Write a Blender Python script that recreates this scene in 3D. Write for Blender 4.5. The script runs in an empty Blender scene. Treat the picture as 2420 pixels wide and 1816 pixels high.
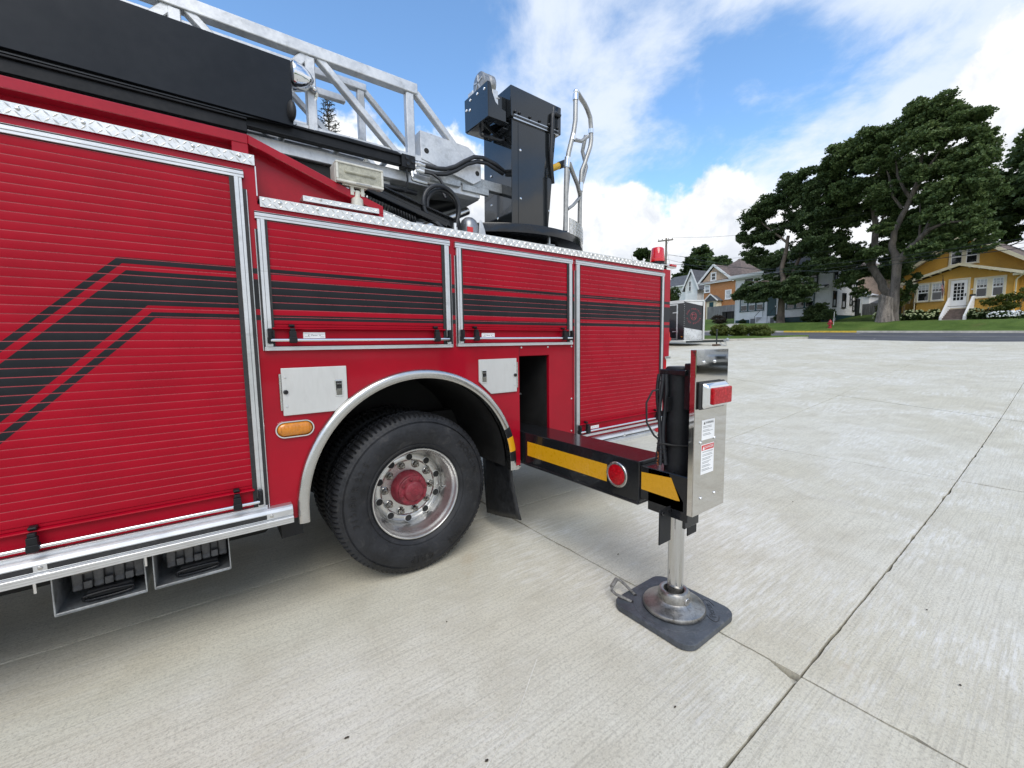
import bpy, bmesh, math, random
import numpy as np
from mathutils import Matrix, Vector
R = math.radians
scene = bpy.context.scene
COL = scene.collection

# ------------------------------------------------------------------ camera
cam_d = bpy.data.cameras.new('camera')
cam = bpy.data.objects.new('camera', cam_d)
COL.objects.link(cam)
cam_d.sensor_width = 36.0
cam_d.lens = 985.9 / 2420 * 36.0
cam_d.clip_start = 0.05
cam_d.clip_end = 2000
RT = Vector((0.80387, -0.59462, -0.01507))
UP = Vector((0.06886, 0.06786, 0.99532))
FW = Vector((0.59081, 0.80114, -0.09549))
cam.matrix_world = Matrix(((RT.x, UP.x, -FW.x, 0.0), (RT.y, UP.y, -FW.y, -2.51),
                           (RT.z, UP.z, -FW.z, 1.54), (0, 0, 0, 1)))
scene.camera = cam

# ------------------------------------------------------------------ light
SUN_EL, SUN_AZ = R(50), R(-122)          # azimuth of the sun measured from +X towards +Y
sun_d = bpy.data.lights.new('sun', 'SUN')
sun_d.energy = 1.5
sun_d.angle = R(40)
sun_d.color = (1.0, 0.94, 0.85)
sun = bpy.data.objects.new('sun', sun_d)
COL.objects.link(sun)
sd = Vector((math.cos(SUN_EL) * math.cos(SUN_AZ), math.cos(SUN_EL) * math.sin(SUN_AZ), math.sin(SUN_EL)))
sun.rotation_euler = sd.to_track_quat('Z', 'Y').to_euler()

world = bpy.data.worlds.new('World')
scene.world = world
world.use_nodes = True
wn = world.node_tree
for n_ in list(wn.nodes):
    wn.nodes.remove(n_)


class G:
    """tiny node-graph helper"""
    def __init__(s, tree):
        s.t = tree

    def n(s, typ, **kw):
        nd = s.t.nodes.new(typ)
        for k, v in kw.items():
            setattr(nd, k, v)
        return nd

    def link(s, a, b):
        s.t.links.new(a, b)

    def put(s, sock, v):
        if isinstance(v, bpy.types.NodeSocket):
            s.t.links.new(v, sock)
        elif v is not None:
            sock.default_value = v

    def m(s, op, a, b=None, c=None, clamp=False):
        nd = s.n('ShaderNodeMath', operation=op, use_clamp=clamp)
        s.put(nd.inputs[0], a)
        if b is not None:
            s.put(nd.inputs[1], b)
        if c is not None:
            s.put(nd.inputs[2], c)
        return nd.outputs[0]

    def v(s, op, a, b=None):
        nd = s.n('ShaderNodeVectorMath', operation=op)
        s.put(nd.inputs[0], a)
        if b is not None:
            s.put(nd.inputs[1], b)
        return nd.outputs['Value'] if op in ('DOT_PRODUCT', 'LENGTH') else nd.outputs[0]

    def mapr(s, x, a, b, c=0.0, d=1.0, smooth=True):
        nd = s.n('ShaderNodeMapRange', interpolation_type='SMOOTHSTEP' if smooth else 'LINEAR')
        s.put(nd.inputs['Value'], x)
        s.put(nd.inputs['From Min'], a)
        s.put(nd.inputs['From Max'], b)
        s.put(nd.inputs['To Min'], c)
        s.put(nd.inputs['To Max'], d)
        return nd.outputs[0]

    def noise(s, vec, scale, detail=6.0, rough=0.55, dist=0.0, out='Fac'):
        nd = s.n('ShaderNodeTexNoise')
        if vec is not None:
            s.link(vec, nd.inputs['Vector'])
        nd.inputs['Scale'].default_value = scale
        nd.inputs['Detail'].default_value = detail
        nd.inputs['Roughness'].default_value = rough
        nd.inputs['Distortion'].default_value = dist
        return nd.outputs[out]

    def mix(s, f, a, b, mode='MIX'):
        nd = s.n('ShaderNodeMix', data_type='RGBA', blend_type=mode)
        s.put(nd.inputs['Factor'], f)
        s.put(nd.inputs['A'] if False else nd.inputs[6], a if isinstance(a, bpy.types.NodeSocket) else (*a, 1.0))
        s.put(nd.inputs[7], b if isinstance(b, bpy.types.NodeSocket) else (*b, 1.0))
        return nd.outputs[2]

    def sep(s, vec):
        nd = s.n('ShaderNodeSeparateXYZ')
        s.link(vec, nd.inputs[0])
        return nd.outputs

    def comb(s, x, y, z):
        nd = s.n('ShaderNodeCombineXYZ')
        s.put(nd.inputs[0], x)
        s.put(nd.inputs[1], y)
        s.put(nd.inputs[2], z)
        return nd.outputs[0]

    def ramp(s, x, stops, interp='LINEAR'):
        nd = s.n('ShaderNodeValToRGB')
        cr = nd.color_ramp
        cr.interpolation = interp
        while len(cr.elements) < len(stops):
            cr.elements.new(0.5)
        for e, (p, c) in zip(cr.elements, stops):
            e.position = p
            e.color = (c, c, c, 1) if isinstance(c, (int, float)) else (*c, 1)
        s.put(nd.inputs[0], x)
        return nd.outputs[0]


def build_world():
    g = G(wn)
    out = g.n('ShaderNodeOutputWorld')
    bg = g.n('ShaderNodeBackground')
    bg.inputs['Strength'].default_value = 0.10
    sky = g.n('ShaderNodeTexSky', sky_type='NISHITA')
    sky.sun_disc = False
    sky.sun_elevation = SUN_EL
    sky.sun_rotation = R(90) - SUN_AZ
    sky.air_density = 1.0
    sky.dust_density = 0.4
    sky.ozone_density = 2.5
    tc = g.n('ShaderNodeTexCoord')
    d = g.v('NORMALIZE', tc.outputs['Generated'])
    x, y, z = g.sep(d)[0:3]
    az = g.m('DEGREES', g.m('ARCTAN2', y, x)) if False else g.m('MULTIPLY', g.m('ARCTAN2', y, x), 180 / math.pi)
    azn = g.mapr(az, -180.0, 180.0, 0.0, 1.0, smooth=False)
    P = lambda a: (a + 180) / 360
    # top of the cumulus bank (as sin of elevation) by azimuth
    top = g.ramp(azn, [(0.0, .30), (P(-30), .34), (P(-4), .44), (P(6), .43), (P(11), .35), (P(15), .26), (P(20), .29),
                       (P(25), .325), (P(28.5), .34), (P(31.5), .325), (P(34), .285), (P(37.5), .325), (P(44), .345), (P(52), .35),
                       (P(60), .41), (P(70), .44), (P(85), .40), (P(120), .30), (1.0, .30)])
    nb = g.noise(d, 8.5, 10.0, 0.50, 0.1)
    nb2 = g.noise(d, 26.0, 6.0, 0.6, 0.3)
    edge = g.m('ADD', g.m('MULTIPLY', g.m('SUBTRACT', nb, 0.5), 0.20), g.m('MULTIPLY', g.m('SUBTRACT', nb2, 0.5), 0.06))
    cb = g.mapr(g.m('ADD', g.m('SUBTRACT', top, z), edge), -0.004, 0.024)
    # high, thinner cloud drawn out in streaks on a plane overhead
    zz = g.m('ADD', g.m('MAXIMUM', z, 0.0), 0.16)
    px = g.m('DIVIDE', x, zz)
    py = g.m('DIVIDE', y, zz)
    ca, sa = math.cos(R(52)), math.sin(R(52))
    qx = g.m('ADD', g.m('MULTIPLY', px, ca), g.m('MULTIPLY', py, sa))
    qy = g.m('SUBTRACT', g.m('MULTIPLY', py, ca), g.m('MULTIPLY', px, sa))
    q = g.comb(g.m('MULTIPLY', qx, 1.35), g.m('MULTIPLY', qy, 1.6), 3.7)
    nh = g.noise(q, 1.55, 11.0, 0.60, 0.22)
    nh2 = g.noise(q, 0.45, 3.0, 0.5, 0.0)
    hv = g.m('ADD', g.m('MULTIPLY', nh, 0.75), g.m('MULTIPLY', nh2, 0.38))
    # the heavier sheet of high cloud stands above the bank, the clear blue lies to both sides
    sheet = g.m('ADD', g.mapr(g.v('DOT_PRODUCT', d, (0.77, 0.385, 0.508)), 0.77, 0.985, 0.0, 0.23),
                g.mapr(g.v('DOT_PRODUCT', d, (0.42, 0.72, 0.55)), 0.84, 0.98, 0.0, -0.14))
    gap = g.mapr(g.v('DOT_PRODUCT', d, (0.828, 0.40, 0.385)), 0.968, 0.997, 0.0, -0.20)
    wide = g.mapr(g.v('DOT_PRODUCT', d, (0.66, 0.58, 0.47)), 0.15, 0.75, 0.10, 0.0)
    veil = g.mapr(g.v('DOT_PRODUCT', d, (0.615, 0.605, 0.505)), 0.965, 0.998, 0.0, 0.06)
    hv = g.m('ADD', g.m('ADD', g.m('ADD', g.m('ADD', hv, sheet), gap), wide), veil)
    ch = g.m('MULTIPLY', g.mapr(hv, 0.53, 0.74), 0.88)
    # cloud shading: bright heads, greyer bellies
    ns = g.noise(d, 12.0, 9.0, 0.62, 0.4)
    depth = g.mapr(g.m('SUBTRACT', top, z), 0.0, 0.24)
    sh = g.m('ADD', g.m('MULTIPLY', ns, 1.15), g.m('MULTIPLY', depth, -0.22))
    cbc = g.mix(g.mapr(sh, 0.25, 0.66), (4.9, 5.2, 5.7), (7.0, 7.05, 7.1))
    chc = g.mix(g.mapr(nh, 0.45, 0.8), (5.4, 5.9, 6.7), (6.0, 6.3, 6.8))
    s2 = g.n('ShaderNodeHueSaturation')
    s2.inputs['Saturation'].default_value = 1.0
    s2.inputs['Value'].default_value = SKY_VALUE
    g.link(sky.outputs[0], s2.inputs['Color'])
    tint = g.mix(1.0, s2.outputs[0], (0.86, 1.02, 1.08), 'MULTIPLY')
    c1 = g.mix(ch, tint, chc)
    c2 = g.mix(cb, c1, cbc)
    g.link(c2, bg.inputs['Color'])
    g.link(bg.outputs[0], out.inputs[0])


SKY_VALUE = 1.62
build_world()
vs = scene.view_settings
vs.view_transform = 'Standard'
vs.look = 'None'
vs.gamma = 1
vs.use_curve_mapping = False
vs.exposure = 0.70
scene.render.film_transparent = False

rng = random.Random(7)
nrg = np.random.default_rng(11)

# ------------------------------------------------------------------ materials
MATS = {}


def pm(name, col, rough=0.5, metal=0.0, var=0.10, vs_=6.0, bump=0.0, bs=80.0, coat=0.0, cr=0.08, rv=0.10, spec=0.5,
       dirt=None, aniso=None):
    """procedural principled material: colour broken up by two noises, uneven gloss, fine relief"""
    if name in MATS:
        return MATS[name]
    m = bpy.data.materials.new(name)
    m.use_nodes = True
    t = m.node_tree
    g = G(t)
    b = t.nodes['Principled BSDF']
    pos = g.n('ShaderNodeNewGeometry').outputs['Position']
    if aniso:
        pos2 = g.v('MULTIPLY', pos, aniso)
    else:
        pos2 = pos
    n1 = g.noise(pos2, vs_, 5.0, 0.6)
    n2 = g.noise(pos2, vs_ * 9, 3.0, 0.6)
    f = g.m('ADD', g.m('MULTIPLY', n1, 0.65), g.m('MULTIPLY', n2, 0.35))
    lo = tuple(c * (1 - var * 1.6) for c in col)
    hi = tuple(min(1.0, c * (1 + var * 1.6)) for c in col)
    c = g.mix(g.mapr(f, 0.3, 0.7), lo, hi)
    if dirt:
        n3 = g.noise(pos2, vs_ * 2.3, 7.0, 0.68, 0.6)
        c = g.mix(g.m('MULTIPLY', g.mapr(n3, 0.52, 0.74), dirt[1]), c, dirt[0])
    g.link(c, b.inputs['Base Color'])
    b.inputs['Metallic'].default_value = metal
    b.inputs['Specular IOR Level'].default_value = spec
    g.link(g.mapr(f, 0.25, 0.75, max(0.02, rough - rv), min(1.0, rough + rv)), b.inputs['Roughness'])
    if coat:
        b.inputs['Coat Weight'].default_value = coat
        b.inputs['Coat Roughness'].default_value = cr
    if bump:
        bn = g.n('ShaderNodeBump')
        bn.inputs['Strength'].default_value = bump
        bn.inputs['Distance'].default_value = 0.002
        g.link(g.noise(pos2, bs, 4.0, 0.6), bn.inputs['Height'])
        g.link(bn.outputs[0], b.inputs['Normal'])
    MATS[name] = m
    return m


RED = (0.315, 0.0006, 0.0125)


def stripe_paint(name, rough, coat, cr):
    """red paint carrying the printed black stripes; the stripes turn down at 45 degrees towards the front of the truck"""
    m = bpy.data.materials.new(name)
    m.use_nodes = True
    t = m.node_tree
    g = G(t)
    b = t.nodes['Principled BSDF']
    pos = g.n('ShaderNodeNewGeometry').outputs['Position']
    x, y, z = g.sep(pos)[0:3]
    zd = g.m('DIVIDE', g.m('ADD', g.m('SUBTRACT', z, x), 0.5194), 1.405)
    ze = g.m('MAXIMUM', z, zd)

    def band(a, b_):
        return g.m('MULTIPLY', g.m('GREATER_THAN', ze, a), g.m('LESS_THAN', ze, b_))
    k = g.m('ADD', g.m('ADD', band(1.681, 1.708), band(1.737, 1.887)), band(1.915, 1.942))
    n1 = g.noise(pos, 3.0, 5.0, 0.6)
    n2 = g.noise(g.v('MULTIPLY', pos, (4.0, 1.0, 40.0)), 6.0, 5.0, 0.65)
    rd = g.mix(g.mapr(n1, 0.3, 0.7), tuple(c * 0.90 for c in RED), tuple(c * 1.08 for c in RED))
    # road dust and light scuffs sitting on the paint
    dust = g.m('MULTIPLY', g.mapr(n2, 0.60, 0.84), 0.06)
    rd = g.mix(dust, rd, (0.42, 0.20, 0.17))
    bk = g.mix(g.mapr(n1, 0.3, 0.7), (0.009, 0.010, 0.012), (0.016, 0.017, 0.020))
    bk = g.mix(dust, bk, (0.16, 0.14, 0.12))
    g.link(g.mix(k, rd, bk), b.inputs['Base Color'])
    g.link(g.mapr(n2, 0.3, 0.75, rough - 0.05, rough + 0.14), b.inputs['Roughness'])
    b.inputs['Coat Weight'].default_value = coat
    b.inputs['Coat Roughness'].default_value = cr
    b.inputs['Specular IOR Level'].default_value = 0.16
    bn = g.n('ShaderNodeBump')
    bn.inputs['Strength'].default_value = 0.05
    bn.inputs['Distance'].default_value = 0.004
    g.link(g.noise(pos, 9.0, 3.0, 0.5), bn.inputs['Height'])
    g.link(bn.outputs[0], b.inputs['Normal'])
    MATS[name] = m
    return m


M_BODY = stripe_paint('striped_red_body_paint', 0.34, 0.35, 0.06)
M_SLAT = stripe_paint('striped_red_satin_paint', 0.42, 0.04, 0.25)
M_RED = pm('red_paint', RED, 0.36, var=0.06, coat=0.3, cr=0.07, rv=0.06, spec=0.25)
M_GROOVE = pm('bare_red_slat_edge', (0.42, 0.06, 0.075), 0.30, var=0.06, coat=0.4)
M_ALU = pm('satin_aluminium', (0.66, 0.67, 0.68), 0.36, 0.85, var=0.05, vs_=5, rv=0.08, dirt=((0.30, 0.29, 0.27), 0.35), aniso=(0.4, 1, 1))
M_ALUW = pm('weathered_aluminium', (0.60, 0.61, 0.62), 0.48, 0.75, var=0.12, vs_=5, rv=0.12, bump=0.15, bs=120, dirt=((0.28, 0.28, 0.27), 0.5))
M_DOOR = pm('plain_brushed_door_skin', (0.60, 0.60, 0.585), 0.46, 0.45, var=0.025, vs_=7, rv=0.05, aniso=(1, 1, .25), dirt=((0.40, 0.39, 0.37), 0.18))
M_DIAM = pm('bright_tread_plate', (0.74, 0.74, 0.72), 0.30, 0.80, var=0.06, vs_=18, rv=0.08, bump=0.15, bs=160, dirt=((0.34, 0.32, 0.28), 0.4))
M_STEEL = pm('polished_stainless', (0.66, 0.635, 0.60), 0.045, 1.0, var=0.03, vs_=3, rv=0.02)
M_CHROME = pm('chrome', (0.80, 0.81, 0.82), 0.05, 1.0, var=0.02, rv=0.03)
M_BRUSH = pm('brushed_stainless', (0.60, 0.59, 0.57), 0.25, 1.0, var=0.07, vs_=14, rv=0.08, dirt=((0.30, 0.28, 0.25), 0.4))
M_GALV = pm('galvanised_sheet', (0.42, 0.44, 0.45), 0.48, 0.7, var=0.2, vs_=9, rv=0.12, dirt=((0.10, 0.10, 0.10), 0.6))
M_BLK = pm('gloss_black_paint', (0.010, 0.011, 0.013), 0.18, var=0.15, coat=0.35, cr=0.04, rv=0.05, spec=0.25, dirt=((0.09, 0.085, 0.08), 0.06))
M_BLKS = pm('satin_black_paint', (0.012, 0.013, 0.015), 0.40, var=0.2, rv=0.1, spec=0.22, dirt=((0.06, 0.055, 0.05), 0.15))
M_PANEL = pm('black_panel_sheet', (0.010, 0.013, 0.018), 0.34, var=0.1, vs_=2, rv=0.05, spec=0.22)
M_CONS = pm('console_black_paint', (0.011, 0.013, 0.015), 0.10, var=0.10, spec=0.3, coat=0.7, cr=0.03, rv=0.03)
M_RUB = pm('black_rubber', (0.018, 0.018, 0.019), 0.62, var=0.25, vs_=14, bump=0.25, bs=130, dirt=((0.10, 0.095, 0.085), 0.3))
M_TYRE = pm('tyre_rubber', (0.016, 0.017, 0.020), 0.55, var=0.30, vs_=7, bump=0.12, bs=160, spec=0.35, dirt=((0.10, 0.095, 0.088), 0.26))
M_TYREL = pm('tyre_lettering_rubber', (0.010, 0.010, 0.011), 0.38, var=0.2)
M_HOSE = pm('hydraulic_hose_rubber', (0.014, 0.016, 0.020), 0.42, var=0.2, bump=0.2, bs=220)
M_DARK = pm('shadowed_chassis_black', (0.010, 0.010, 0.010), 0.7, var=0.3)
M_WHITE = pm('white_label_print', (0.80, 0.81, 0.82), 0.4, var=0.03)
M_INK = pm('black_ink', (0.02, 0.02, 0.022), 0.5, var=0.05)
M_GREYINK = pm('grey_small_print', (0.30, 0.31, 0.32), 0.5, var=0.05)
M_REDINK = pm('red_label_print', (0.55, 0.03, 0.03), 0.4, var=0.05)
M_YEL = pm('amber_reflective_tape', (0.60, 0.30, 0.006), 0.30, var=0.02, vs_=30, coat=0.3)
M_HUB = pm('faded_red_hub_paint', (0.19, 0.018, 0.030), 0.55, var=0.22, vs_=16, bump=0.3, bs=90, dirt=((0.20, 0.10, 0.09), 0.5))
M_CREAM = pm('cream_alloy_housing', (0.62, 0.60, 0.53), 0.40, 0.25, var=0.08, vs_=9, dirt=((0.25, 0.23, 0.18), 0.4))
M_LENSW = pm('ribbed_lamp_glass', (0.34, 0.33, 0.26), 0.18, var=0.25, vs_=24, coat=0.6)
M_POLY = pm('grey_polymer_pad', (0.060, 0.068, 0.080), 0.50, var=0.25, vs_=9, bump=0.25, bs=60, dirt=((0.22, 0.22, 0.22), 0.35))
M_CHOCK = pm('grey_moulded_rubber', (0.10, 0.10, 0.10), 0.58, var=0.28, vs_=12, bump=0.2)
M_ARCH = pm('brushed_arch_trim', (0.58, 0.575, 0.56), 0.24, 1.0, var=0.04, vs_=4, rv=0.05)
M_RIM = pm('polished_rim_aluminium', (0.62, 0.62, 0.61), 0.30, 0.95, var=0.06, vs_=6, rv=0.05)
M_NUT = pm('dark_plated_nut', (0.28, 0.27, 0.25), 0.22, 1.0, var=0.15, vs_=40)
M_CAST = pm('cast_steel_foot', (0.36, 0.35, 0.33), 0.36, 0.9, var=0.2, vs_=10, rv=0.12, dirt=((0.10, 0.075, 0.06), 0.65))
M_YELP = pm('yellow_safety_paint', (0.58, 0.36, 0.03), 0.45, var=0.12)


def glassy(name, col, rough=0.12, trans=0.5):
    m = pm(name, col, rough, var=0.12, vs_=40, coat=0.8, cr=0.04, rv=0.04)
    m.node_tree.nodes['Principled BSDF'].inputs['Transmission Weight'].default_value = trans
    return m


M_REDL = glassy('red_lens', (0.62, 0.008, 0.012), 0.14, 0.25)
M_REDREF = pm('red_reflector', (0.36, 0.002, 0.008), 0.25, var=0.25, vs_=60, coat=0.25, bump=0.3, bs=300, spec=0.2)
M_AMB = glassy('amber_lens', (0.72, 0.25, 0.01), 0.14, 0.25)


# ------------------------------------------------------------------ mesh helpers
class MB:
    def __init__(s, M=None):
        s.v = []
        s.f = []
        s.mi = []
        s.M = M
        s.cur = 0

    def add(s, verts, faces):
        o = len(s.v)
        s.v += [tuple(p) for p in verts]
        for f in faces:
            s.f.append(tuple(i + o for i in f))
            s.mi.append(s.cur)
        return s

    def box(s, x0, x1, y0, y1, z0, z1):
        return s.add([(x0, y0, z0), (x1, y0, z0), (x1, y1, z0), (x0, y1, z0), (x0, y0, z1), (x1, y0, z1), (x1, y1, z1), (x0, y1, z1)],
                     [(0, 3, 2, 1), (4, 5, 6, 7), (0, 1, 5, 4), (1, 2, 6, 5), (2, 3, 7, 6), (3, 0, 4, 7)])

    def prism(s, poly, plane, a, b):
        n = len(poly)
        f3 = {'xz': lambda p, k: (p[0], k, p[1]), 'xy': lambda p, k: (p[0], p[1], k), 'yz': lambda p, k: (k, p[0], p[1])}[plane]
        vs2 = [f3(p, a) for p in poly] + [f3(p, b) for p in poly]
        fs = [tuple(range(n)), tuple(range(2 * n - 1, n - 1, -1))]
        fs += [(i, (i + 1) % n, (i + 1) % n + n, i + n) for i in range(n)]
        return s.add(vs2, fs)

    def tube(s, pts, r, n=8, closed=False, caps=True):
        pts = [Vector(p) for p in pts]
        N = len(pts)
        rr = r if isinstance(r, (list, tuple)) else [r] * N
        ref = None
        vs2 = []
        for i, p in enumerate(pts):
            a = pts[(i - 1) % N] if (i > 0 or closed) else p
            b = pts[(i + 1) % N] if (i < N - 1 or closed) else p
            t = (b - a)
            t = t.normalized() if t.length > 1e-9 else Vector((0, 0, 1))
            if ref is None:
                ref = Vector((0, 0, 1)) if abs(t.z) < 0.9 else Vector((1, 0, 0))
            e1 = ref - t * ref.dot(t)
            e1.normalize()
            ref = e1
            e2 = t.cross(e1)
            for k in range(n):
                an = 2 * math.pi * k / n
                vs2.append(p + (e1 * math.cos(an) + e2 * math.sin(an)) * rr[i])
        fs = []
        for i in range(N if closed else N - 1):
            j = (i + 1) % N
            for k in range(n):
                l = (k + 1) % n
                fs.append((i * n + k, i * n + l, j * n + l, j * n + k))
        if caps and not closed:
            fs.append(tuple(range(n - 1, -1, -1)))
            fs.append(tuple(range((N - 1) * n, N * n)))
        return s.add(vs2, fs)

    def cyl(s, p0, p1, r, n=16):
        return s.tube([p0, p1], r, n)

    def bar(s, p0, p1, w, h, up=(0, 0, 1)):
        """rectangular bar; w across, h along the 'up' side"""
        p0, p1 = Vector(p0), Vector(p1)
        t = (p1 - p0).normalized()
        u_ = Vector(up)
        u_ = (u_ - t * u_.dot(t)).normalized()
        q = t.cross(u_)
        vs2 = []
        for p in (p0, p1):
            for a, b in ((-1, -1), (1, -1), (1, 1), (-1, 1)):
                vs2.append(p + q * (a * w / 2) + u_ * (b * h / 2))
        return s.add(vs2, [(0, 3, 2, 1), (4, 5, 6, 7), (0, 1, 5, 4), (1, 2, 6, 5), (2, 3, 7, 6), (3, 0, 4, 7)])

    def lathe(s, prof, c, axis='y', n=48, a0=0.0, a1=2 * math.pi, rmod=None):
        """prof: (radius, height along axis)"""
        full = abs(a1 - a0 - 2 * math.pi) < 1e-6
        m_ = n if full else n + 1
        vs2 = []
        for k in range(m_):
            an = a0 + (a1 - a0) * k / n
            ca, sa = math.cos(an), math.sin(an)
            for i, (r, h) in enumerate(prof):
                if rmod:
                    r = rmod(k, i, r)
                if axis == 'y':
                    vs2.append((c[0] + r * ca, c[1] + h, c[2] + r * sa))
                elif axis == 'z':
                    vs2.append((c[0] + r * ca, c[1] + r * sa, c[2] + h))
                else:
                    vs2.append((c[0] + h, c[1] + r * ca, c[2] + r * sa))
        P_ = len(prof)
        fs = []
        for k in range(n):
            l = (k + 1) % m_
            for i in range(P_ - 1):
                fs.append((k * P_ + i, k * P_ + i + 1, l * P_ + i + 1, l * P_ + i))
        return s.add(vs2, fs)

    def ball(s, c, r, n=10, m_=6, sz=1.0):
        prof = [(max(1e-4, r * math.sin(math.pi * i / m_)), -r * sz * math.cos(math.pi * i / m_)) for i in range(m_ + 1)]
        return s.lathe(prof, c, 'z', n)

    def build(s, name, mats, parent=None, smooth=None, bevel=0.0, seg=1, fix=True, inv=None):
        me = bpy.data.meshes.new(name)
        V = s.v
        if s.M is not None:
            V = [tuple(s.M @ Vector(p)) for p in V]
        me.from_pydata(V, [], s.f)
        if not isinstance(mats, (list, tuple)):
            mats = [mats]
        for m in mats:
            me.materials.append(m)
        if len(mats) > 1:
            me.polygons.foreach_set('material_index', s.mi)
        if fix:
            bm = bmesh.new()
            bm.from_mesh(me)
            bmesh.ops.remove_doubles(bm, verts=bm.verts, dist=1e-5)
            bmesh.ops.recalc_face_normals(bm, faces=bm.faces)
            bm.to_mesh(me)
            bm.free()
        if smooth is not None:
            me.shade_smooth()
            me.set_sharp_from_angle(angle=R(smooth))
        o = bpy.data.objects.new(name, me)
        COL.objects.link(o)
        if bevel:
            bv = o.modifiers.new('bevel', 'BEVEL')
            bv.width = bevel
            bv.segments = seg
            bv.limit_method = 'ANGLE'
            bv.angle_limit = R(40)
            bv.harden_normals = False
        if parent is not None:
            o.parent = parent
            if parent.type == 'EMPTY':
                o.matrix_parent_inverse = parent_inv(parent)
        return o


def parent_inv(e):
    return (Matrix.Translation(e.location) @ e.rotation_euler.to_matrix().to_4x4()).inverted()


def thing(name, label, cat, loc, group=None):
    o = bpy.data.objects.new(name, None)
    o.empty_display_size = 0.2
    COL.objects.link(o)
    o.location = loc
    o['label'] = label
    o['category'] = cat
    if group:
        o['group'] = group
    return o


def tag(o, label, cat, group=None, base=None):
    """turn one mesh into a thing of its own, origin at its base"""
    o['label'] = label
    o['category'] = cat
    if group:
        o['group'] = group
    me = o.data
    co = np.empty(len(me.vertices) * 3)
    me.vertices.foreach_get('co', co)
    co = co.reshape(-1, 3)
    c = np.array(base) if base is not None else np.array([(co[:, 0].min() + co[:, 0].max()) / 2, (co[:, 1].min() + co[:, 1].max()) / 2, co[:, 2].min()])
    me.vertices.foreach_set('co', (co - c).ravel())
    o.location = c
    return o


def structure(o):
    o['kind'] = 'structure'
    return o


def text_geo(body, size, extrude=0.0, align='CENTER', res=2):
    """flat lettering as plain vertices and faces"""
    cu = bpy.data.curves.new('t', 'FONT')
    cu.body = body
    cu.size = size
    cu.extrude = extrude
    cu.align_x = align
    cu.align_y = 'CENTER'
    cu.resolution_u = res
    ob = bpy.data.objects.new('t', cu)
    COL.objects.link(ob)
    dg = bpy.context.evaluated_depsgraph_get()
    me = ob.evaluated_get(dg).to_mesh()
    vs2 = [tuple(v.co) for v in me.vertices]
    fs = [tuple(p.vertices) for p in me.polygons]
    ob.evaluated_get(dg).to_mesh_clear()
    bpy.data.objects.remove(ob)
    bpy.data.curves.remove(cu)
    return vs2, fs


def put_text(mb, body, size, o, right, up, extrude=0.0, align='CENTER', sx=1.0):
    vs2, fs = text_geo(body, size, extrude, align)
    o, r_, u_ = Vector(o), Vector(right).normalized(), Vector(up).normalized()
    n_ = r_.cross(u_)
    mb.add([o + r_ * (v[0] * sx) + u_ * v[1] + n_ * v[2] for v in vs2], fs)


def mesh_np(name, V, F, mat, parent=None, attr=None):
    """big quad/tri meshes from numpy arrays"""
    me = bpy.data.meshes.new(name)
    nv, nf, k = len(V), len(F), F.shape[1]
    me.vertices.add(nv)
    me.vertices.foreach_set('co', V.astype(np.float32).ravel())
    me.loops.add(nf * k)
    me.loops.foreach_set('vertex_index', F.astype(np.int32).ravel())
    me.polygons.add(nf)
    me.polygons.foreach_set('loop_start', np.arange(0, nf * k, k, dtype=np.int32))
    me.polygons.foreach_set('loop_total', np.full(nf, k, dtype=np.int32))
    me.update(calc_edges=True)
    me.shade_flat()
    if attr is not None:
        a = me.attributes.new('tone', 'FLOAT', 'FACE')
        a.data.foreach_set('value', attr.astype(np.float32))
    me.materials.append(mat)
    o = bpy.data.objects.new(name, me)
    COL.objects.link(o)
    if parent is not None:
        o.parent = parent
        if parent.type == 'EMPTY':
            o.matrix_parent_inverse = parent_inv(parent)
    return o
# ------------------------------------------------------------------ ground, road, lawn
U = Vector((0.16, 0.987, 0)).normalized()          # along the street
N = Vector((U.y, -U.x, 0))                         # across the street, away from the camera
OR = Vector((27.6, 0.5, 0))                        # edge between lot and street


def interp(x, xs, ys):
    return float(np.interp(x, xs, ys))


def zl(X, Y):
    r = min(1.0, max(0.0, (X - 8) / 10))
    base = interp(X, [-50, 4, 5.2, 6.2, 8.4, 10.8, 14, 18, 22.4, 100], [0, 0, .018, .05, .145, .28, .5, .75, 1.02, 5.676])
    return base + .03 * r * max(0.0, min(Y, 25) - 1)


def ss(x):
    x = min(1.0, max(0.0, x))
    return x * x * (3 - 2 * x)


def zk(s):
    return 1.82 + .034 * min(90.0, max(-45.0, s))


def zs(s, t):
    """height in street coordinates: s along the street, t across it"""
    p = OR + U * s
    z0 = zl(p.x, min(p.y, 25)) if s < 26 else zk(s) - .45
    z0 = max(z0, zk(s) - .62) if s > 5 else z0
    if t <= 8.9:
        return z0 + (zk(s) - .11 - z0) * max(0.0, t) / 8.9
    return zk(s) + .75 * ss((t - 9.6) / 3.6) + .9 * ss((t - 16) / 9.5) + max(0.0, t - 26) * .012


def W(s, t, z):
    p = OR + U * s + N * t
    return Vector((p.x, p.y, z))


MR = Matrix(((U.x, N.x, 0, OR.x), (U.y, N.y, 0, OR.y), (0, 0, 1, 0), (0, 0, 0, 1)))     # street frame -> world


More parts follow.
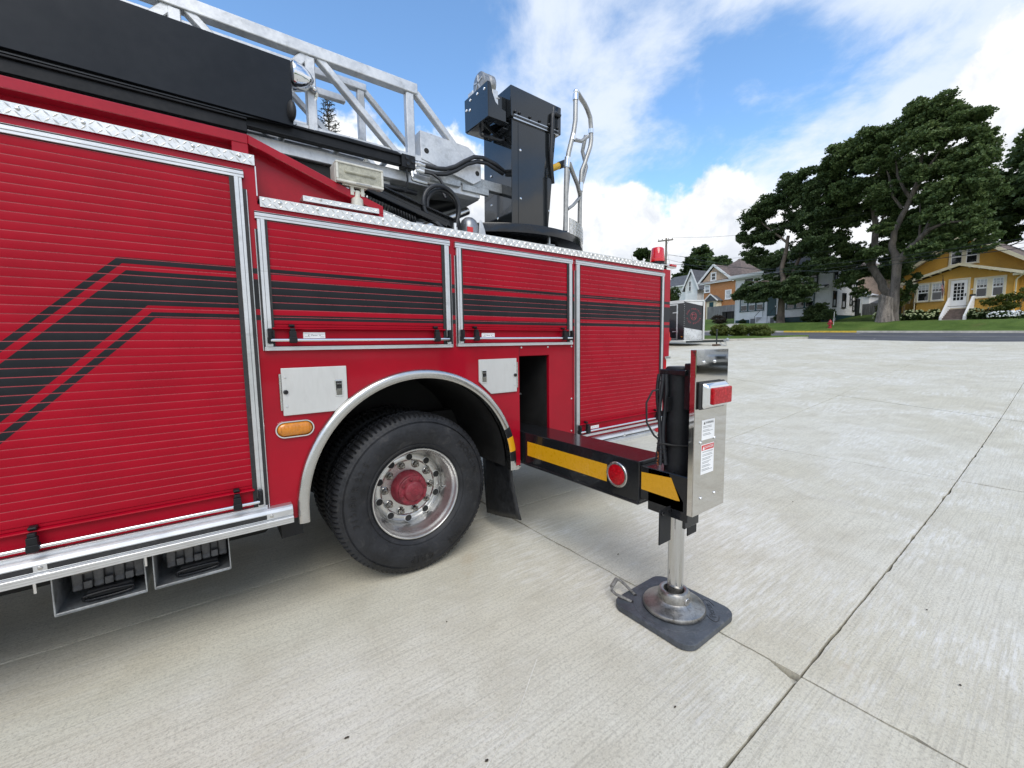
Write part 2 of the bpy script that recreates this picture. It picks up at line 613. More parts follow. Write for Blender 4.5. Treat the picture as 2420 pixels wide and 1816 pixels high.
def concrete_mat():
    m = bpy.data.materials.new('broomed_concrete')
    m.use_nodes = True
    t = m.node_tree
    g = G(t)
    b = t.nodes['Principled BSDF']
    pos = g.n('ShaderNodeNewGeometry').outputs['Position']
    big = g.noise(pos, 0.42, 5.0, 0.6, 0.4)
    mid = g.noise(pos, 2.4, 7.0, 0.66, 0.5)
    fine = g.noise(pos, 70.0, 4.0, 0.7)
    speck = g.noise(pos, 230.0, 2.0, 0.6)
    broom = g.noise(g.v('MULTIPLY', pos, (2.2, 95.0, 1.0)), 1.0, 4.0, 0.65, 0.3)
    streak = g.noise(g.v('MULTIPLY', pos, (1.5, 22.0, 1.0)), 1.0, 9.0, 0.74, 0.12)
    scuff = g.noise(g.v('MULTIPLY', pos, (4.2, 38.0, 1.0)), 1.0, 10.0, 0.80, 0.10)
    c = g.mix(g.mapr(big, 0.32, 0.68), (0.575, 0.540, 0.428), (0.635, 0.610, 0.520))
    c = g.mix(g.m('MULTIPLY', g.mapr(mid, 0.38, 0.72), 0.55), c, (0.450, 0.412, 0.320))
    c = g.mix(g.m('MULTIPLY', g.mapr(broom, 0.44, 0.70), 0.40), c, (0.30, 0.28, 0.23))
    c = g.mix(g.m('MULTIPLY', g.mapr(fine, 0.45, 0.70), 0.62), c, (0.31, 0.29, 0.235))
    grit = g.noise(pos, 150.0, 2.0, 0.5)
    c = g.mix(g.m('MULTIPLY', g.mapr(grit, 0.55, 0.70), 0.45), c, (0.27, 0.25, 0.21))
    c = g.mix(g.m('MULTIPLY', g.mapr(speck, 0.58, 0.74), 0.5), c, (0.74, 0.72, 0.66))
    # pale laitance scraped along the broom direction, in broken patches
    patch = g.mapr(g.noise(pos, 0.85, 6.0, 0.65, 0.7), 0.46, 0.62)
    px = g.sep(pos)[0]
    more = g.mapr(px, 0.2, 3.0, 0.35, 1.0)
    wear = g.m('MULTIPLY', g.m('MULTIPLY', g.mapr(scuff, 0.44, 0.62), patch), g.m('MULTIPLY', more, 0.62))
    c = g.mix(wear, c, (0.74, 0.735, 0.71))
    c = g.mix(g.m('MULTIPLY', g.mapr(streak, 0.55, 0.74), 0.34), c, (0.68, 0.665, 0.62))
    # dark specks, pinholes and old drips
    dr = g.noise(pos, 11.0, 3.0, 0.6)
    c = g.mix(g.m('MULTIPLY', g.mapr(dr, 0.73, 0.78), 0.55), c, (0.12, 0.11, 0.10))
    st = g.noise(pos, 1.1, 5.0, 0.7, 0.8)
    c = g.mix(g.m('MULTIPLY', g.mapr(st, 0.64, 0.74), 0.35), c, (0.42, 0.33, 0.22))
    g.link(c, b.inputs['Base Color'])
    g.link(g.mapr(mid, 0.3, 0.7, 0.72, 0.92), b.inputs['Roughness'])
    b.inputs['Specular IOR Level'].default_value = 0.35
    h = g.m('ADD', g.m('ADD', g.m('MULTIPLY', broom, 0.8), g.m('MULTIPLY', fine, 0.6)), g.m('MULTIPLY', scuff, 0.5))
    bn = g.n('ShaderNodeBump')
    bn.inputs['Strength'].default_value = 0.45
    bn.inputs['Distance'].default_value = 0.003
    g.link(h, bn.inputs['Height'])
    g.link(bn.outputs[0], b.inputs['Normal'])
    return m


def asphalt_mat():
    m = bpy.data.materials.new('worn_asphalt')
    m.use_nodes = True
    t = m.node_tree
    g = G(t)
    b = t.nodes['Principled BSDF']
    pos = g.n('ShaderNodeNewGeometry').outputs['Position']
    n1 = g.noise(pos, 0.5, 6.0, 0.6, 0.3)
    n2 = g.noise(pos, 45.0, 3.0, 0.6)
    c = g.mix(g.mapr(n1, 0.3, 0.7), (0.055, 0.058, 0.066), (0.090, 0.093, 0.104))
    c = g.mix(g.m('MULTIPLY', g.mapr(n2, 0.5, 0.75), 0.5), c, (0.11, 0.11, 0.115))
    # pale sealed cracks wandering over the carriageway
    vo = g.n('ShaderNodeTexVoronoi', feature='DISTANCE_TO_EDGE')
    vo.inputs['Scale'].default_value = 0.32
    wp = g.v('ADD', pos, g.v('MULTIPLY', g.n('ShaderNodeTexNoise').outputs['Color'], (0.0, 0.0, 0.0)))
    g.link(wp, vo.inputs['Vector'])
    crack = g.m('MULTIPLY', g.mapr(vo.outputs['Distance'], 0.0, 0.014, 1.0, 0.0), g.mapr(n1, 0.45, 0.6))
    c = g.mix(g.m('MULTIPLY', crack, 0.7), c, (0.30, 0.29, 0.28))
    g.link(c, b.inputs['Base Color'])
    b.inputs['Roughness'].default_value = 0.82
    return m


def lawn_mat():
    m = bpy.data.materials.new('mown_lawn')
    m.use_nodes = True
    t = m.node_tree
    g = G(t)
    b = t.nodes['Principled BSDF']
    pos = g.n('ShaderNodeNewGeometry').outputs['Position']
    n1 = g.noise(pos, 0.5, 6.0, 0.65, 0.4)
    n2 = g.noise(pos, 14.0, 4.0, 0.7)
    c = g.mix(g.mapr(n1, 0.3, 0.7), (0.055, 0.100, 0.016), (0.110, 0.170, 0.034))
    c = g.mix(g.m('MULTIPLY', g.mapr(n2, 0.45, 0.75), 0.5), c, (0.030, 0.055, 0.010))
    c = g.mix(g.m('MULTIPLY', g.mapr(g.noise(pos, 0.23, 5.0, 0.7), 0.56, 0.72), 0.5), c, (0.16, 0.15, 0.05))
    g.link(c, b.inputs['Base Color'])
    b.inputs['Roughness'].default_value = 0.9
    b.inputs['Specular IOR Level'].default_value = 0.2
    bn = g.n('ShaderNodeBump')
    bn.inputs['Strength'].default_value = 0.9
    bn.inputs['Distance'].default_value = 0.05
    g.link(g.noise(pos, 30.0, 3.0, 0.7), bn.inputs['Height'])
    g.link(bn.outputs[0], b.inputs['Normal'])
    return m


M_CONC = concrete_mat()
M_ASPH = asphalt_mat()
M_LAWN = lawn_mat()
M_BED = pm('dark_joint_filler', (0.018, 0.017, 0.015), 0.9, var=0.4, vs_=20)
M_KERB = pm('weathered_kerb_concrete', (0.40, 0.38, 0.33), 0.85, var=0.16, vs_=3, bump=0.3, bs=60)
M_KERBY = pm('yellow_kerb_paint', (0.52, 0.36, 0.04), 0.75, var=0.18, vs_=5)
M_WALK = pm('path_concrete', (0.40, 0.385, 0.35), 0.88, var=0.14, vs_=2, bump=0.3)
M_LINE = pm('worn_road_paint', (0.30, 0.29, 0.25), 0.8, var=0.3, vs_=4)
M_SOIL = pm('planting_soil', (0.05, 0.036, 0.024), 0.95, var=0.3, vs_=6, bump=0.6, bs=30)


def sheet(name, ss_, ts_, zf, mat, frame=None, parent=None):
    V, F = [], []
    for s_ in ss_:
        for t_ in ts_:
            V.append(W(s_, t_, zf(s_, t_)) if frame is None else (s_, t_, zf(s_, t_)))
    k = len(ts_)
    for i in range(len(ss_) - 1):
        for j in range(k - 1):
            F.append((i * k + j, i * k + j + 1, (i + 1) * k + j + 1, (i + 1) * k + j))
    mb = MB()
    mb.add(V, F)
    return mb.build(name, mat, parent, smooth=60)


def rows(a, b, n):
    return list(np.linspace(a, b, n))


# far ground in every direction (reaches the horizon)
far = sheet('ground', [-900, -500, -250, -120, -60, -32, -18, 0, 30, 60, 120, 250, 600, 900],
            [-900, -500, -250, -120, -70, -48, -32, -18, -0.2],
            lambda s, t: (OR + U * s + N * t).z - .35 + (zl(*(OR + U * s + N * t)[:2]) - .03 if (t > -60 and -60 < s < 70) else 0.0), M_LAWN)
structure(far)
lawn = sheet('lawn', rows(-46, 92, 70) + [130, 300, 900], rows(9.16, 30, 44) + [45, 70, 120, 260, 600, 900], lambda s, t: zs(s, t), M_LAWN)
structure(lawn)
lawn_end = sheet('lawn', [-900, -300, -120, -46], [9.16, 14, 20, 30, 70, 200, 900], lambda s, t: zs(s, t), M_LAWN)
structure(lawn_end)
road = sheet('road', [-900, -300, -100] + rows(-46, 92, 80) + [200, 900], rows(0, 8.9, 8), zs, M_ASPH)
structure(road)
for t0 in (4.33, 4.55):
    ln = sheet('lane_line', rows(-46, 60, 60), [t0, t0 + .10], lambda s, t: zs(s, t) + .006, M_LINE, parent=road)

# kerb on the far side of the street, part of it painted yellow
def kerb_run(name, s0, s1, mat, parent=None):
    mb = MB()
    n_ = max(2, int((s1 - s0) / 2))
    S_ = rows(s0, s1, n_)
    prof = [(8.86, -.13), (8.90, .0), (8.93, .012), (9.17, .012), (9.17, -.12)]
    V, F = [], []
    for s_ in S_:
        for (t_, h) in prof:
            V.append(W(s_, t_, zk(s_) + h))
    k = len(prof)
    for i in range(n_ - 1):
        for j in range(k - 1):
            F.append((i * k + j, i * k + j + 1, (i + 1) * k + j + 1, (i + 1) * k + j))
    F += [tuple(range(k)), tuple(range((n_ - 1) * k, n_ * k))]
    mb.add(V, F)
    return mb.build(name, mat, parent)


kerb = structure(kerb_run('kerb', -46, 8.0, M_KERB))
kerb_run('painted_kerb', 8.01, 13.05, M_KERBY, kerb)
kerb_run('plain_kerb', 13.06, 92, M_KERB, kerb)

# the island between lot and street, with its own kerb
ISL = [(24.9, 30.0), (25.0, 20.0), (25.35, 13.2), (25.75, 11.6), (26.2, 10.3), (26.95, 9.15), (27.8, 8.3), (28.35, 7.75), (28.62, 7.35), (28.75, 7.0)]
isl_y = [p[1] for p in ISL][::-1]
isl_x = [p[0] for p in ISL][::-1]


def xend(Y):
    e = 27.6 + .1621 * (Y - .5)
    if Y > 7.0:
        return min(e, interp(Y, isl_y, isl_x))
    return e


def island():
    ys = rows(30, 7.0, 60)
    mb = MB()
    V, F = [], []
    for Y in ys:
        x0 = xend(Y) + .02
        xb = 27.6 + .1621 * (Y - .5) - .02
        z0 = zl(x0, Y)
        zt = z0 + .13
        for (xx, z) in ((x0, z0 - .05), (x0 + .025, zt - .01), (x0 + .05, zt), (x0 + .18, zt), (x0 + .181, zt - .1)):
            V.append((min(xx, xb + .2), Y, z))
    k = 5
    for i in range(len(ys) - 1):
        for j in range(k - 1):
            F.append((i * k + j, i * k + j + 1, (i + 1) * k + j + 1, (i + 1) * k + j))
    mb.add(V, F)
    kb = structure(mb.build('island_kerb', M_KERB, smooth=50))
    mb = MB()
    V, F = [], []
    for Y in ys:
        x0 = xend(Y) + .19
        xb = max(x0 + .01, 27.6 + .1621 * (Y - .5) - .02)
        for a in (0, .25, .5, .75, 1):
            xx = x0 + (xb - x0) * a
            V.append((xx, Y, zl(xx, Y) + .11 + .10 * math.sin(math.pi * a)))
    for i in range(len(ys) - 1):
        for j in range(4):
            F.append((i * 5 + j, i * 5 + j + 1, (i + 1) * 5 + j + 1, (i + 1) * 5 + j))
    mb.add(V, F)
    structure(mb.build('planted_strip', M_LAWN, smooth=60))


island()

# the concrete lot: slabs with open joints over a dark bed
XL = [(-14.4, 0), (-10.3, 0), (-6.15, 0), (-2.04, 0), (2.108, 0), (6.25, 0.0), (10.95, .44), (13.55, .10), (17.2, 0.0), (21.3, 0.0), (24.6, 0.0), None]
YL = [-18.7, -16.3, -13.9, -11.5, -9.1, -6.68, -4.265, -1.853, .553, 2.98, 5.4, 7.8, 10.2, 12.6, 15.0, 17.4, 20.0, 24.0]
lot = sheet('pavement', rows(-14.5, 4, 8) + rows(5, 27.5, 24), rows(-18.8, 24, 30), lambda x, y: zl(x, y) - .045, M_BED, frame=1)
structure(lot)


def joint_x(k, Y):
    if XL[k] is None:
        return xend(Y) + .004
    return XL[k][0] + XL[k][1] * Y


def slab(ix, iy):
    y0, y1 = YL[iy], YL[iy + 1]
    xm = joint_x(ix, (y0 + y1) / 2)
    dist = math.hypot(max(0, xm - 0), (y0 + y1) / 2 + 2.5)
    near = -3 < xm < 6.5 and -5 < y0 < 3
    nx, ny = (96, 56) if near else ((24, 14) if dist < 16 else (8, 6))
    V, F = [], []
    jr = random.Random(ix * 100 + iy)
    gap = .0042 if near else .0036
    tiltz = jr.uniform(-.0015, .0015)

    def jit(k):
        return gap + (jr.random() ** 3 * .004 if near else 0)
    ex0 = [jit(0) for _ in range(ny + 1)]
    ex1 = [jit(0) for _ in range(ny + 1)]
    ey0 = [jit(0) for _ in range(nx + 1)]
    ey1 = [jit(0) for _ in range(nx + 1)]
    if near:                      # a few broken arrises
        for e in (ex0, ex1, ey0, ey1):
            for _ in range(3):
                c = jr.randrange(3, len(e) - 3)
                for q in range(-1, 2):
                    e[c + q] += jr.uniform(.002, .009)
    for i in range(nx + 1):
        for j in range(ny + 1):
            b = j / ny
            Y = y0 + (y1 - y0) * b
            if j == 0:
                Y += ey0[i]
            if j == ny:
                Y -= ey1[i]
            xa, xb = joint_x(ix, Y), joint_x(ix + 1, Y)
            if xb - xa < .3:
                xb = xa + .3
            X = xa + (xb - xa) * i / nx
            if i == 0:
                X += ex0[j]
            if i == nx:
                X -= ex1[j]
            z = zl(X, Y) + tiltz
            if near and (i in (0, nx) or j in (0, ny)):
                z -= .0022
            if ix == 3 and iy == 8 - 1 + 0 and near:
                # spalled corner beside the joint crossing
                w = 1 - ((2.108 - X) / .065 + (Y + 1.853) / .13)
                if w > 0:
                    z -= .030 * min(1, w * 2.2)
            V.append((X, Y, z))
    k = ny + 1
    for i in range(nx):
        for j in range(ny):
            F.append((i * k + j, (i + 1) * k + j, (i + 1) * k + j + 1, i * k + j + 1))
    # skirts
    def skirt(idx):
        o = len(V)
        for q in idx:
            V.append((V[q][0], V[q][1], V[q][2] - .05))
        for q in range(len(idx) - 1):
            F.append((idx[q], idx[q + 1], o + q + 1, o + q))
    skirt([i * k for i in range(nx + 1)])
    skirt([i * k + ny for i in range(nx + 1)])
    skirt([j for j in range(ny + 1)])
    skirt([nx * k + j for j in range(ny + 1)])
    return mesh_np('slab', np.array(V), np.array(F), M_CONC, lot)


for ix in range(len(XL) - 1):
    for iy in range(len(YL) - 1):
        if joint_x(ix + 1, (YL[iy] + YL[iy + 1]) / 2) - joint_x(ix, (YL[iy] + YL[iy + 1]) / 2) > .35:
            slab(ix, iy)


def litter():
    mb = MB()
    spots = [(.99, -.52), (.74, -1.31), (2.33, -.62), (.35, -.9), (4.4, -1.0), (-.2, -1.0), (3.2, -2.1), (7.4, .2), (1.5, -1.6), (2.6, -2.3)]
    for (x, y) in spots:
        r = rng.uniform(.003, .008)
        a = rng.uniform(0, 6.28)
        z = zl(x, y) + .003
        pts = []
        for k in range(7):
            q = a + k * 2 * math.pi / 7
            rr = r * rng.uniform(.5, 1.3)
            pts.append((x + rr * 1.6 * math.cos(q), y + rr * math.sin(q), z + rng.uniform(0, .004)))
        pts.append((x, y, z + .007))
        mb.add(pts, [(i, (i + 1) % 7, 7) for i in range(7)])
    o = mb.build('leaf_litter', pm('dry_leaf_brown', (0.045, 0.035, 0.025), 0.9, var=0.4, vs_=40))
    o['kind'] = 'stuff'


litter()


def scratch():
    # long pale scrape across the near slab, a worn sheet a hair above the concrete
    mb = MB()
    pts = [(1.211, -1.039), (1.09, -1.125), (.964, -1.216), (.90, -1.25), (.831, -1.281), (.729, -1.33), (.62, -1.385), (.50, -1.44)]
    V, F = [], []
    for i, (x, y) in enumerate(pts):
        w = rng.uniform(.0008, .0022)
        V += [(x - w * .6, y + w, zl(x, y) + .0042), (x + w * .6, y - w, zl(x, y) + .0042)]
    for i in range(len(pts) - 1):
        F.append((2 * i, 2 * i + 1, 2 * i + 3, 2 * i + 2))
    mb.add(V, F)
    mb.build('scrape_mark', pm('pale_scrape', (0.62, 0.60, 0.54), 0.9, var=0.15, vs_=60), lot)


scratch()
# ------------------------------------------------------------------ the ladder truck
truck = thing('fire_truck', 'red ladder fire truck with black stripes, parked on the concrete lot with its outrigger out', 'fire truck', (1.1, 1.22, 0))
XF = -4.2            # where the body is closed off, well outside the frame


def part(name, mb, mat, parent=None, **k):
    return mb.build(name, mat, parent if parent is not None else truck, **k)


# ---- body sides
def body():
    c = (1.108, .64)
    arch = []
    for i in range(33):
        a = math.pi + (0 - math.pi) * i / 32
        arch.append((c[0] + .715 * math.cos(a), c[1] + .715 * math.sin(a)))
    poly = [(XF, .60), (.393, .60)] + arch + [(1.823, .605), (1.923, .605), (1.923, 1.447), (2.222, 1.447), (2.222, .70), (3.80, .70), (3.80, 1.39), (3.872, 1.39),
            (3.872, 2.262), (.275, 2.262), (.275, 2.455), (XF, 2.455)]
    mb = MB()
    mb.prism(poly, 'xz', 0.0, .03)
    bs = part('body_side', mb, M_BODY, bevel=.003)
    mb = MB()
    mb.prism([(p[0], p[1]) for p in poly], 'xz', 2.41, 2.44)
    part('body_side', mb, M_BODY)
    # rear and front closing walls, decks
    mb = MB()
    mb.box(3.842, 3.872, .032, 2.408, .70, 2.26)
    part('rear_wall', mb, M_RED)
    mb = MB()
    mb.box(XF, XF + .03, .032, 2.408, .60, 2.45)
    part('front_wall', mb, M_RED)
    mb = MB()
    mb.box(.277, 3.84, .032, 2.408, 2.255, 2.285)
    mb.box(XF, .274, .032, 2.408, 2.44, 2.462)
    part('roof_deck', mb, M_BLKS)
    # dark inner walls of the wheel well, outrigger bay and the chassis
    mb = MB()
    mb.box(XF + .05, .30, .30, 2.2, .64, 1.2)
    mb.box(2.30, 3.80, .05, 2.39, .86, 1.2)
    mb.box(.20, 3.75, .70, .82, .72, .98)
    mb.box(.20, 3.0, 1.62, 1.74, .72, .98)
    mb.box(.3, 1.93, .75, 2.3, 1.42, 1.46)
    part('chassis_frame', mb, M_DARK)
    mb = MB()
    mb.box(XF + .1, .28, .56, 2.05, .33, .639)  # box added to keep light from coming through beneath the truck
    part('underbody_light_block', mb, M_DARK, bevel=.03)
    mb = MB()
    mb.box(.30, .415, .20, .86, .42, .639)  # black block added ahead of the wheel to keep light out of the well
    part('wheel_well_light_block', mb, M_DARK)
    mb = MB()
    mb.box(1.905, 1.921, .032, .95, .62, 1.50)
    mb.box(2.224, 2.24, .032, .95, .62, 1.50)
    mb.box(1.905, 2.24, .95, .97, .62, 1.50)
    mb.box(1.921, 2.224, .032, .95, 1.449, 1.46)
    bay = part('outrigger_bay', mb, M_DARK)
    mb = MB()
    mb.cyl((2.0, .30, 1.25), (2.0, .30, .92), .012)
    mb.cyl((2.12, .45, 1.44), (2.12, .45, .90), .016)
    mb.box(1.93, 2.21, .35, .37, 1.10, 1.115)
    part('bay_pipe', mb, M_GALV, bay)
    # inner arch liner
    mb = MB()
    prof = []
    ls = [(.655, .055), (.655, .80)]
    mb.lathe([(.690, .032), (.690, .85)], (1.108, 0, .64), 'y', 40, 0, math.pi)
    mb.box(.417, .419, .032, .85, .61, .64)
    mb.box(1.797, 1.799, .032, .85, .61, .64)
    mb.box(.42, 1.80, .86, .88, .50, 1.40)
    part('arch_liner', mb, M_DARK, smooth=60)


body()

# polished wheel-arch trim with straight tails
def arch_trim():
    path = [(.392, .592), (.378, .70)]
    c = (1.108, .64)
    R_ = .745
    mb = MB()
    pts = []
    n = 56
    for i in range(n + 1):
        a = math.pi * (1 - i / n)
        pts.append((c[0] + math.cos(a), c[1] + math.sin(a), math.cos(a), math.sin(a)))
    ring = []
    for i in range(n + 1):
        a = math.pi * (1 - i / n)
        ring.append((math.cos(a), math.sin(a)))
    ring = [(-1.0, -.065)] + [(x, max(z, 0)) if False else (x, z) for x, z in ring] + [(1.0, -.045)]
    V, F = [], []
    prof = [(.748, -.001), (.748, -.026), (.742, -.040), (.728, -.046), (.700, -.046), (.692, -.040), (.690, -.02), (.690, .01)]
    for (cx, cz) in ring:
        tail = cz < 0
        for (r, y) in prof:
            if tail:
                V.append((c[0] + r * math.copysign(1, cx), y, c[1] + cz))
            else:
                V.append((c[0] + r * cx, y, c[1] + r * cz))
    k = len(prof)
    for i in range(len(ring) - 1):
        for j in range(k - 1):
            F.append((i * k + j, i * k + j + 1, (i + 1) * k + j + 1, (i + 1) * k + j))
    F += [tuple(range(k)), tuple(range((len(ring) - 1) * k, len(ring) * k))]
    mb.add(V, F)
    o = part('wheel_arch_trim', mb, M_ARCH, smooth=45)
    # reflective tape wrapped on the rear end of the trim
    for nm, a0, a1, mt in (('amber_tape', 8, 17, M_YEL), ('black_tape', 17.2, 23, M_BLKS), ('black_tape', 2, 7.8, M_BLKS)):
        mb = MB()
        V = []
        for i in range(7):
            a = R(a0 + (a1 - a0) * i / 6)
            for r, y in ((.744, -.0405), (.728, -.0468), (.700, -.0468), (.6915, -.0408)):
                V.append((c[0] + r * math.cos(a), y - .0006, c[1] + r * math.sin(a)))
        mb.add(V, [(i * 4 + j, i * 4 + j + 1, i * 4 + 5 + j, i * 4 + 4 + j) for i in range(6) for j in range(3)])
        mb.build(nm, mt, o, smooth=60)


arch_trim()


# ---- tread plate trims
def lozenges(mb, x0, x1, z0, z1, y, place, cell=.0255, h=.0024):
    """raised diamonds on a strip; place(a,b,h) -> xyz"""
    na = int((x1 - x0) / cell)
    nb = max(1, int(round((z1 - z0) / cell)))
    off = ((z1 - z0) - (nb - 1) * cell) / 2
    for i in range(na):
        for j in range(nb):
            cx, cz = x0 + (i + .5) * cell, z0 + off + j * cell
            sg = 1 if (i + j) % 2 else -1
            L, w = .0150, .0042
            dx, dz = .7071, .7071 * sg
            pa = [(cx - dx * L, cz - dz * L, 0), (cx + dz * w * .9 * 1, cz - dx * w * .9, 0), (cx + dx * L, cz + dz * L, 0), (cx - dz * w * .9, cz + dx * w * .9, 0),
                  (cx - dx * L * .35, cz - dz * L * .35, h), (cx + dx * L * .35, cz + dz * L * .35, h)]
            V = [place(*q) for q in pa]
            mb.add(V, [(0, 1, 4), (1, 5, 4), (1, 2, 5), (2, 3, 5), (3, 4, 5), (3, 0, 4)])


def rivet(mb, x, y, z, r=.006, ax='y'):
    prof = [(r, 0), (r * .8, -r * .45), (r * .3, -r * .6), (.0002, -r * .6)]
    mb.lathe(prof, (x, y, z), ax, 10)


def tread_strip(x0, x1, z0, z1, y, depth=.10, screws=.18):
    mb = MB()
    mb.box(x0, x1, y, y + depth, z1 - .004, z1)
    mb.box(x0, x1, y, y + .004, z0, z1 - .0041)
    lozenges(mb, x0 + .005, x1 - .003, z0 + .001, z1 - .001, y, lambda a, b, h: (a, y - .0002 - h, b))
    lozenges(mb, x0 + .005, x1 - .003, 0.008, depth - .004, 0, lambda a, b, h: (a, y + b, z1 + .0002 + h))
    o = part('tread_plate_trim', mb, M_DIAM)
    mb = MB()
    x = x0 + .09
    while x < x1:
        rivet(mb, x, y - .001, (z0 + z1) / 2 + .006, .0075)
        x += screws
    mb.build('trim_screw', M_BRUSH, o, smooth=40)
    return o


tread_strip(XF, .272, 2.443, 2.492, -.012, .14)
tread_strip(.283, 3.735, 2.249, 2.298, -.012, .30)
tread_strip(.50, .92, 2.3395, 2.368, .07, .18, .5)


def wedge():
    mb = MB()
    mb.prism([(.94, 2.300), (.94, 2.384), (.962, 2.386), (1.13, 2.345), (1.20, 2.318), (1.28, 2.300)], 'xz', .125, .128)
    lozenges(mb, .945, 1.06, 2.302, 2.368, 0, lambda a, b, h: (a, .1248 - h, b))
    mb.bar((.94, .2, 2.386), (1.28, .2, 2.302), .15, .004, (0, 0, 1))
    part('tread_plate_trim', mb, M_DIAM)


wedge()
mb = MB()
mb.box(.2715, .2765, -.006, .02, 2.30, 2.443)
part('edge_bead', mb, M_ALU)


# ---- roller doors
SLAT_P = .0355


def roller_door(x0, x1, z0, z1, label=None, sticker=None, latches=(), left_rail=True, right_rail=True):
    """x0..x1, z0..z1: outside of the aluminium frame"""
    rl = .036
    xa = x0 + .052 if left_rail else x0
    xb = x1 - .060 if right_rail else x1
    lip = z0 + .112
    mb = MB()                                               # bottom rail of the curtain with its lip
    mb.box(xa, xb, -.010, -.003, z0 + .024, lip - .004)
    mb.prism([(-.003, lip - .010), (-.030, lip - .001), (-.034, lip + .003), (-.031, lip + .007), (-.003, lip + .010)], 'yz', xa - .008, xb + .006)
    mb.box(xa, xb, -.0095, -.003, lip + .0105, lip + .026)
    door = part('roller_door', mb, M_SLAT, bevel=.0015)
    if label:
        door['label'] = label
    # slats, one mesh shared by the whole curtain
    zb = lip + .0265
    n = int((z1 - .040 - zb) / SLAT_P)
    P_ = (z1 - .040 - zb) / n
    sm = MB()
    prof = [(-.0100, 0.0), (-.0119, .0006), (-.0122, .0030), (-.0124, P_ * .5), (-.0122, P_ - .0050), (-.0118, P_ - .0030), (-.0100, P_ - .0020), (-.0100, P_ - .0001)]
    V = [(xx, y, z) for xx in (xa, xb) for (y, z) in prof]
    k = len(prof)
    for j in range(k - 1):
        sm.cur = 1 if j in (0, 5, 6) else 0
        sm.add([V[j], V[j + 1], V[k + j + 1], V[k + j]], [(0, 1, 2, 3)])
    first = sm.build('slat', [M_SLAT, M_GROOVE], door, smooth=28)
    for i in range(n):
        o = first if i == 0 else first.copy()
        if i:
            COL.objects.link(o)
            o.parent = door
        o.location = (0, rng.uniform(-.0003, .0003), zb + i * P_)
        o.rotation_euler = (rng.uniform(-.004, .004), 0, 0)
    # frame
    fr = MB()
    fr.box(x0, x1, -.022, -.001, z1 - .0155, z1 - .0075)
    fr.box(x0, x1, -.020, -.001, z1 - .0022, z1)
    fr.box(x0, x1, -.024, -.001, z1 - .024, z1 - .0156)
    fr.box(x0, x1, -.021, -.001, z1 - .037, z1 - .0245)
    fr.box(x0 + .004, x1, -.020, -.001, z0, z0 + .0205)
    fr.box(x0 + .004, x1, -.023, -.001, z0 + .014, z0 + .0206)
    sl = MB()
    sl.box(x0 + .001, x1 - .001, -.013, -.0012, z1 - .038, z1 - .001)
    zt, zb2 = z1 - .038, z0 + .021
    if left_rail:
        fr.box(x0 + .009, x0 + .0225, -.021, -.001, zb2, zt)
        fr.box(x0 + .0235, x0 + .041, -.024, -.001, zb2, zt)
        fr.box(x0 - .003, x0 + .001, -.012, -.001, z0, zt - .05)
        sl.box(x0 + .0011, x0 + .009, -.018, -.0012, zb2, zt - .05)
        sl.box(x0 + .0412, x0 + .053, -.019, -.0012, zb2, zt)
    if right_rail:
        fr.box(x1 - .041, x1 - .0235, -.024, -.001, zb2, zt)
        fr.box(x1 - .0225, x1 - .009, -.021, -.001, zb2, zt)
        fr.box(x1 + .006, x1 + .0105, -.012, -.001, z0, zt - .05)
        sl.box(x1 - .0089, x1 + .006, -.016, -.0012, zb2, zt - .05)
        sl.box(x1 - .061, x1 - .0412, -.019, -.0012, zb2, zt)
    fr.build('door_frame', M_ALU, door, bevel=.0015)
    sl.build('rubber_seal', M_RUB, door)
    # lift bar, its end cups and the two strap latches
    zbr = z0 + .054
    b = MB()
    b.cyl((xa - .022, -.046, zbr), (xb + .024, -.046, zbr), .0085, 12)
    b.build('lift_bar', M_CHROME, door, smooth=40)
    for xc in ((xa - .022, 1),) * left_rail + ((xb + .030, -1),) * right_rail:
        e = MB()
        e.box(xc[0] - .011, xc[0] + .011, -.052, -.025, zbr - .018, zbr + .060)
        e.box(xc[0] - .007, xc[0] + .007, -.058, -.052, zbr + .006, zbr + .046)
        e.box(xc[0] - .013, xc[0] + .020 * xc[1], -.040, -.012, zbr - .016, zbr + .016)
        e.build('bar_cup', M_BLKS, door, bevel=.003)
        e = MB()
        e.box(xc[0] - .012, xc[0] + .012, -.030, -.0245, z0 + .0215, z0 + .034)
        e.build('rail_foot', M_ALU, door)
    for xl in latches:
        e = MB()
        w = .0165
        e.prism([(-.012, lip + .010), (-.034, lip + .009), (-.041, lip + .016), (-.040, lip + .023), (-.012, lip + .026)], 'yz', xl - w * .8, xl + w * .8)
        e.box(xl - w, xl + w, -.062, -.036, zbr - .016, lip - .012)
        e.box(xl - w * .75, xl + w * .75, -.058, -.034, lip - .0121, lip + .004)
        e.box(xl - w * 1.15, xl + w * 1.15, -.066, -.030, zbr - .012, zbr + .016)
        e.build('strap_latch', M_BLKS, door, bevel=.003, seg=2)
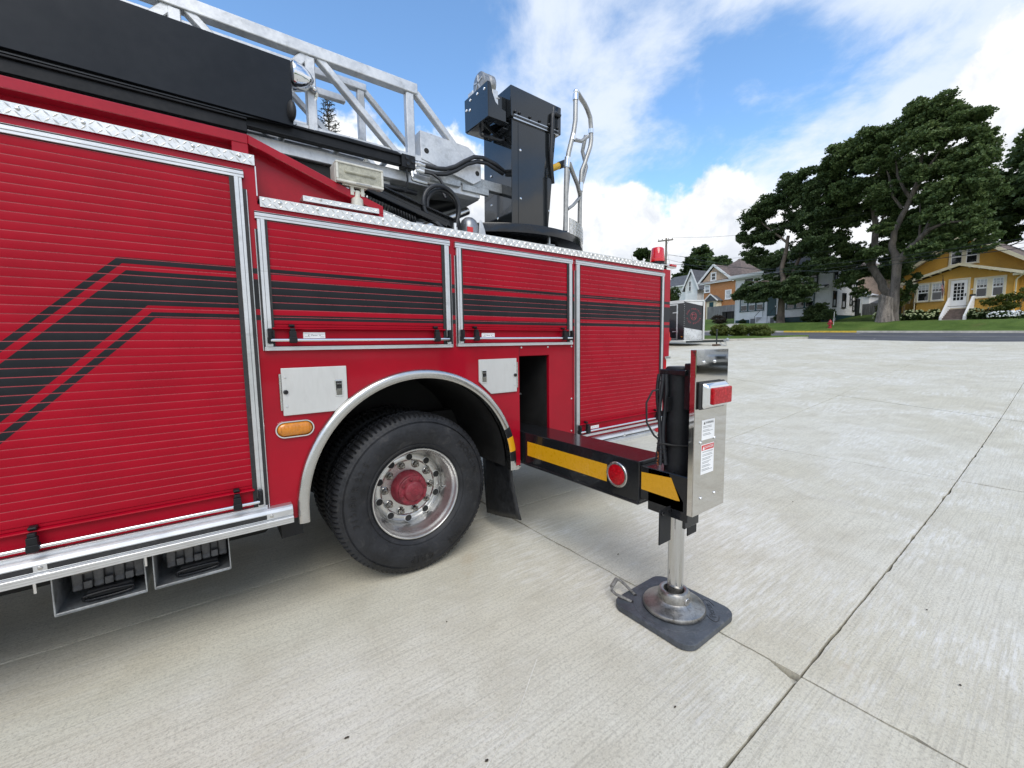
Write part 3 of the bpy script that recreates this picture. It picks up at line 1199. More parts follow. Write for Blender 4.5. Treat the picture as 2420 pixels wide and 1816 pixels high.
    if sticker:
        sx0, sx1, sz0, sz1 = sticker
        q = MB()
        q.box(sx0, sx1, -.0112, -.0102, sz0, sz1)
        st = q.build('maker_sticker', M_WHITE, door)
        q = MB()
        put_text(q, 'Pierce', (sz1 - sz0) * .40, ((sx0 + sx1) / 2, -.0116, (sz0 + sz1) / 2), (1, 0, .0), (.25, 0, 1))
        cx, cz = (sx0 + sx1) / 2, (sz0 + sz1) / 2
        for sg in (-1, 1):
            pts = []
            for i in range(9):
                a = R(-58 + 116 * i / 8)
                pts.append((cx + sg * (sx1 - sx0) * .27 * math.cos(a), -.0116, cz + (sz1 - sz0) * .22 * math.sin(a)))
            for i in range(8):
                w = .0018 * math.sin(math.pi * (i + .5) / 8)
                a_, b_ = pts[i], pts[i + 1]
                q.add([(a_[0] - w, a_[1], a_[2]), (a_[0] + w, a_[1], a_[2]), (b_[0] + w, b_[1], b_[2]), (b_[0] - w, b_[1], b_[2])], [(0, 1, 2, 3)])
        q.build('sticker_print', M_INK, st, fix=False)
        q = MB()
        for zz in (.22, .30, .80):
            q.box(sx0 + .006, sx0 + .032, -.0117, -.0113, sz0 + (sz1 - sz0) * zz, sz0 + (sz1 - sz0) * (zz + .03))
            q.box(sx1 - .026, sx1 - .006, -.0117, -.0113, sz0 + (sz1 - sz0) * zz * .8, sz0 + (sz1 - sz0) * (zz * .8 + .03))
        q.build('sticker_small_print', M_GREYINK, st)
    return door


roller_door(XF + .2, .2205, .693, 2.408, 'tall roller door at the left with chevron stripes', None, (-1.5, -.606, .089), left_rail=False)
roller_door(.255, 1.348, 1.524, 2.223, 'first of the two small roller doors over the wheel', (.444, .555, 1.588, 1.620), (.388, 1.222))
roller_door(1.387, 2.470, 1.528, 2.218, 'second of the two small roller doors, behind the wheel', (1.585, 1.695, 1.588, 1.620), (1.52, 2.35))
roller_door(2.504, 3.744, .728, 2.220, 'tall roller door at the rear corner', (2.696, 2.80, .786, .812), (2.62, 3.62))

# rail seams and screws on the lower body
mb = MB()
mb.box(1.9215, 1.9245, -.0012, .0, 1.449, 1.523)
mb.box(2.4835, 2.4865, -.0012, .0, .72, 1.523)
part('panel_seam', mb, M_DARK)
mb = MB()
for (x, z) in ((1.943, 1.512), (2.209, 1.512), (2.470, 1.512), (2.470, 1.075), (2.470, .80)):
    rivet(mb, x, -.001, z, .008)
part('panel_screw', mb, M_ALU, smooth=40)


# ---- small doors on the fender, marker lamp
def fender_door(x0, x1, z0, z1, latch_x, hinge_left, cut=None):
    mb = MB()
    poly = [(x0, z0), (x1, z0), (x1, z1), (x0, z1)]
    if cut:
        poly = cut
    mb.prism(poly, 'xz', -.014, -.001)
    d = part('fender_door', mb, M_DOOR, bevel=.003, seg=2)
    hx = x0 if hinge_left else x1
    mb = MB()
    mb.cyl((hx + (-.007 if hinge_left else .007), -.010, z0 + .03), (hx + (-.007 if hinge_left else .007), -.010, z1 - .03), .006, 10)
    mb.build('hinge', M_BRUSH, d, smooth=40)
    mb = MB()
    s = .018 if hinge_left else -.018
    for zz in (z0 + .05, z1 - .05):
        rivet(mb, hx + s, -.0145, zz, .0055)
    mb.build('hinge_rivet', M_ALU, d, smooth=40)
    mb = MB()
    mb.lathe([(.012, 0), (.012, -.008), (.006, -.010), (.004, -.004), (.0005, -.004)], (hx + s * .9, -.014, (z0 + z1) / 2), 'y', 16)
    mb.build('bumper_stop', M_RUB, d, smooth=40)
    mb = MB()
    mb.box(latch_x - .021, latch_x + .021, -.0172, -.0142, z0 + .083, z0 + .176)
    lt = mb.build('paddle_latch', M_CHROME, d, bevel=.003)
    mb = MB()
    mb.box(latch_x - .0165, latch_x + .0165, -.0180, -.0173, z0 + .118, z0 + .170)
    mb.build('latch_recess', M_DARK, lt)
    mb = MB()
    mb.box(latch_x - .015, latch_x + .015, -.024, -.0181, z0 + .090, z0 + .130)
    mb.cyl((latch_x - .013, -.021, z0 + .155), (latch_x + .013, -.021, z0 + .155), .006, 8)
    mb.build('latch_paddle', M_NUT, lt, bevel=.002)
    return d


fender_door(.325, .658, 1.175, 1.430, .612, True, [(.325, 1.175), (.585, 1.175), (.645, 1.228), (.658, 1.240), (.658, 1.430), (.325, 1.430)])
fender_door(1.555, 1.887, 1.183, 1.434, 1.597, False, [(1.655, 1.183), (1.887, 1.183), (1.887, 1.434), (1.555, 1.434), (1.555, 1.276)])


def stadium(cx, cz, L, r, n=12):
    p = []
    for i in range(n + 1):
        a = -math.pi / 2 + math.pi * i / n
        p.append((cx + L / 2 + r * math.cos(a), cz + r * math.sin(a)))
    for i in range(n + 1):
        a = math.pi / 2 + math.pi * i / n
        p.append((cx - L / 2 + r * math.cos(a), cz + r * math.sin(a)))
    return p


def marker():
    cx, cz = .376, 1.099
    mb = MB()
    outer, inner = stadium(cx, cz, .100, .049), stadium(cx, cz, .100, .037)
    n = len(outer)
    V = [(x, -.001, z) for x, z in outer] + [(x, -.014, z) for x, z in stadium(cx, cz, .100, .045)] + [(x, -.014, z) for x, z in stadium(cx, cz, .100, .039)] + [(x, -.004, z) for x, z in inner]
    F = [(k * n + i, k * n + (i + 1) % n, (k + 1) * n + (i + 1) % n, (k + 1) * n + i) for k in range(3) for i in range(n)]
    mb.add(V, F)
    o = part('marker_lamp', mb, M_CHROME, smooth=40)
    mb = MB()
    V = []
    for (r, y) in ((.036, -.004), (.034, -.012), (.026, -.019), (.010, -.022)):
        V += [(x, y, z) for x, z in stadium(cx, cz, .100, r)]
    F = [(k * n + i, k * n + (i + 1) % n, (k + 1) * n + (i + 1) % n, (k + 1) * n + i) for k in range(3) for i in range(n)]
    F.append(tuple(range(3 * n, 4 * n)))
    mb.add(V, F)
    mb.build('amber_lens', M_AMB, o, smooth=40)
    mb = MB()
    for i in range(9):
        mb.cyl((cx - .07 + .0175 * i, -.0215, cz - .02), (cx - .07 + .0175 * i, -.0215, cz + .02), .0016, 6)
    mb.build('lens_rib', M_AMB, o)


marker()


# ---- running boards
def board(x0, x1, z0, z1, strips, screws):
    mb = MB()
    h = z1 - z0
    mb.prism([(.0, z1), (-.044, z1), (-.054, z1 - .007), (-.060, z1 - .022), (-.060, z0 + .044), (-.052, z0 + .040), (-.072, z0 + .034), (-.072, z0 + .024), (-.069, z0 + .022), (-.069, z0 + .012), (-.066, z0 + .010), (-.066, z0), (0, z0)],
             'yz', x0, x1)
    o = part('running_board', mb, M_ALU, bevel=.0012)
    mb = MB()
    for a, b in strips:
        mb.box(a, b, -.0612, -.0602, z0 + .046, z1 - .026)
    mb.build('grip_strip', M_RUB, o)
    for a in screws:
        mb = MB()
        rivet(mb, a, -.0602, z0 + .059, .009)
        mb.build('board_screw', M_BRUSH, o, smooth=40)
    return o


rb = board(XF, .333, .603, .698, [(-4.0, -1.55), (-1.50, -.612), (-.572, .210)], [-1.525, -.592, .232])
mb = MB()
mb.prism([(-.0685, .603), (-.0, .603), (-.0, .64)], 'yz', .3332, .335)
rb2 = board(2.62, 3.715, .628, .708, [(2.66, 3.08), (3.115, 3.50)], [3.098])
mb = MB()
mb.prism([(3.545, .665), (3.59, .685), (3.68, .685), (3.705, .668), (3.665, .645), (3.575, .645)], 'xz', -.080, -.061)
part('side_reflector', mb, M_REDREF, bevel=.004)
mb = MB()
mb.box(3.78, 3.875, -.02, .05, 1.366, 1.388)
part('corner_bracket', mb, M_BRUSH, bevel=.003)
mb = MB()
mb.box(3.785, 3.838, .004, .03, 1.18, 1.355)
part('tail_lamp', mb, M_REDL, bevel=.004)
mb = MB()
mb.box(2.75, 3.05, .02, .14, .50, .627)
part('step_bracket', mb, M_GALV, bevel=.004)


# ---- wheels
def wheel(cx, y0, cz, outer=True, parent=None):
    Rw = .541
    prof = [(.301, .062), (.312, .046), (.335, .026), (.365, .0135), (.400, .006), (.430, .004), (.462, .008), (.486, .018), (.503, .026), (.505, .0285), (.520, .036), (.532, .048),
            (.5405, .066), (.5415, .100), (.5415, .130), (.534, .131), (.534, .145), (.5415, .146), (.5415, .172), (.534, .173), (.534, .187), (.5415, .188), (.5415, .250), (.532, .278), (.505, .294), (.44, .315), (.36, .305), (.301, .262)]
    NS = 384

    def rm(k, i, r):
        q = k % 4
        if 11 <= i <= 23 and q == 0:
            if i <= 12 or i >= 22:
                return r - .014
            return r - .010
        if 9 <= i <= 10 and q == 0:
            return r - .004
        return r
    mb = MB()
    mb.lathe(prof, (cx, y0, cz), 'y', NS, rmod=rm)
    # the loaded footprint is flat
    mb.v = [(x, y - (.012 * max(0.0, (.10 - z) / .10) if y < y0 + .15 else 0), max(z, .003 + 0.02 * 0)) if z < .10 else (x, y, z) for (x, y, z) in mb.v]
    ty = mb.build('tyre', M_TYRE if outer else M_DARK, parent or truck, smooth=32, fix=False)  # inner tyres take near-black: wheel-well shade put into their colour
    if not outer:
        return ty
    # moulded rings and lettering on the sidewall
    q = MB()
    for rr, yy in ((.487, .0165), (.492, .0195)):
        q.lathe([(rr - .0014, yy), (rr, yy - .0030), (rr + .0014, yy)], (cx, y0, cz), 'y', 120)
    q.lathe([(.338, .0235), (.340, .0190), (.342, .0205)], (cx, y0, cz), 'y', 120)
    q.build('moulded_ring', M_TYRE, ty, smooth=50, fix=False)

    def arc_text(txt, r, a_mid, size, flip=False, gap=1.0):
        q = MB()
        adv = {' ': .34, 'I': .34, '.': .30, '/': .40}
        tot = sum(adv.get(ch, .70) for ch in txt) * size * gap
        a = a_mid + tot / r / 2
        for ch in txt:
            w = adv.get(ch, .70) * size * gap
            a -= w / r / 2
            if ch != ' ':
                rad = Vector((math.cos(a), 0, math.sin(a)))
                tan = Vector((math.sin(a), 0, -math.cos(a)))
                yy = y0 + interp(r, [.365, .40, .43, .462, .486], [.0135, .006, .004, .008, .018]) - .0028
                put_text(q, ch, size, Vector((cx, yy, cz)) + rad * r, tan, rad, extrude=.0009)
            a -= w / r / 2
        q.build('tyre_lettering', M_TYREL, ty, fix=False)
    arc_text('315/80 R 22.5', .432, R(168), .056)
    arc_text('XDN2', .440, R(-52), .060, gap=1.05)
    arc_text('GRIP', .440, R(-90), .060, gap=1.2)
    arc_text('MICHELIN', .435, R(28), .055, gap=1.05)
    # rim
    mb = MB()
    rp = [(.3005, .075), (.3075, .052), (.3095, .040), (.3060, .034), (.3000, .034), (.2960, .039), (.2930, .050), (.2860, .066), (.2800, .074), (.2745, .090), (.2700, .112), (.2640, .124),
          (.2560, .150), (.2535, .196), (.2500, .215), (.2460, .2180), (.2420, .2090), (.2350, .2015), (.2200, .1965), (.2030, .1955), (.1960, .1990), (.1900, .2090), (.1830, .2110), (.1200, .2110), (.1200, .235)]
    mb.lathe(rp, (cx, y0, cz), 'y', 96)
    rim = mb.build('rim', M_RIM, parent or truck, smooth=40, fix=False)
    for k in range(10):
        a = 2 * math.pi * k / 10 + R(15)
        c = (cx + .2185 * math.cos(a), 0, cz + .2185 * math.sin(a))
        V = []
        n = 18
        for i in range(n):
            b = 2 * math.pi * i / n
            V.append((c[0] + .0235 * math.cos(b), y0 + .1945, c[2] + .0235 * math.sin(b)))
        V2 = [(x, y + .02, z) for x, y, z in V]
        mb = MB()
        mb.add(V + V2, [tuple(range(n, 2 * n))] + [(i, (i + 1) % n, (i + 1) % n + n, i + n) for i in range(n)] + [tuple(range(n))])
        mb.build('hand_hole', M_DARK, rim)
        mb = MB()
        mb.lathe([(.0230, .002), (.0235, -.0012), (.0262, -.0004), (.0275, .003)], (c[0], y0 + .194, c[2]), 'y', 20)
        mb.build('hole_edge', M_RIM, rim, smooth=50)
    # wheel nuts
    for k in range(10):
        a = 2 * math.pi * k / 10 + R(33)
        c = Vector((cx + .1675 * math.cos(a), y0 + .2105, cz + .1675 * math.sin(a)))
        mb = MB()
        mb.lathe([(.0265, 0), (.0265, -.006), (.022, -.009)], c, 'y', 20)
        mb.lathe([(.0195, -.008), (.0195, -.026), (.017, -.030), (.0125, -.031)], c, 'y', 6, R(20), R(20) + 2 * math.pi)
        mb.lathe([(.0125, -.028), (.0125, -.046), (.010, -.050), (.0005, -.051)], c, 'y', 12)
        mb.build('wheel_nut', M_NUT, rim, smooth=30)
    # hub
    mb = MB()
    mb.lathe([(.124, .211), (.124, .196), (.1170, .185), (.1150, .150), (.1060, .138), (.1020, .134), (.1020, .116), (.0990, .113), (.0720, .112), (.0700, .108), (.0640, .094), (.0540, .088), (.0300, .086), (.0290, .084), (.0240, .084), (.0230, .0865), (.0060, .0865), (.0055, .090), (.0003, .090)],
             (cx, y0, cz), 'y', 48)
    hub = mb.build('hub', M_HUB, parent or truck, smooth=35, fix=False)
    for k in range(8):
        a = 2 * math.pi * k / 8 + R(12)
        c = Vector((cx + .088 * math.cos(a), y0 + .1125, cz + .088 * math.sin(a)))
        mb = MB()
        mb.lathe([(.0125, 0), (.0125, -.004), (.0095, -.005)], c, 'y', 12)
        mb.lathe([(.0092, -.004), (.0092, -.014), (.006, -.015)], c, 'y', 6)
        mb.lathe([(.0055, -.013), (.0055, -.021), (.0003, -.022)], c, 'y', 10)
        mb.build('hub_bolt', M_HUB, hub, smooth=30)
    mb = MB()
    mb.tube([(cx + .235, y0 + .19, cz - .035), (cx + .243, y0 + .16, cz - .035), (cx + .247, y0 + .14, cz - .034)], .0042, 8)
    mb.build('valve_stem', M_CHROME, rim, smooth=40)
    return ty


wheel(1.10, .030, .546)
wheel(1.10, .375, .546, outer=False)
wheel(1.10, 1.80, .546, outer=False)
wheel(1.10, 2.10, .546, outer=False)
mb = MB()
mb.cyl((1.10, .30, .546), (1.10, 2.15, .546), .11, 20)
part('rear_axle', mb, M_DARK, smooth=40)


def mudflap():
    mb = MB()
    V, F = [], []
    ys = rows(.045, .44, 8)
    zs_ = rows(.10, .70, 14)
    for y in ys:
        for z in zs_:
            b = (.70 - z) / .6
            yy = y - .085 * b ** 1.6 * (1 - (y - .045) / .395) - .05 * b
            V.append((1.855 + .02 * b * b + .006 * math.sin(y * 18), yy + .03 * b, z + .095 * (1 - (y - .045) / .395) * b))
    k = len(zs_)
    for i in range(len(ys) - 1):
        for j in range(k - 1):
            F.append((i * k + j, i * k + j + 1, (i + 1) * k + j + 1, (i + 1) * k + j))
    mb.add(V, F)
    o = part('mud_flap', mb, pm('mud_flap_rubber', (0.014, 0.015, 0.017), 0.42, var=0.4, vs_=30, bump=0.8, bs=45, dirt=((0.06, 0.065, 0.075), 0.4)), smooth=60)
    sd_ = o.modifiers.new('thick', 'SOLIDIFY')
    sd_.thickness = .010
    mb = MB()
    mb.box(1.84, 1.90, .02, .46, .655, .69)
    part('flap_bracket', mb, M_BLKS, bevel=.003)
    mb = MB()
    for z in (.585, .625):
        mb.cyl((1.90, .03, z), (1.94, .03, z), .012, 10)
    mb.box(1.885, 1.925, .02, .05, .565, .645)
    part('flap_bolt', mb, M_BRUSH, bevel=.002)


mudflap()


# ---- chock holders under the running board
def holder(x0, x1):
    y0, y1, zb, zt = .085, .46, .372, .600
    t = .004
    mb = MB()
    mb.box(x0, x1, y0, y1, zb, zb + t)
    mb.box(x0, x0 + t, y0, y1, zb + t, zt)
    mb.box(x1 - t, x1, y0, y1, zb + t, zt)
    mb.box(x0 + t, x1 - t, y1 - t, y1, zb + t, zt)
    mb.box(x0 + t, x1 - t, y0, y0 + .006, zb + t, zb + .014)
    o = part('chock_holder', mb, M_GALV, bevel=.002)
    mb = MB()
    mb.tube([(x0 + .02, y0 + .006, .55), (x0 + .10, y0 + .002, .542), (x0 + .18, y0 + .002, .548), (x0 + .25, y0 + .005, .572), (x1 - .01, y0 + .02, .595)], .0035, 6)
    mb.build('retaining_cord', pm('grey_cord', (0.22, 0.21, 0.19), 0.8), o, smooth=50)
    return o


def chock(x0, label):
    root = thing('wheel_chock', label, 'wheel chock', (x0 + .12, .26, .376), 'wheel chocks in holders under the running board')
    mb = MB()
    for k in range(7):                       # ribbed saddle of the chock
        xx = x0 + .036 * k
        d = .018 if k % 2 else 0
        mb.prism([(.155 + d, .44), (.165 + d, .46), (.160 + d, .52), (.175 + d, .56), (.21 + d, .59), (.40, .59), (.40, .43), (.17 + d, .43)], 'yz', xx, xx + .0358)
    b = mb.build('block', M_CHOCK, root, bevel=.006, seg=2)
    for k in (1, 3, 5):
        xx = x0 + .036 * k
        m2 = MB()
        m2.box(xx + .003, xx + .033, .150, .1729, .438, .474)
        m2.build('socket', M_CHOCK, b, bevel=.004, seg=2)
    m2 = MB()
    pts = []
    for i in range(25):
        a = 2 * math.pi * i / 24
        pts.append((x0 + .125 + .085 * math.copysign(min(1, abs(math.cos(a)) * 1.35), math.cos(a)), .125 - .006 * math.sin(a), .405 + .017 * math.sin(a)))
    m2.tube(pts[:-1], .0075, 8, closed=True)
    m2.build('handle', M_BLK, root, smooth=50)
    m2 = MB()
    m2.box(x0 + .05, x0 + .21, .135, .20, .392, .43)
    m2.build('handle_root', M_RUB, root, bevel=.006)
    return root


for hx, lab in ((-.602, 'grey rubber wheel chock in the left of the two open holders under the running board'),
                (-.265, 'grey rubber wheel chock in the right of the two open holders, nearer the wheel')):
    holder(hx, hx + .308)
    chock(hx + .045, lab)
for hx in (-.638, -.284):
    mb = MB()
    mb.cyl((hx, .04, .60), (hx, .04, .522), .006, 10)
    part('drain_tube', mb, M_CHROME, smooth=40)


# ---- outrigger
def outrigger():
    xa, xb = 1.948, 2.205
    zt, zb = .864, .622
    mb = MB()
    mb.box(xa, xb, -1.075, .90, zb, zt)
    mb.box(xa - .008, xb + .008, -1.074, .899, zb - .012, zb + .006)
    beam = part('outrigger_beam', mb, M_BLK, bevel=.006, seg=2)
    mb = MB()                                     # extension stage with chamfered end
    mb.prism([(-1.0751, .648), (-1.0751, .842), (-1.262, .842), (-1.262, .828), (-1.345, .706), (-1.345, .648)], 'yz', xa + .010, xb - .010)
    ext = mb.build('beam_extension', M_BLK, beam, bevel=.004)
    mb = MB()
    mb.box(xa - .0012, xa + .0, -.838, -.056, .688, .796)
    mb.build('amber_stripe', M_YEL, beam)
    mb = MB()
    mb.prism([(-1.083, .706), (-1.083, .806), (-1.270, .818), (-1.322, .706), (-1.300, .703)], 'yz', xa + .0085, xa + .0098)
    mb.build('amber_stripe', M_YEL, ext)
    mb = MB()
    c = (xa - .0005, -.918, .752)
    mb.lathe([(.078, 0), (.078, -.006), (.074, -.010), (.064, -.010), (.060, -.006)], c, 'x', 40)
    rf = mb.build('round_reflector', M_BRUSH, beam, smooth=40)
    mb = MB()
    mb.lathe([(.061, -.005), (.061, -.011), (.054, -.0135), (.0005, -.0145)], c, 'x', 40)
    mb.build('red_lens', M_REDREF, rf, smooth=40)
    # jack housing
    jx, jy = 2.075, -1.235
    mb = MB()
    mb.lathe([(.074, .585), (.074, 1.395), (.066, 1.405), (.0005, 1.405)], (jx, jy, 0), 'z', 32)
    mb.lathe([(.074, .585), (.054, .585), (.054, .60)], (jx, jy, 0), 'z', 32)
    hs = part('jack_housing', mb, M_BLKS, smooth=35)
    mb = MB()
    mb.box(jx - .06, jx + .10, jy - .155, jy - .060, 1.18, 1.425)
    mb.build('cover_mount', M_BLK, hs, bevel=.004)
    mb = MB()
    mb.box(jx - .075, jx + .075, jy - .078, jy + .078, 1.36, 1.392)
    mb.build('housing_cap', M_BLK, hs, bevel=.004)
    mb = MB()
    mb.box(jx - .095, jx + .03, jy - .095, jy + .105, .62, .67)
    mb.prism([(jx - .115, .56), (jx + .02, .56), (jx + .02, .842), (jx - .115, .842)], 'xz', jy - .118, jy - .1)
    mb.box(jx - .117, jx - .098, jy - .13, jy + .11, .60, .8418)
    mb.build('jack_bracket', M_BLK, hs, bevel=.004)
    # hoses and loom up the inner side of the housing
    mb = MB()
    hx, hy = jx - .088, jy + .030
    for k, (dx, dy) in enumerate(((0, 0), (.014, .020), (-.004, .036), (-.018, .014))):
        pts = []
        for i in range(14):
            z = .872 + (1.365 - .872) * i / 13
            pts.append((hx + dx + .006 * math.sin(z * 17 + k), hy + dy + .007 * math.sin(z * 13 + 2 * k), z))
        mb.tube(pts, .0095 if k else .012, 8)
    mb.build('hose_loom', M_HOSE, hs, smooth=50)
    mb = MB()
    mb.tube([(hx, hy + .02, 1.285), (hx - .035, hy + .055, 1.275), (hx - .060, hy + .075, 1.21), (hx - .055, hy + .075, 1.10), (hx - .030, hy + .045, 1.03), (hx - .012, hy + .02, 1.005)], .0055, 8)
    mb.tube([(hx - .02, hy + .03, 1.03), (hx - .005, hy + .028, 1.05), (hx + .004, hy + .02, 1.03), (hx - .008, hy + .02, 1.0), (hx - .022, hy + .028, 1.01)], .0035, 6)
    mb.build('loose_cable', M_HOSE, hs, smooth=50)
    mb = MB()
    mb.tube([(hx - .02, hy + .02, .99), (hx + .01, hy - .05, .985), (jx - .03, jy - .08, .985), (jx + .05, jy - .10, 1.0)], .006, 8)
    for z in (.90, .935, .958, .985, 1.33):
        mb.lathe([(.022, -.003), (.030, 0), (.022, .003)], (hx, hy + .015, z), 'z', 12)
    mb.build('cable_tie', M_DARK, hs, smooth=50)
    mb = MB()
    pts = []
    for i in range(16):
        z = .865 + .075 * i / 15
        pts.append((hx - .022 + .006 * math.sin(i * 1.7), hy + .022 + .004 * math.cos(i * 2.1), z))
    mb.tube(pts, .0022, 5)
    mb.build('orange_wire', pm('orange_wire_sheath', (0.35, 0.09, 0.02), 0.5), hs)
    mb = MB()
    mb.box(hx - .025, hx + .015, hy - .032, hy - .024, 1.17, 1.245)
    mb.build('decal', M_BLKS, hs)
    # guard plates beside the ram
    mb = MB()
    mb.box(jx - .215, jx - .108, jy - .035, jy - .027, .470, .665)
    g1 = part('ram_guard', mb, M_BLKS, bevel=.004)
    mb = MB()
    mb.box(jx + .135, jx + .235, jy + .012, jy + .02, .400, .62)
    part('ram_guard', mb, M_BLKS, bevel=.004)
    mb = MB()
    for dx in (-.195, -.128):
        mb.lathe([(.013, 0), (.013, -.008), (.006, -.009)], (jx + dx, jy - .035, .645), 'y', 6)
    mb.build('guard_bolt', M_BLK, g1)
    # ram, socket and float plate
    mb = MB()
    mb.lathe([(.0425, .150), (.0425, .60)], (jx, jy, 0), 'z', 40)
    ram = part('jack_ram', mb, pm('hard_chrome_ram', (0.60, 0.60, 0.60), 0.16, 1.0, var=0.05, vs_=30, aniso=(1, 1, .08)), smooth=40)
    mb = MB()
    mb.lathe([(.0432, .158), (.0432, .135), (.040, .130), (.034, .112), (.020, .100), (.0005, .097)], (jx, jy, 0), 'z', 32)
    mb.build('ram_ball', M_CAST, ram, smooth=40)
    mb = MB()
    cx, cy = jx - .018, jy - .004
    mb.lathe([(.160, .040), (.168, .047), (.169, .056), (.164, .066), (.150, .0725), (.120, .080), (.098, .0885), (.088, .096), (.086, .112), (.084, .136), (.076, .148), (.066, .150), (.056, .146), (.052, .130), (.050, .112), (.0005, .106)], (cx, cy, 0), 'z', 56)
    ft = part('jack_foot', mb, M_CAST, smooth=38)
    mb = MB()
    dirv = Vector((-.10, -.995, 0)).normalized()
    p = Vector((cx, cy, .112)) + dirv * .080
    mb.cyl(p, p + dirv * .012, .020, 24)
    mb.build('pivot_pin', M_BRUSH, ft, smooth=40, bevel=.002)
    # stainless end cover with lamp and labels
    px0, px1, pz0, pz1, pyf = 1.943, 2.256, .648, 1.498, -1.402
    mb = MB()
    mb.box(px0, px1, pyf, pyf + .003, pz0, pz1)
    mb.box(px0, px0 + .003, pyf + .0031, pyf + .032, pz0, pz1)
    mb.box(px1 - .003, px1, pyf + .0031, pyf + .032, pz0, pz1)
    mb.box(px0 + .0031, px1 - .0031, pyf + .0031, pyf + .032, pz1 - .003, pz1)
    cov = part('end_cover', mb, M_STEEL, bevel=.002, seg=2)
    mb = MB()
    for (x, z) in ((2.010, 1.435), (2.115, 1.436), (1.998, 1.026), (2.134, 1.034), (2.014, .732), (2.150, .732)):
        mb.lathe([(.0085, 0), (.0080, -.004), (.005, -.0065), (.0003, -.007)], (x, pyf - .0005, z), 'y', 16)
    mb.build('cover_screw', M_CHROME, cov, smooth=50)
    mb = MB()
    mb.box(1.960, 2.200, pyf - .018, pyf - .0008, 1.198, 1.338)
    lm = part('warning_lamp', mb, M_RUB, bevel=.02, seg=3)
    mb = MB()
    a = [(1.962, pyf - .0182, 1.200), (2.198, pyf - .0182, 1.200), (2.198, pyf - .0182, 1.336), (1.962, pyf - .0182, 1.336)]
    b = [(1.982, pyf - .052, 1.220), (2.180, pyf - .052, 1.220), (2.180, pyf - .052, 1.316), (1.982, pyf - .052, 1.316)]
    mb.add(a + b, [(0, 1, 5, 4), (1, 2, 6, 5), (2, 3, 7, 6), (3, 0, 4, 7), (0, 3, 2, 1), (4, 5, 6, 7)])
    mb.build('lamp_bezel', M_CHROME, lm, bevel=.012, seg=3)
    mb = MB()
    mb.box(1.992, 2.176, pyf - .066, pyf - .048, 1.226, 1.310)
    ln = mb.build('red_lens', M_REDREF, lm, bevel=.006, seg=2)
    for (z0, z1, red) in ((1.036, 1.139, False), (.856, 1.012, True)):
        mb = MB()
        mb.box(2.008, 2.132, pyf - .0016, pyf - .0006, z0, z1)
        lb = mb.build('warning_label', M_WHITE, cov)
        mb = MB()
        if red:
            mb.box(2.011, 2.129, pyf - .0022, pyf - .0017, z1 - .030, z1 - .003)
            mb.build('label_header', M_REDINK, lb)
            mb = MB()
            put_text(mb, 'DANGER', .0215, (2.080, pyf - .0026, z1 - .0165), (1, 0, 0), (0, 0, 1))
            mb.add([(2.018, pyf - .0026, z1 - .026), (2.038, pyf - .0026, z1 - .026), (2.028, pyf - .0026, z1 - .008)], [(0, 1, 2)])
            mb.build('label_print', M_WHITE, lb, fix=False)
            mb = MB()
            put_text(mb, 'ELECTROCUTION HAZARD', .0082, (2.070, pyf - .0026, z1 - .040), (1, 0, 0), (0, 0, 1))
            zz = z1 - .054
        else:
            put_text(mb, 'WARNING', .0165, (2.080, pyf - .0026, z1 - .0155), (1, 0, 0), (0, 0, 1))
            mb.add([(2.022, pyf - .0026, z1 - .022), (2.038, pyf - .0026, z1 - .022), (2.030, pyf - .0026, z1 - .008)], [(0, 1, 2)])
            zz = z1 - .034
        mb.build('label_print', M_INK, lb, fix=False)
        mb = MB()
        lr = random.Random(5 if red else 3)
        k = 0
        while zz > z0 + .014:
            mb.box(2.016 + lr.uniform(0, .004), 2.016 + lr.uniform(.060, .104), pyf - .0024, pyf - .0017, zz, zz + .0026)
            zz -= .0068 if k % 2 == 0 else .0125
            k += 1
        mb.build('label_small_print', M_GREYINK, lb)


outrigger()


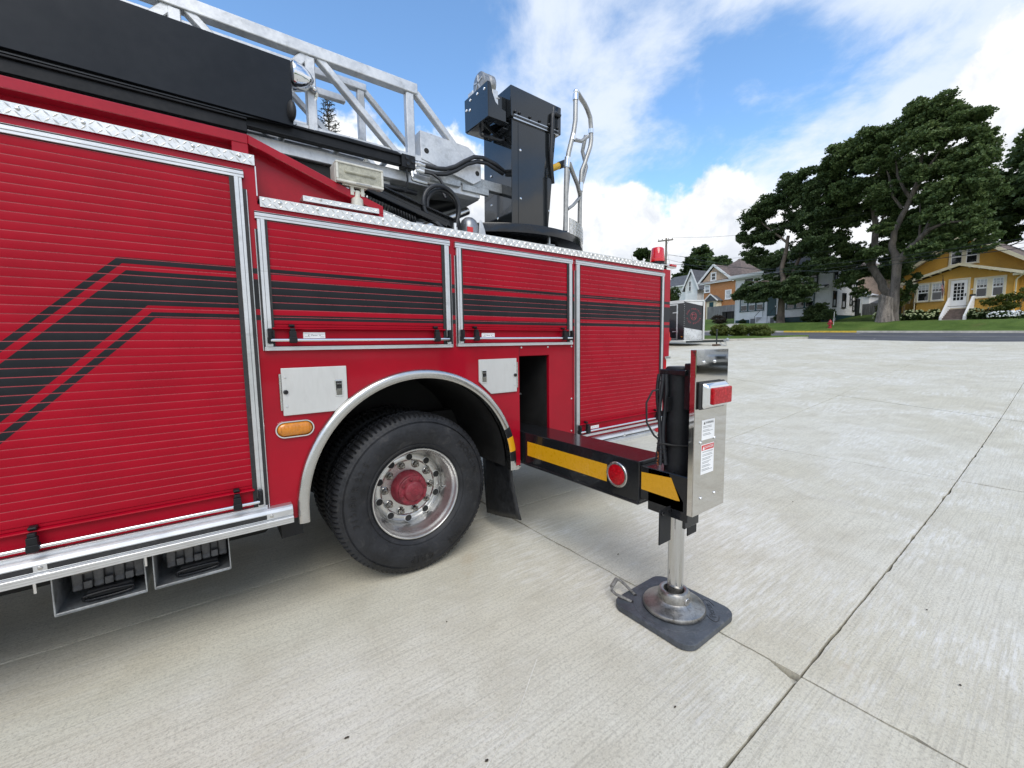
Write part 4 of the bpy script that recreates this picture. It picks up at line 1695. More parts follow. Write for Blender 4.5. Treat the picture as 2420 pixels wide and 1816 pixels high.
def pad():
    root = thing('outrigger_pad', 'grey plastic outrigger pad with rope handle, lying under the jack foot', 'outrigger pad', (2.055, -1.232, 0))
    x0, x1, y0, y1, r, t = 1.818, 2.292, -1.482, -.984, .075, .038
    p = []
    for (cx, cy, a0) in ((x1 - r, y1 - r, 0), (x0 + r, y1 - r, 90), (x0 + r, y0 + r, 180), (x1 - r, y0 + r, 270)):
        for i in range(9):
            a = R(a0 + 90 * i / 8)
            p.append((cx + r * math.cos(a), cy + r * math.sin(a)))
    mb = MB()
    mb.prism(p, 'xy', .004, t)
    b = mb.build('plate', M_POLY, root, bevel=.004, seg=2)
    mb = MB()
    mb.lathe([(.2150, t - .001), (.2165, t + .0012), (.218, t - .001)], (2.055, -1.235, 0), 'z', 72)
    mb.lathe([(.2020, t - .001), (.2030, t + .0008), (.204, t - .001)], (2.055, -1.235, 0), 'z', 72)
    mb.build('moulded_ring', M_POLY, b, smooth=50)
    mb = MB()
    for (x, y) in ((1.905, -1.065), (1.975, -1.035)):
        mb.lathe([(.013, 0), (.010, .0006), (.0003, .0007)], (x, y, t), 'z', 14)
    mb.build('rope_hole', M_DARK, b)
    mb = MB()
    put_text(mb, 'Pierce', .050, (2.186, -1.385, t + .0006), Vector((.72, .69, 0)), Vector((-.69, .72, 0)), extrude=.0004)
    c = Vector((2.186, -1.385, t + .0006))
    e1, e2 = Vector((.72, .69, 0)), Vector((-.69, .72, 0))
    for sg in (-1, 1):
        pts = [c + e1 * (sg * .098 * math.cos(R(-62 + 124 * i / 10))) + e2 * (.036 * math.sin(R(-62 + 124 * i / 10))) for i in range(11)]
        mb.tube(pts, .0017, 5)
    mb.build('embossed_mark', M_TYREL, b, fix=False)
    # rope handle with a sleeve, standing out of the edge
    mb = MB()
    mb.tube([(1.905, -1.065, t), (1.880, -1.020, .052), (1.862, -.985, .060), (1.868, -.950, .066), (1.895, -.930, .074), (1.965, -.905, .078), (1.985, -.915, .070), (1.988, -.955, .058), (1.980, -1.0, .048), (1.975, -1.035, t)], .0085, 8)
    hd = mb.build('rope_handle', pm('grey_braided_rope', (0.16, 0.155, 0.145), 0.85, var=0.4, vs_=60, bump=0.9, bs=200), root, smooth=50)
    mb = MB()
    mb.tube([(1.888, -.933, .073), (1.965, -.905, .079)], .0125, 12)
    mb.build('handle_sleeve', pm('grey_handle_tube', (0.20, 0.19, 0.175), 0.6, var=0.2), hd, smooth=40)


pad()
# ------------------------------------------------------------------ top of the truck: hosebed rails, ladder, turntable
def red_rails():
    # upper channel along the hosebed: web set back, bright flange in front
    mb = MB()
    mb.box(XF, .26, .175, .19, 2.462, 2.60)
    mb.prism([(.26, 2.286), (.26, 2.60), (.70, 2.452), (.945, 2.372), (.945, 2.286)], 'xz', .175, .19)
    web = part('hosebed_side', mb, M_RED)
    mb = MB()
    mb.box(XF, .262, .105, .20, 2.586, 2.634)
    V = []
    top = [(.2621, 2.634), (.704, 2.482), (.96, 2.398)]
    for (x, z) in top:
        V += [(x, .105, z), (x, .20, z), (x, .20, z - .046), (x, .105, z - .046)]
    F = []
    for i in range(2):
        for j in range(4):
            F.append((i * 4 + j, i * 4 + (j + 1) % 4, (i + 1) * 4 + (j + 1) % 4, (i + 1) * 4 + j))
    F += [(0, 1, 2, 3), (8, 9, 10, 11)]
    mb.add(V, F)
    mb.box(.190, .2621, .106, .20, 2.462, 2.5859)
    mb.prism([(.930, 2.300), (.960, 2.300), (.960, 2.352), (.930, 2.362)], 'xz', .106, .19)
    part('hosebed_rail', mb, M_RED, bevel=.003)


red_rails()


def ladder():
    YN, YF = .60, 1.84
    XE = 1.432
    XS = -5.6
    # near and far trusses of the base section
    for Y, nm in ((YN, 'near'), (YF, 'far')):
        mb = MB()
        mb.box(XS, XE, Y - .035, Y + .035, 3.415, 3.490)
        tr = part('ladder_top_rail', mb, M_ALUW, bevel=.006, seg=2)
        mb = MB()
        mb.box(XS, 1.95, Y - .02, Y + .04, 2.938, 2.985)
        mb.box(XS, 1.98, Y - .012, Y + .075, 2.768, 2.846)
        mb.build('ladder_bottom_rail', M_ALUW, tr, bevel=.005)
        x = 1.372
        k = 0
        while x > XS:
            mb = MB()
            mb.box(x - .030, x + .030, Y - .026, Y + .030, 2.94, 3.4145)
            mb.build('ladder_post', M_ALUW, tr, bevel=.005)
            mb = MB()
            mb.bar((x + .055, Y + .002, 3.432), (x + .575, Y + .002, 2.955), .045, .056, (0, 1, 0))
            mb.build('ladder_brace', M_ALUW, tr, bevel=.005)
            if k:
                mb = MB()
                mb.bar((x - .015, Y + .005, 3.425), (x - .30, Y + .005, 3.10), .055, .058, (0, 1, 0))
                mb.build('ladder_knee_brace', M_ALUW, tr, bevel=.005)
            x -= .685
            k += 1
    # nested fly section, a little lower and narrower
    for (Y, zt, xe, nm) in ((.77, 3.462, 1.105, 'fly'), (1.67, 3.462, 1.105, 'fly'), (.93, 3.425, 1.0, 'tip'), (1.51, 3.425, 1.0, 'tip')):
        w = .030 if nm == 'fly' else .022
        mb = MB()
        mb.box(XS, xe, Y - w, Y + w, zt - .050, zt)
        fl = part(nm + '_section_rail', mb, M_ALUW, bevel=.005)
        mb = MB()
        mb.box(XS, xe + .12, Y - w, Y + w, 2.99, 3.035)
        mb.build(nm + '_section_bottom_rail', M_ALUW, fl, bevel=.005)
        x = xe - (.04 if nm == 'fly' else .73)
        while x > XS:
            mb = MB()
            mb.box(x - .024, x + .024, Y - w * .8, Y + w * .8, 3.036, zt - .0505)
            mb.build(nm + '_section_post', M_ALUW, fl, bevel=.004)
            mb = MB()
            mb.bar((x + .03, Y, zt - .04), (x + .46, Y, 3.03), .036, .04, (0, 1, 0))
            mb.build(nm + '_section_brace', M_ALUW, fl, bevel=.004)
            x -= .685
    # rungs
    x = 1.60
    while x > -2.6:
        mb = MB()
        mb.cyl((x, YN + .02, 2.962), (x, YF, 2.962), .019, 10)
        part('rung', mb, M_ALUW, smooth=40)
        x -= .3556
    x = .80
    while x > -2.6:
        mb = MB()
        mb.cyl((x, .76, 3.012), (x, 1.68, 3.012), .018, 10)
        part('rung', mb, M_ALUW, smooth=40)
        x -= .3556
    # heel box at the lower end of the ladder
    mb = MB()
    prof = [(1.443, 3.170), (1.866, 3.152), (1.983, 3.078), (1.988, 2.915), (1.910, 2.868), (1.448, 2.962)]
    mb.prism(prof, 'xz', .575, .580)
    V = [(x, .5801, z) for x, z in prof] + [(x, .68, z) for x, z in prof]
    mb.add(V, [(i, (i + 1) % 6, (i + 1) % 6 + 6, i + 6) for i in range(6)])
    hb = part('heel_cover', mb, M_ALUW, bevel=.003)
    mb = MB()
    for (x, z) in ((1.492, 3.030), (1.948, 2.962)):
        mb.lathe([(.0005, -.0015), (.020, -.0015), (.021, .001)], (x, .575, z), 'y', 20)
    mb.build('bolt_hole', M_DARK, hb)
    mb = MB()
    mb.prism(prof, 'xz', 1.84, 1.86)
    part('heel_cover', mb, M_ALUW)
    mb = MB()
    mb.box(1.44, 2.3, .60, .66, 2.86, 2.94)
    mb.box(1.52, 1.78, .56, .60, 2.815, 2.867)
    mb.box(1.80, 2.06, .57, .60, 2.80, 2.852)
    mb.box(.9, 2.3, 1.80, 1.86, 2.80, 2.94)
    mb.box(1.2, 2.0, .64, 1.80, 2.772, 2.786)
    part('ladder_base_channel', mb, M_GALV, bevel=.004)
    # black waterway / cable tray along the near side
    mb = MB()
    mb.box(XS, 1.262, .535, .575, 2.858, 2.934)
    mb.box(XS, 1.262, .520, .5349, 2.920, 2.936)
    mb.box(XS, 1.262, .520, .5349, 2.856, 2.868)
    part('black_rail', mb, M_BLKS, bevel=.003)
    mb = MB()
    mb.box(XS, .30, .47, .53, 2.800, 2.870)
    mb.box(XS, .30, .455, .4699, 2.862, 2.874)
    part('black_rail', mb, M_BLKS, bevel=.003)
    mb = MB()
    for k, (y, z) in enumerate(((.548, 2.951), (.558, 2.958))):
        mb.tube([(XS, y - .04, z - .052), (.3, y - .04, z - .046), (.9, y, z), (1.25, y, z - .004)], .0055, 6)
    part('control_cable', mb, M_HOSE, smooth=50)
    mb = MB()
    mb.box(1.262, 1.366, .505, .58, 2.838, 2.934)
    vb = part('valve_block', mb, M_BLKS, bevel=.005)
    mb = MB()
    for (x, z) in ((1.300, 2.908), (1.342, 2.890), (1.305, 2.865)):
        mb.lathe([(.013, 0), (.013, -.006), (.0003, -.007)], (x, .505, z), 'y', 14)
    mb.build('block_bolt', M_BLK, vb)
    mb = MB()
    for (x0, y, z, dx, dz) in ((1.3661, .53, 2.900, .085, -.010), (1.3661, .545, 2.872, .085, -.016), (1.38, .53, 2.846, .06, -.004), (1.345, .53, 2.836, .0, -.05)):
        p0 = Vector((x0, y, z))
        p1 = p0 + Vector((dx, -.01, dz))
        mb.tube([p0, p0.lerp(p1, .3), p0.lerp(p1, .31), p0.lerp(p1, .6), p0.lerp(p1, .61), p1], [.011, .011, .016, .016, .012, .012], 8)
    mb.tube([(1.345, .53, 2.786), (1.35, .53, 2.772), (1.40, .525, 2.766), (1.46, .52, 2.762)], .012, 8)
    mb.build('hose_fitting', M_ALU, vb, smooth=40)
    mb = MB()
    mb.tube([(1.45, .52, 2.890), (1.53, .50, 2.884), (1.61, .49, 2.894), (1.69, .485, 2.930), (1.77, .48, 2.985), (1.86, .48, 3.040), (1.95, .49, 3.058), (2.10, .52, 3.052), (2.22, .56, 3.03)], .016, 10)
    mb.tube([(1.45, .535, 2.856), (1.53, .51, 2.846), (1.61, .50, 2.858), (1.70, .495, 2.905), (1.80, .49, 2.975), (1.90, .50, 3.020), (2.0, .51, 3.035), (2.2, .56, 3.01)], .016, 10)
    mb.tube([(1.44, .52, 2.842), (1.50, .50, 2.835), (1.55, .48, 2.80), (1.58, .46, 2.74), (1.60, .45, 2.68)], .011, 8)
    mb.tube([(1.46, .52, 2.762), (1.52, .49, 2.75), (1.56, .47, 2.71), (1.58, .45, 2.66)], .011, 8)
    part('hydraulic_hose', mb, M_HOSE, smooth=50)
    # sign panel, spot lamp and the round bumper at its end
    mb = MB()
    mb.prism([(XS + .3, 2.950), (.554, 2.912), (.558, 3.298), (XS + .3, 3.338)], 'xz', .492, .505)
    sp = part('sign_panel', mb, M_PANEL, bevel=.002)
    mb = MB()
    for x in (-2.0, -1.1, -.2, .45):
        mb.box(x - .03, x + .03, .505, .58, 3.03, 3.07)
        mb.box(x - .03, x + .03, .505, .58, 3.20, 3.24)
    mb.build('panel_bracket', M_BLKS, sp)
    mb = MB()
    mb.ball((.545, .478, 2.995), .046, 16, 8, 1.3)
    mb.v = [(.545 + (x - .545) * .55, y, z) for x, y, z in mb.v]
    part('rubber_bumper', mb, M_RUB, smooth=60)
    mb = MB()
    c = (.62, .535, 3.235)
    mb.lathe([(.0005, -.066), (.070, -.062), (.083, -.052), (.086, -.040), (.083, -.030), (.078, -.008), (.066, .022), (.046, .050), (.024, .070), (.0005, .078)], c, 'x', 32)
    spot = part('spot_lamp', mb, M_CHROME, smooth=35)
    mb = MB()
    mb.tube([(.688, .55, 3.215), (.72, .57, 3.195), (.705, .585, 3.15), (.690, .59, 3.05), (.694, .585, 2.96), (.72, .575, 2.94)], .012, 8)
    mb.ball((.70, .555, 3.205), .020, 10, 6)
    mb.build('lamp_stalk', M_CHROME, spot, smooth=50)


ladder()


def under_ladder():
    # hosebed body and lift machinery between deck and ladder
    mb = MB()
    mb.box(XF, .86, .62, 1.84, 2.47, 2.765)
    mb.prism([(.861, 2.30), (.861, 2.74), (1.28, 2.55), (1.70, 2.34), (1.70, 2.30)], 'xz', 1.10, 1.34)
    part('torque_box', mb, M_DARK, bevel=.004)
    mb = MB()
    for (y, dz) in ((.40, 0), (.475, .016)):
        mb.bar((.86, y, 2.628 + dz), (1.60, y, 2.452 + dz), .055, .060, (0, 0, 1))
        mb.bar((.86, y - .012, 2.656 + dz), (1.60, y - .012, 2.480 + dz), .09, .010, (0, 0, 1))
    mb.bar((.90, .36, 2.588), (1.52, .34, 2.425), .03, .035, (0, 0, 1))
    part('stabiliser_arm', mb, M_BLK, bevel=.004)
    mb = MB()
    mb.bar((1.60, .44, 2.50), (1.66, .44, 2.31), .14, .10, (1, 0, 0))
    mb.box(1.56, 2.2, .50, 1.0, 2.31, 2.40)
    part('pivot_block', mb, M_BLKS, bevel=.006)
    mb = MB()
    mb.cyl((1.02, .95, 2.46), (1.86, .86, 2.79), .062, 20)
    part('lift_cylinder', mb, M_BLKS, smooth=40)
    mb = MB()
    mb.cyl((1.15, 1.60, 2.40), (2.05, 1.60, 2.86), .050, 20)
    mb.cyl((1.42, .70, 2.44), (1.94, .74, 2.70), .034, 16)
    part('lift_ram', mb, M_BRUSH, smooth=40)
    mb = MB()
    for k in range(22):
        x = .92 + .022 * k
        mb.lathe([(.040, -.006), (.046, 0), (.040, .006)], (x, .62, 2.625 - .006 * k), 'x', 16)
    part('coiled_line', mb, M_HOSE, smooth=50)
    mb = MB()
    mb.tube([(.98, .60, 2.72), (1.15, .58, 2.70), (1.30, .60, 2.71), (1.42, .64, 2.72)], .02, 8)
    mb.tube([(1.30, .52, 2.83), (1.31, .53, 2.76), (1.30, .56, 2.68)], .008, 6)
    part('hydraulic_hose', mb, M_HOSE, smooth=50)
    mb = MB()
    mb.box(1.02, 1.28, .62, .70, 2.675, 2.70)
    mb.prism([(1.40, 2.36), (1.66, 2.36), (1.66, 2.50), (1.60, 2.56), (1.48, 2.56), (1.40, 2.48)], 'xz', .80, .92)
    mb.box(1.10, 1.22, .64, .66, 2.70, 2.77)
    part('machinery_cover', mb, M_ALUW, bevel=.01, seg=2)
    # looped hose standing on the deck
    mb = MB()
    for (dx, dr, dy) in ((0, 0, 0), (.024, -.018, .03)):
        pts = [(1.600 + dx, .36 + dy, 2.39)]
        for i in range(26):
            a = R(-8 + 236 * i / 25)
            pts.append((1.496 + dx + (.146 + dr) * math.cos(a), .36 + dy, 2.560 + (.146 + dr) * math.sin(a)))
        pts += [(1.44 + dx, .34 + dy, 2.43), (1.53, .30 + dy * .5, 2.345), (1.66, .26 + dy, 2.322), (1.82, .235 + dy, 2.318), (1.98, .25 + dy, 2.318), (2.1, .33 + dy, 2.315)]
        mb.tube(pts, .0150, 10)
    lp = part('looped_hose', mb, M_HOSE, smooth=50)
    mb = MB()
    for (x, y) in ((1.602, .36), (1.628, .39)):
        mb.tube([(x, y, 2.455), (x, y, 2.425), (x, y, 2.424), (x, y, 2.39), (x, y, 2.389), (x, y, 2.355), (x, y, 2.354), (x, y, 2.32)], [.016, .016, .019, .019, .014, .014, .019, .019], 8)
    mb.build('hose_fitting', M_ALU, lp, smooth=40)
    # grey motor with a red plate
    mb = MB()
    c = (1.78, .45, 2.43)
    mb.lathe([(.075, -.06), (.078, .0), (.074, .05), (.060, .090), (.034, .112), (.0005, .118)], c, 'z', 24)
    mt = part('hydraulic_motor', mb, pm('grey_cast_alloy', (0.26, 0.27, 0.29), 0.35, 0.6, var=0.15), smooth=45)
    mb = MB()
    mb.box(1.715, 1.765, .366, .372, 2.412, 2.452)
    mb.build('red_plate', M_REDINK, mt)
    mb = MB()
    mb.prism([(1.84, 2.34), (1.93, 2.34), (1.90, 2.46), (1.872, 2.53), (1.852, 2.53)], 'xz', .40, .412)
    part('motor_bracket', mb, M_ALUW, bevel=.004)
    mb = MB()
    mb.tube([(1.92, .22, 2.34), (2.02, .22, 2.338), (2.03, .24, 2.33)], .007, 6)
    part('deck_latch', mb, M_BRUSH)


under_ladder()


def turntable():
    c = (2.5, 1.22)
    mb = MB()
    mb.lathe([(.0005, 2.542), (.925, 2.542), (.948, 2.538), (.950, 2.530), (.950, 2.466), (.940, 2.462), (.62, 2.462)], (c[0], c[1], 0), 'z', 96)
    plat = part('turntable_platform', mb, M_BLK, smooth=35)
    mb = MB()
    mb.lathe([(.62, 2.4615), (.62, 2.37), (.72, 2.36), (.72, 2.286)], (c[0], c[1], 0), 'z', 64)
    for k in range(40):
        a = 2 * math.pi * k / 40
        mb.lathe([(.016, 0), (.016, .022), (.0005, .024)], (c[0] + .67 * math.cos(a), c[1] + .67 * math.sin(a), 2.362), 'z', 8)
    mb.build('turntable_bearing', M_DARK, plat, smooth=35)
    mb = MB()
    for k in range(14):
        a = R(-42 + 4.6 * k)
        x, y = c[0] + .9505 * math.cos(a), c[1] + .9505 * math.sin(a)
        mb.bar((x, y, 2.470), (x, y, 2.528), .006, .006, (math.cos(a), math.sin(a), 0))
    mb.build('rim_rib', M_BLKS, plat)
    mb = MB()
    mb.box(2.50, 2.512, .30, .32, 2.40, 2.4615)
    mb.box(2.47, 2.56, .29, .33, 2.396, 2.402)
    mb.build('rub_tab', M_GALV, plat)
    # control console: tapered pedestal below, hooded top
    Y0, Y1 = .450, .885
    zb, zm = 2.5425, 3.441
    f = lambda z: 2.618 + (2.722 - 2.618) * (z - zb) / (zm - zb)
    mb = MB()
    mb.prism([(2.208, zb), (f(zb), zb), (f(zm), zm), (2.222, zm)], 'xz', Y0, Y1)
    con = part('control_console', mb, M_CONS, bevel=.005, seg=2)
    mb = MB()
    mb.prism([(2.278, zb + .012), (f(zb) - .012, zb + .012), (f(zm) - .012, zm - .030), (2.288, zm - .030)], 'xz', Y0 - .004, Y0 - .0005)
    pn = mb.build('access_panel', M_CONS, con, bevel=.0015)
    mb = MB()
    for (x, z) in ((2.305, 3.19), (2.655, 3.15), (2.302, 2.79), (2.628, 2.74)):
        mb.lathe([(.0105, 0), (.009, -.005), (.0003, -.007)], (x, Y0 - .0045, z), 'y', 14)
    for (y, z) in ((.76, 3.055), (.76, 2.80), (.66, 2.66)):
        mb.lathe([(.011, 0), (.009, -.005), (.0003, -.007)], (2.2125, y, z), 'x', 14)
    mb.build('panel_screw', M_CHROME, con, smooth=50)
    mb = MB()
    mb.prism([(2.203, zm - .004), (2.768, zm - .010), (2.772, 3.668), (2.203, 3.683)], 'xz', Y0 - .018, Y1 + .02)
    hood = part('console_hood', mb, M_CONS, bevel=.006, seg=2)
    mb = MB()
    mb.box(2.235, 2.735, Y0 - .0195, Y0 - .0185, zm + .012, zm + .020)
    mb.box(2.23, 2.745, Y0 - .014, Y0 - .0005, zm - .016, zm - .0045)
    mb.build('hood_hinge', M_BRUSH, hood)
    mb = MB()
    for x in (2.242, 2.288, 2.402, 2.510, 2.618, 2.722):
        mb.ball((x, Y0 - .024, zm + .036), .0135, 10, 6)
    mb.build('hood_stud', M_BLK, hood, smooth=60)
    mb = MB()
    mb.tube([(2.745, Y0 - .03, 3.585), (2.675, Y0 - .038, 3.588), (2.650, Y0 - .040, 3.572), (2.645, Y0 - .040, 3.53), (2.638, Y0 - .035, 3.33), (2.634, Y0 - .030, 3.24), (2.642, Y0 - .022, 3.16), (2.662, Y0 - .012, 3.06), (2.69, Y0 + .01, 3.0)], .0175, 10)
    mb.build('breather_hose', M_HOSE, hood, smooth=50)
    # bracket hanging off the left of the console with the monitor wheel
    yb0, yb1 = .392, .752
    mb = MB()
    mb.prism([(yb0, 3.342), (yb1, 3.352), (yb1, 3.612), (yb0, 3.606)], 'yz', 1.946, 1.953)
    br = part('monitor_bracket', mb, M_CONS, bevel=.002)
    mb = MB()
    mb.prism([(1.9531, 3.342), (2.120, 3.342), (2.120, 3.425), (2.065, 3.436), (2.020, 3.470), (1.992, 3.53), (1.975, 3.605), (1.9531, 3.606)], 'xz', yb0, yb0 + .006)
    mb.prism([(1.9531, 3.352), (2.205, 3.352), (2.205, 3.48), (1.99, 3.61), (1.9531, 3.612)], 'xz', yb1 - .006, yb1)
    mb.box(1.9531, 2.040, yb0 + .006, yb1 - .006, 3.343, 3.349)
    mb.box(2.150, 2.207, yb0 + .09, yb1 - .006, 3.343, 3.349)
    mb.box(2.0401, 2.1499, yb0 + .006, yb0 + .07, 3.343, 3.349)
    mb.box(2.0401, 2.1499, yb1 - .10, yb1 - .006, 3.343, 3.349)
    mb.box(2.10, 2.20, .50, .60, 3.45, 3.60)
    mb.build('bracket_plate', M_CONS, br, bevel=.001)
    mb = MB()
    for (y, z) in ((.44, 3.565), (.545, 3.575), (.655, 3.575), (.72, 3.52), (.665, 3.50)):
        mb.lathe([(.0115, 0), (.010, -.006), (.0003, -.008)], (1.9455, y, z), 'x', 12)
    mb.build('bracket_bolt', M_CHROME, br, smooth=50)
    mb = MB()
    cw = (1.962, .540, 3.655)
    mb.lathe([(.0005, -.012), (.066, -.010), (.080, -.006), (.087, 0), (.087, .012), (.0855, .030), (.0855, .060), (.087, .062), (.087, .108), (.082, .114), (.0005, .116)], cw, 'x', 40)
    wl = part('monitor_wheel', mb, pm('cast_aluminium', (0.30, 0.30, 0.30), 0.40, 0.8, var=0.2, vs_=40, bump=0.4, bs=90), smooth=38)
    mb = MB()
    for k in range(5):
        a = 2 * math.pi * k / 5 + .3
        mb.bar((cw[0] - .0135, cw[1] + .012 * math.cos(a), cw[2] + .012 * math.sin(a)), (cw[0] - .0115, cw[1] + .062 * math.cos(a), cw[2] + .062 * math.sin(a)), .012, .006, (1, 0, 0))
    mb.build('wheel_spoke', M_ALUW, wl)
    mb = MB()
    mb.box(1.975, 1.985, .66, .74, 3.56, 3.67)
    mb.box(1.998, 2.052, .400, .44, 3.45, 3.565)
    mb.box(2.03, 2.062, .392, .40, 3.503, 3.512)
    part('bracket_casting', mb, M_ALUW, bevel=.006)
    mb = MB()
    mb.tube([(1.99, .58, 3.37), (1.99, .58, 3.29), (2.0, .575, 3.275), (2.03, .56, 3.272)], .010, 8)
    mb.tube([(2.03, .56, 3.272), (2.055, .55, 3.270), (2.056, .55, 3.270), (2.085, .54, 3.266)], [.012, .012, .020, .020], 8)
    mb.tube([(2.085, .54, 3.266), (2.14, .52, 3.255), (2.18, .52, 3.262), (2.21, .55, 3.30)], .013, 8)
    mb.tube([(1.97, .50, 3.335), (2.06, .55, 3.330), (2.12, .58, 3.33), (2.2, .60, 3.32)], .007, 6)
    part('bracket_plumbing', mb, M_HOSE, smooth=50)
    # railing on the rear rim
    mb = MB()
    r = .0215
    p1 = [(2.705, .310, 2.545), (2.708, .305, 2.90), (2.712, .300, 3.10), (2.735, .300, 3.22), (2.800, .300, 3.42), (2.820, .300, 3.52), (2.824, .300, 3.73), (2.835, .305, 3.765), (2.87, .32, 3.775), (2.98, .39, 3.80), (3.10, .455, 3.815), (3.175, .49, 3.80), (3.225, .50, 3.745), (3.236, .50, 3.66), (3.240, .50, 3.54), (3.225, .50, 3.47), (3.15, .50, 3.30), (3.105, .50, 3.215), (3.097, .50, 3.14), (3.085, .500, 3.0), (3.072, .498, 2.545)]
    mb.tube(p1, r, 12)
    rail = part('turntable_railing', mb, pm('grey_grip_tube', (0.36, 0.36, 0.35), 0.42, 0.55, var=0.1, vs_=30, bump=0.25, bs=300), smooth=60)
    mb = MB()
    mb.tube([(2.745, .300, 3.135), (2.83, .34, 3.08), (2.95, .40, 3.02), (3.06, .48, 2.985)], r * .9, 10)
    mb.tube([(2.80, .305, 3.36), (2.90, .37, 3.40), (3.05, .45, 3.46), (3.19, .50, 3.56)], r * .8, 10)
    mb.tube([(3.225, .56, 3.60), (3.20, .58, 3.45), (3.235, .56, 3.30), (3.16, .54, 3.14), (3.10, .51, 3.07)], r * .9, 10)
    mb.tube([(2.83, .40, 3.12), (2.82, .42, 2.90), (2.80, .42, 2.545)], r * .9, 10)
    mb.tube([(2.82, .40, 2.78), (2.92, .43, 2.84), (3.06, .485, 2.95)], r * .7, 8)
    mb.build('rail_brace', rail.data.materials[0], rail, smooth=60)
    mb = MB()
    for p, q in (((2.822, .300, 3.69), (2.826, .301, 3.745)), ((2.712, .300, 3.09), (2.722, .300, 3.18)), ((3.09, .50, 3.02), (3.096, .50, 3.10)), ((3.236, .50, 3.60), (3.236, .50, 3.64)), ((2.78, .30, 3.34), (2.795, .30, 3.39))):
        mb.cyl(p, q, .026, 12)
    mb.ball((2.835, .305, 3.765), .027, 12, 8)
    mb.build('rail_socket', M_CHROME, rail, smooth=50)
    mb = MB()
    mb.tube([(2.58, .50, 3.08), (2.80, .50, 3.195)], .030, 12)
    ys = part('lanyard_arm', mb, M_YELP, smooth=50)
    mb = MB()
    mb.tube([(2.80, .50, 3.195), (2.91, .49, 3.25)], .033, 12)
    mb.build('arm_collar', M_BLKS, ys, smooth=50)
    # kick plate of tread plate round the rear of the rim
    mb = MB()
    seg = 22
    V, F = [], []
    for i in range(seg + 1):
        a = R(-75 + 84 * i / seg)
        x, y = c[0] + .952 * math.cos(a), c[1] + .952 * math.sin(a)
        x2, y2 = c[0] + .948 * math.cos(a), c[1] + .948 * math.sin(a)
        V += [(x, y, 2.532), (x, y, 2.668), (x2, y2, 2.668), (x2, y2, 2.532)]
    for i in range(seg):
        for j in range(4):
            F.append((i * 4 + j, i * 4 + (j + 1) % 4, (i + 1) * 4 + (j + 1) % 4, (i + 1) * 4 + j))
    mb.add(V, F)

    def pl(a, b, h):
        an = R(-75) + a / .952
        return (c[0] + (.9525 + h) * math.cos(an), c[1] + (.9525 + h) * math.sin(an), b)
    lozenges(mb, 0.01, 1.36, 2.534, 2.666, 0, pl, cell=.030)
    part('kick_plate', mb, M_DIAM)
    mb = MB()
    mb.prism([(2.70, 2.55), (2.86, 2.55), (2.90, 2.62), (2.84, 2.66), (2.69, 2.65)], 'xz', .62, .80)
    part('foot_pedal', mb, pm('dark_red_cover', (0.10, 0.012, 0.012), 0.4, var=0.2), bevel=.006)


turntable()


def deck_lamp():
    mb = MB()
    x0, x1, z0, z1, y0, y1 = .682, .957, 2.486, 2.600, .085, .195
    t = .010
    mb.prism([(y0, z0), (y1, z0 + .028), (y1, z1 - .006), (y0, z1)], 'yz', x0 + t, x1 - t)
    lamp = part('scene_lamp', mb, M_CREAM, bevel=.006, seg=2)
    mb = MB()
    mb.box(x0, x1, y0 - .014, y0 + .012, z0, z0 + .014)
    mb.box(x0, x1, y0 - .014, y0 + .012, z1 - .012, z1)
    mb.box(x0, x0 + .014, y0 - .014, y0 + .012, z0 + .0141, z1 - .0121)
    mb.box(x1 - .014, x1, y0 - .014, y0 + .012, z0 + .0141, z1 - .0121)
    mb.prism([(y0 + .0121, z0 - .002), (y1 + .003, z0 + .022), (y1 + .003, z1), (y0 + .0121, z1 + .001)], 'yz', x0 - .001, x0 + .0099)
    mb.prism([(y0 + .0121, z0 - .002), (y1 + .003, z0 + .022), (y1 + .003, z1), (y0 + .0121, z1 + .001)], 'yz', x1 - .0099, x1 + .001)
    mb.build('lamp_frame', M_CREAM, lamp, bevel=.003)
    mb = MB()
    mb.box(x0 + .0145, x1 - .0145, y0 - .008, y0 - .001, z0 + .0145, z1 - .0125)
    gl = mb.build('lamp_glass', M_LENSW, lamp)
    mb = MB()
    mb.cyl((x0 + .05, y0 - .0105, (z0 + z1) / 2 + .005), (x1 - .05, y0 - .0105, (z0 + z1) / 2 + .005), .009, 10)
    mb.build('lamp_tube', M_LENSW, gl, smooth=40)
    mb = MB()
    mb.box(x0 + .11, x0 + .20, y0 - .0155, y0 - .0141, z0 + .003, z0 + .009)
    mb.build('lamp_marking', M_GREYINK, lamp)
    mb = MB()
    cx, cy = .806, .115
    mb.lathe([(.034, 2.368), (.034, 2.412), (.029, 2.418), (.024, 2.42), (.018, 2.428), (.018, 2.445), (.0005, 2.446)], (cx, cy, 0), 'z', 24)
    mb.box(cx - .012, cx + .012, cy - .016, cy + .016, 2.43, 2.462)
    mb.box(cx - .040, cx - .020, cy - .014, cy + .014, 2.432, 2.484)
    mb.box(cx + .020, cx + .040, cy - .014, cy + .014, 2.432, 2.484)
    mb.cyl((cx - .046, cy, 2.452), (cx + .046, cy, 2.452), .010, 12)
    mb.box(cx - .085, cx + .06, cy - .02, cy + .02, 2.4795, 2.4855)
    mb.build('lamp_stand', M_CREAM, lamp, smooth=35, bevel=.002)
    mb = MB()
    mb.tube([(.74, .19, 2.61), (.765, .19, 2.635), (.86, .19, 2.632), (.905, .19, 2.605), (.93, .19, 2.60)], .0055, 6)
    mb.build('lamp_handle', M_BLKS, lamp, smooth=50)


deck_lamp()


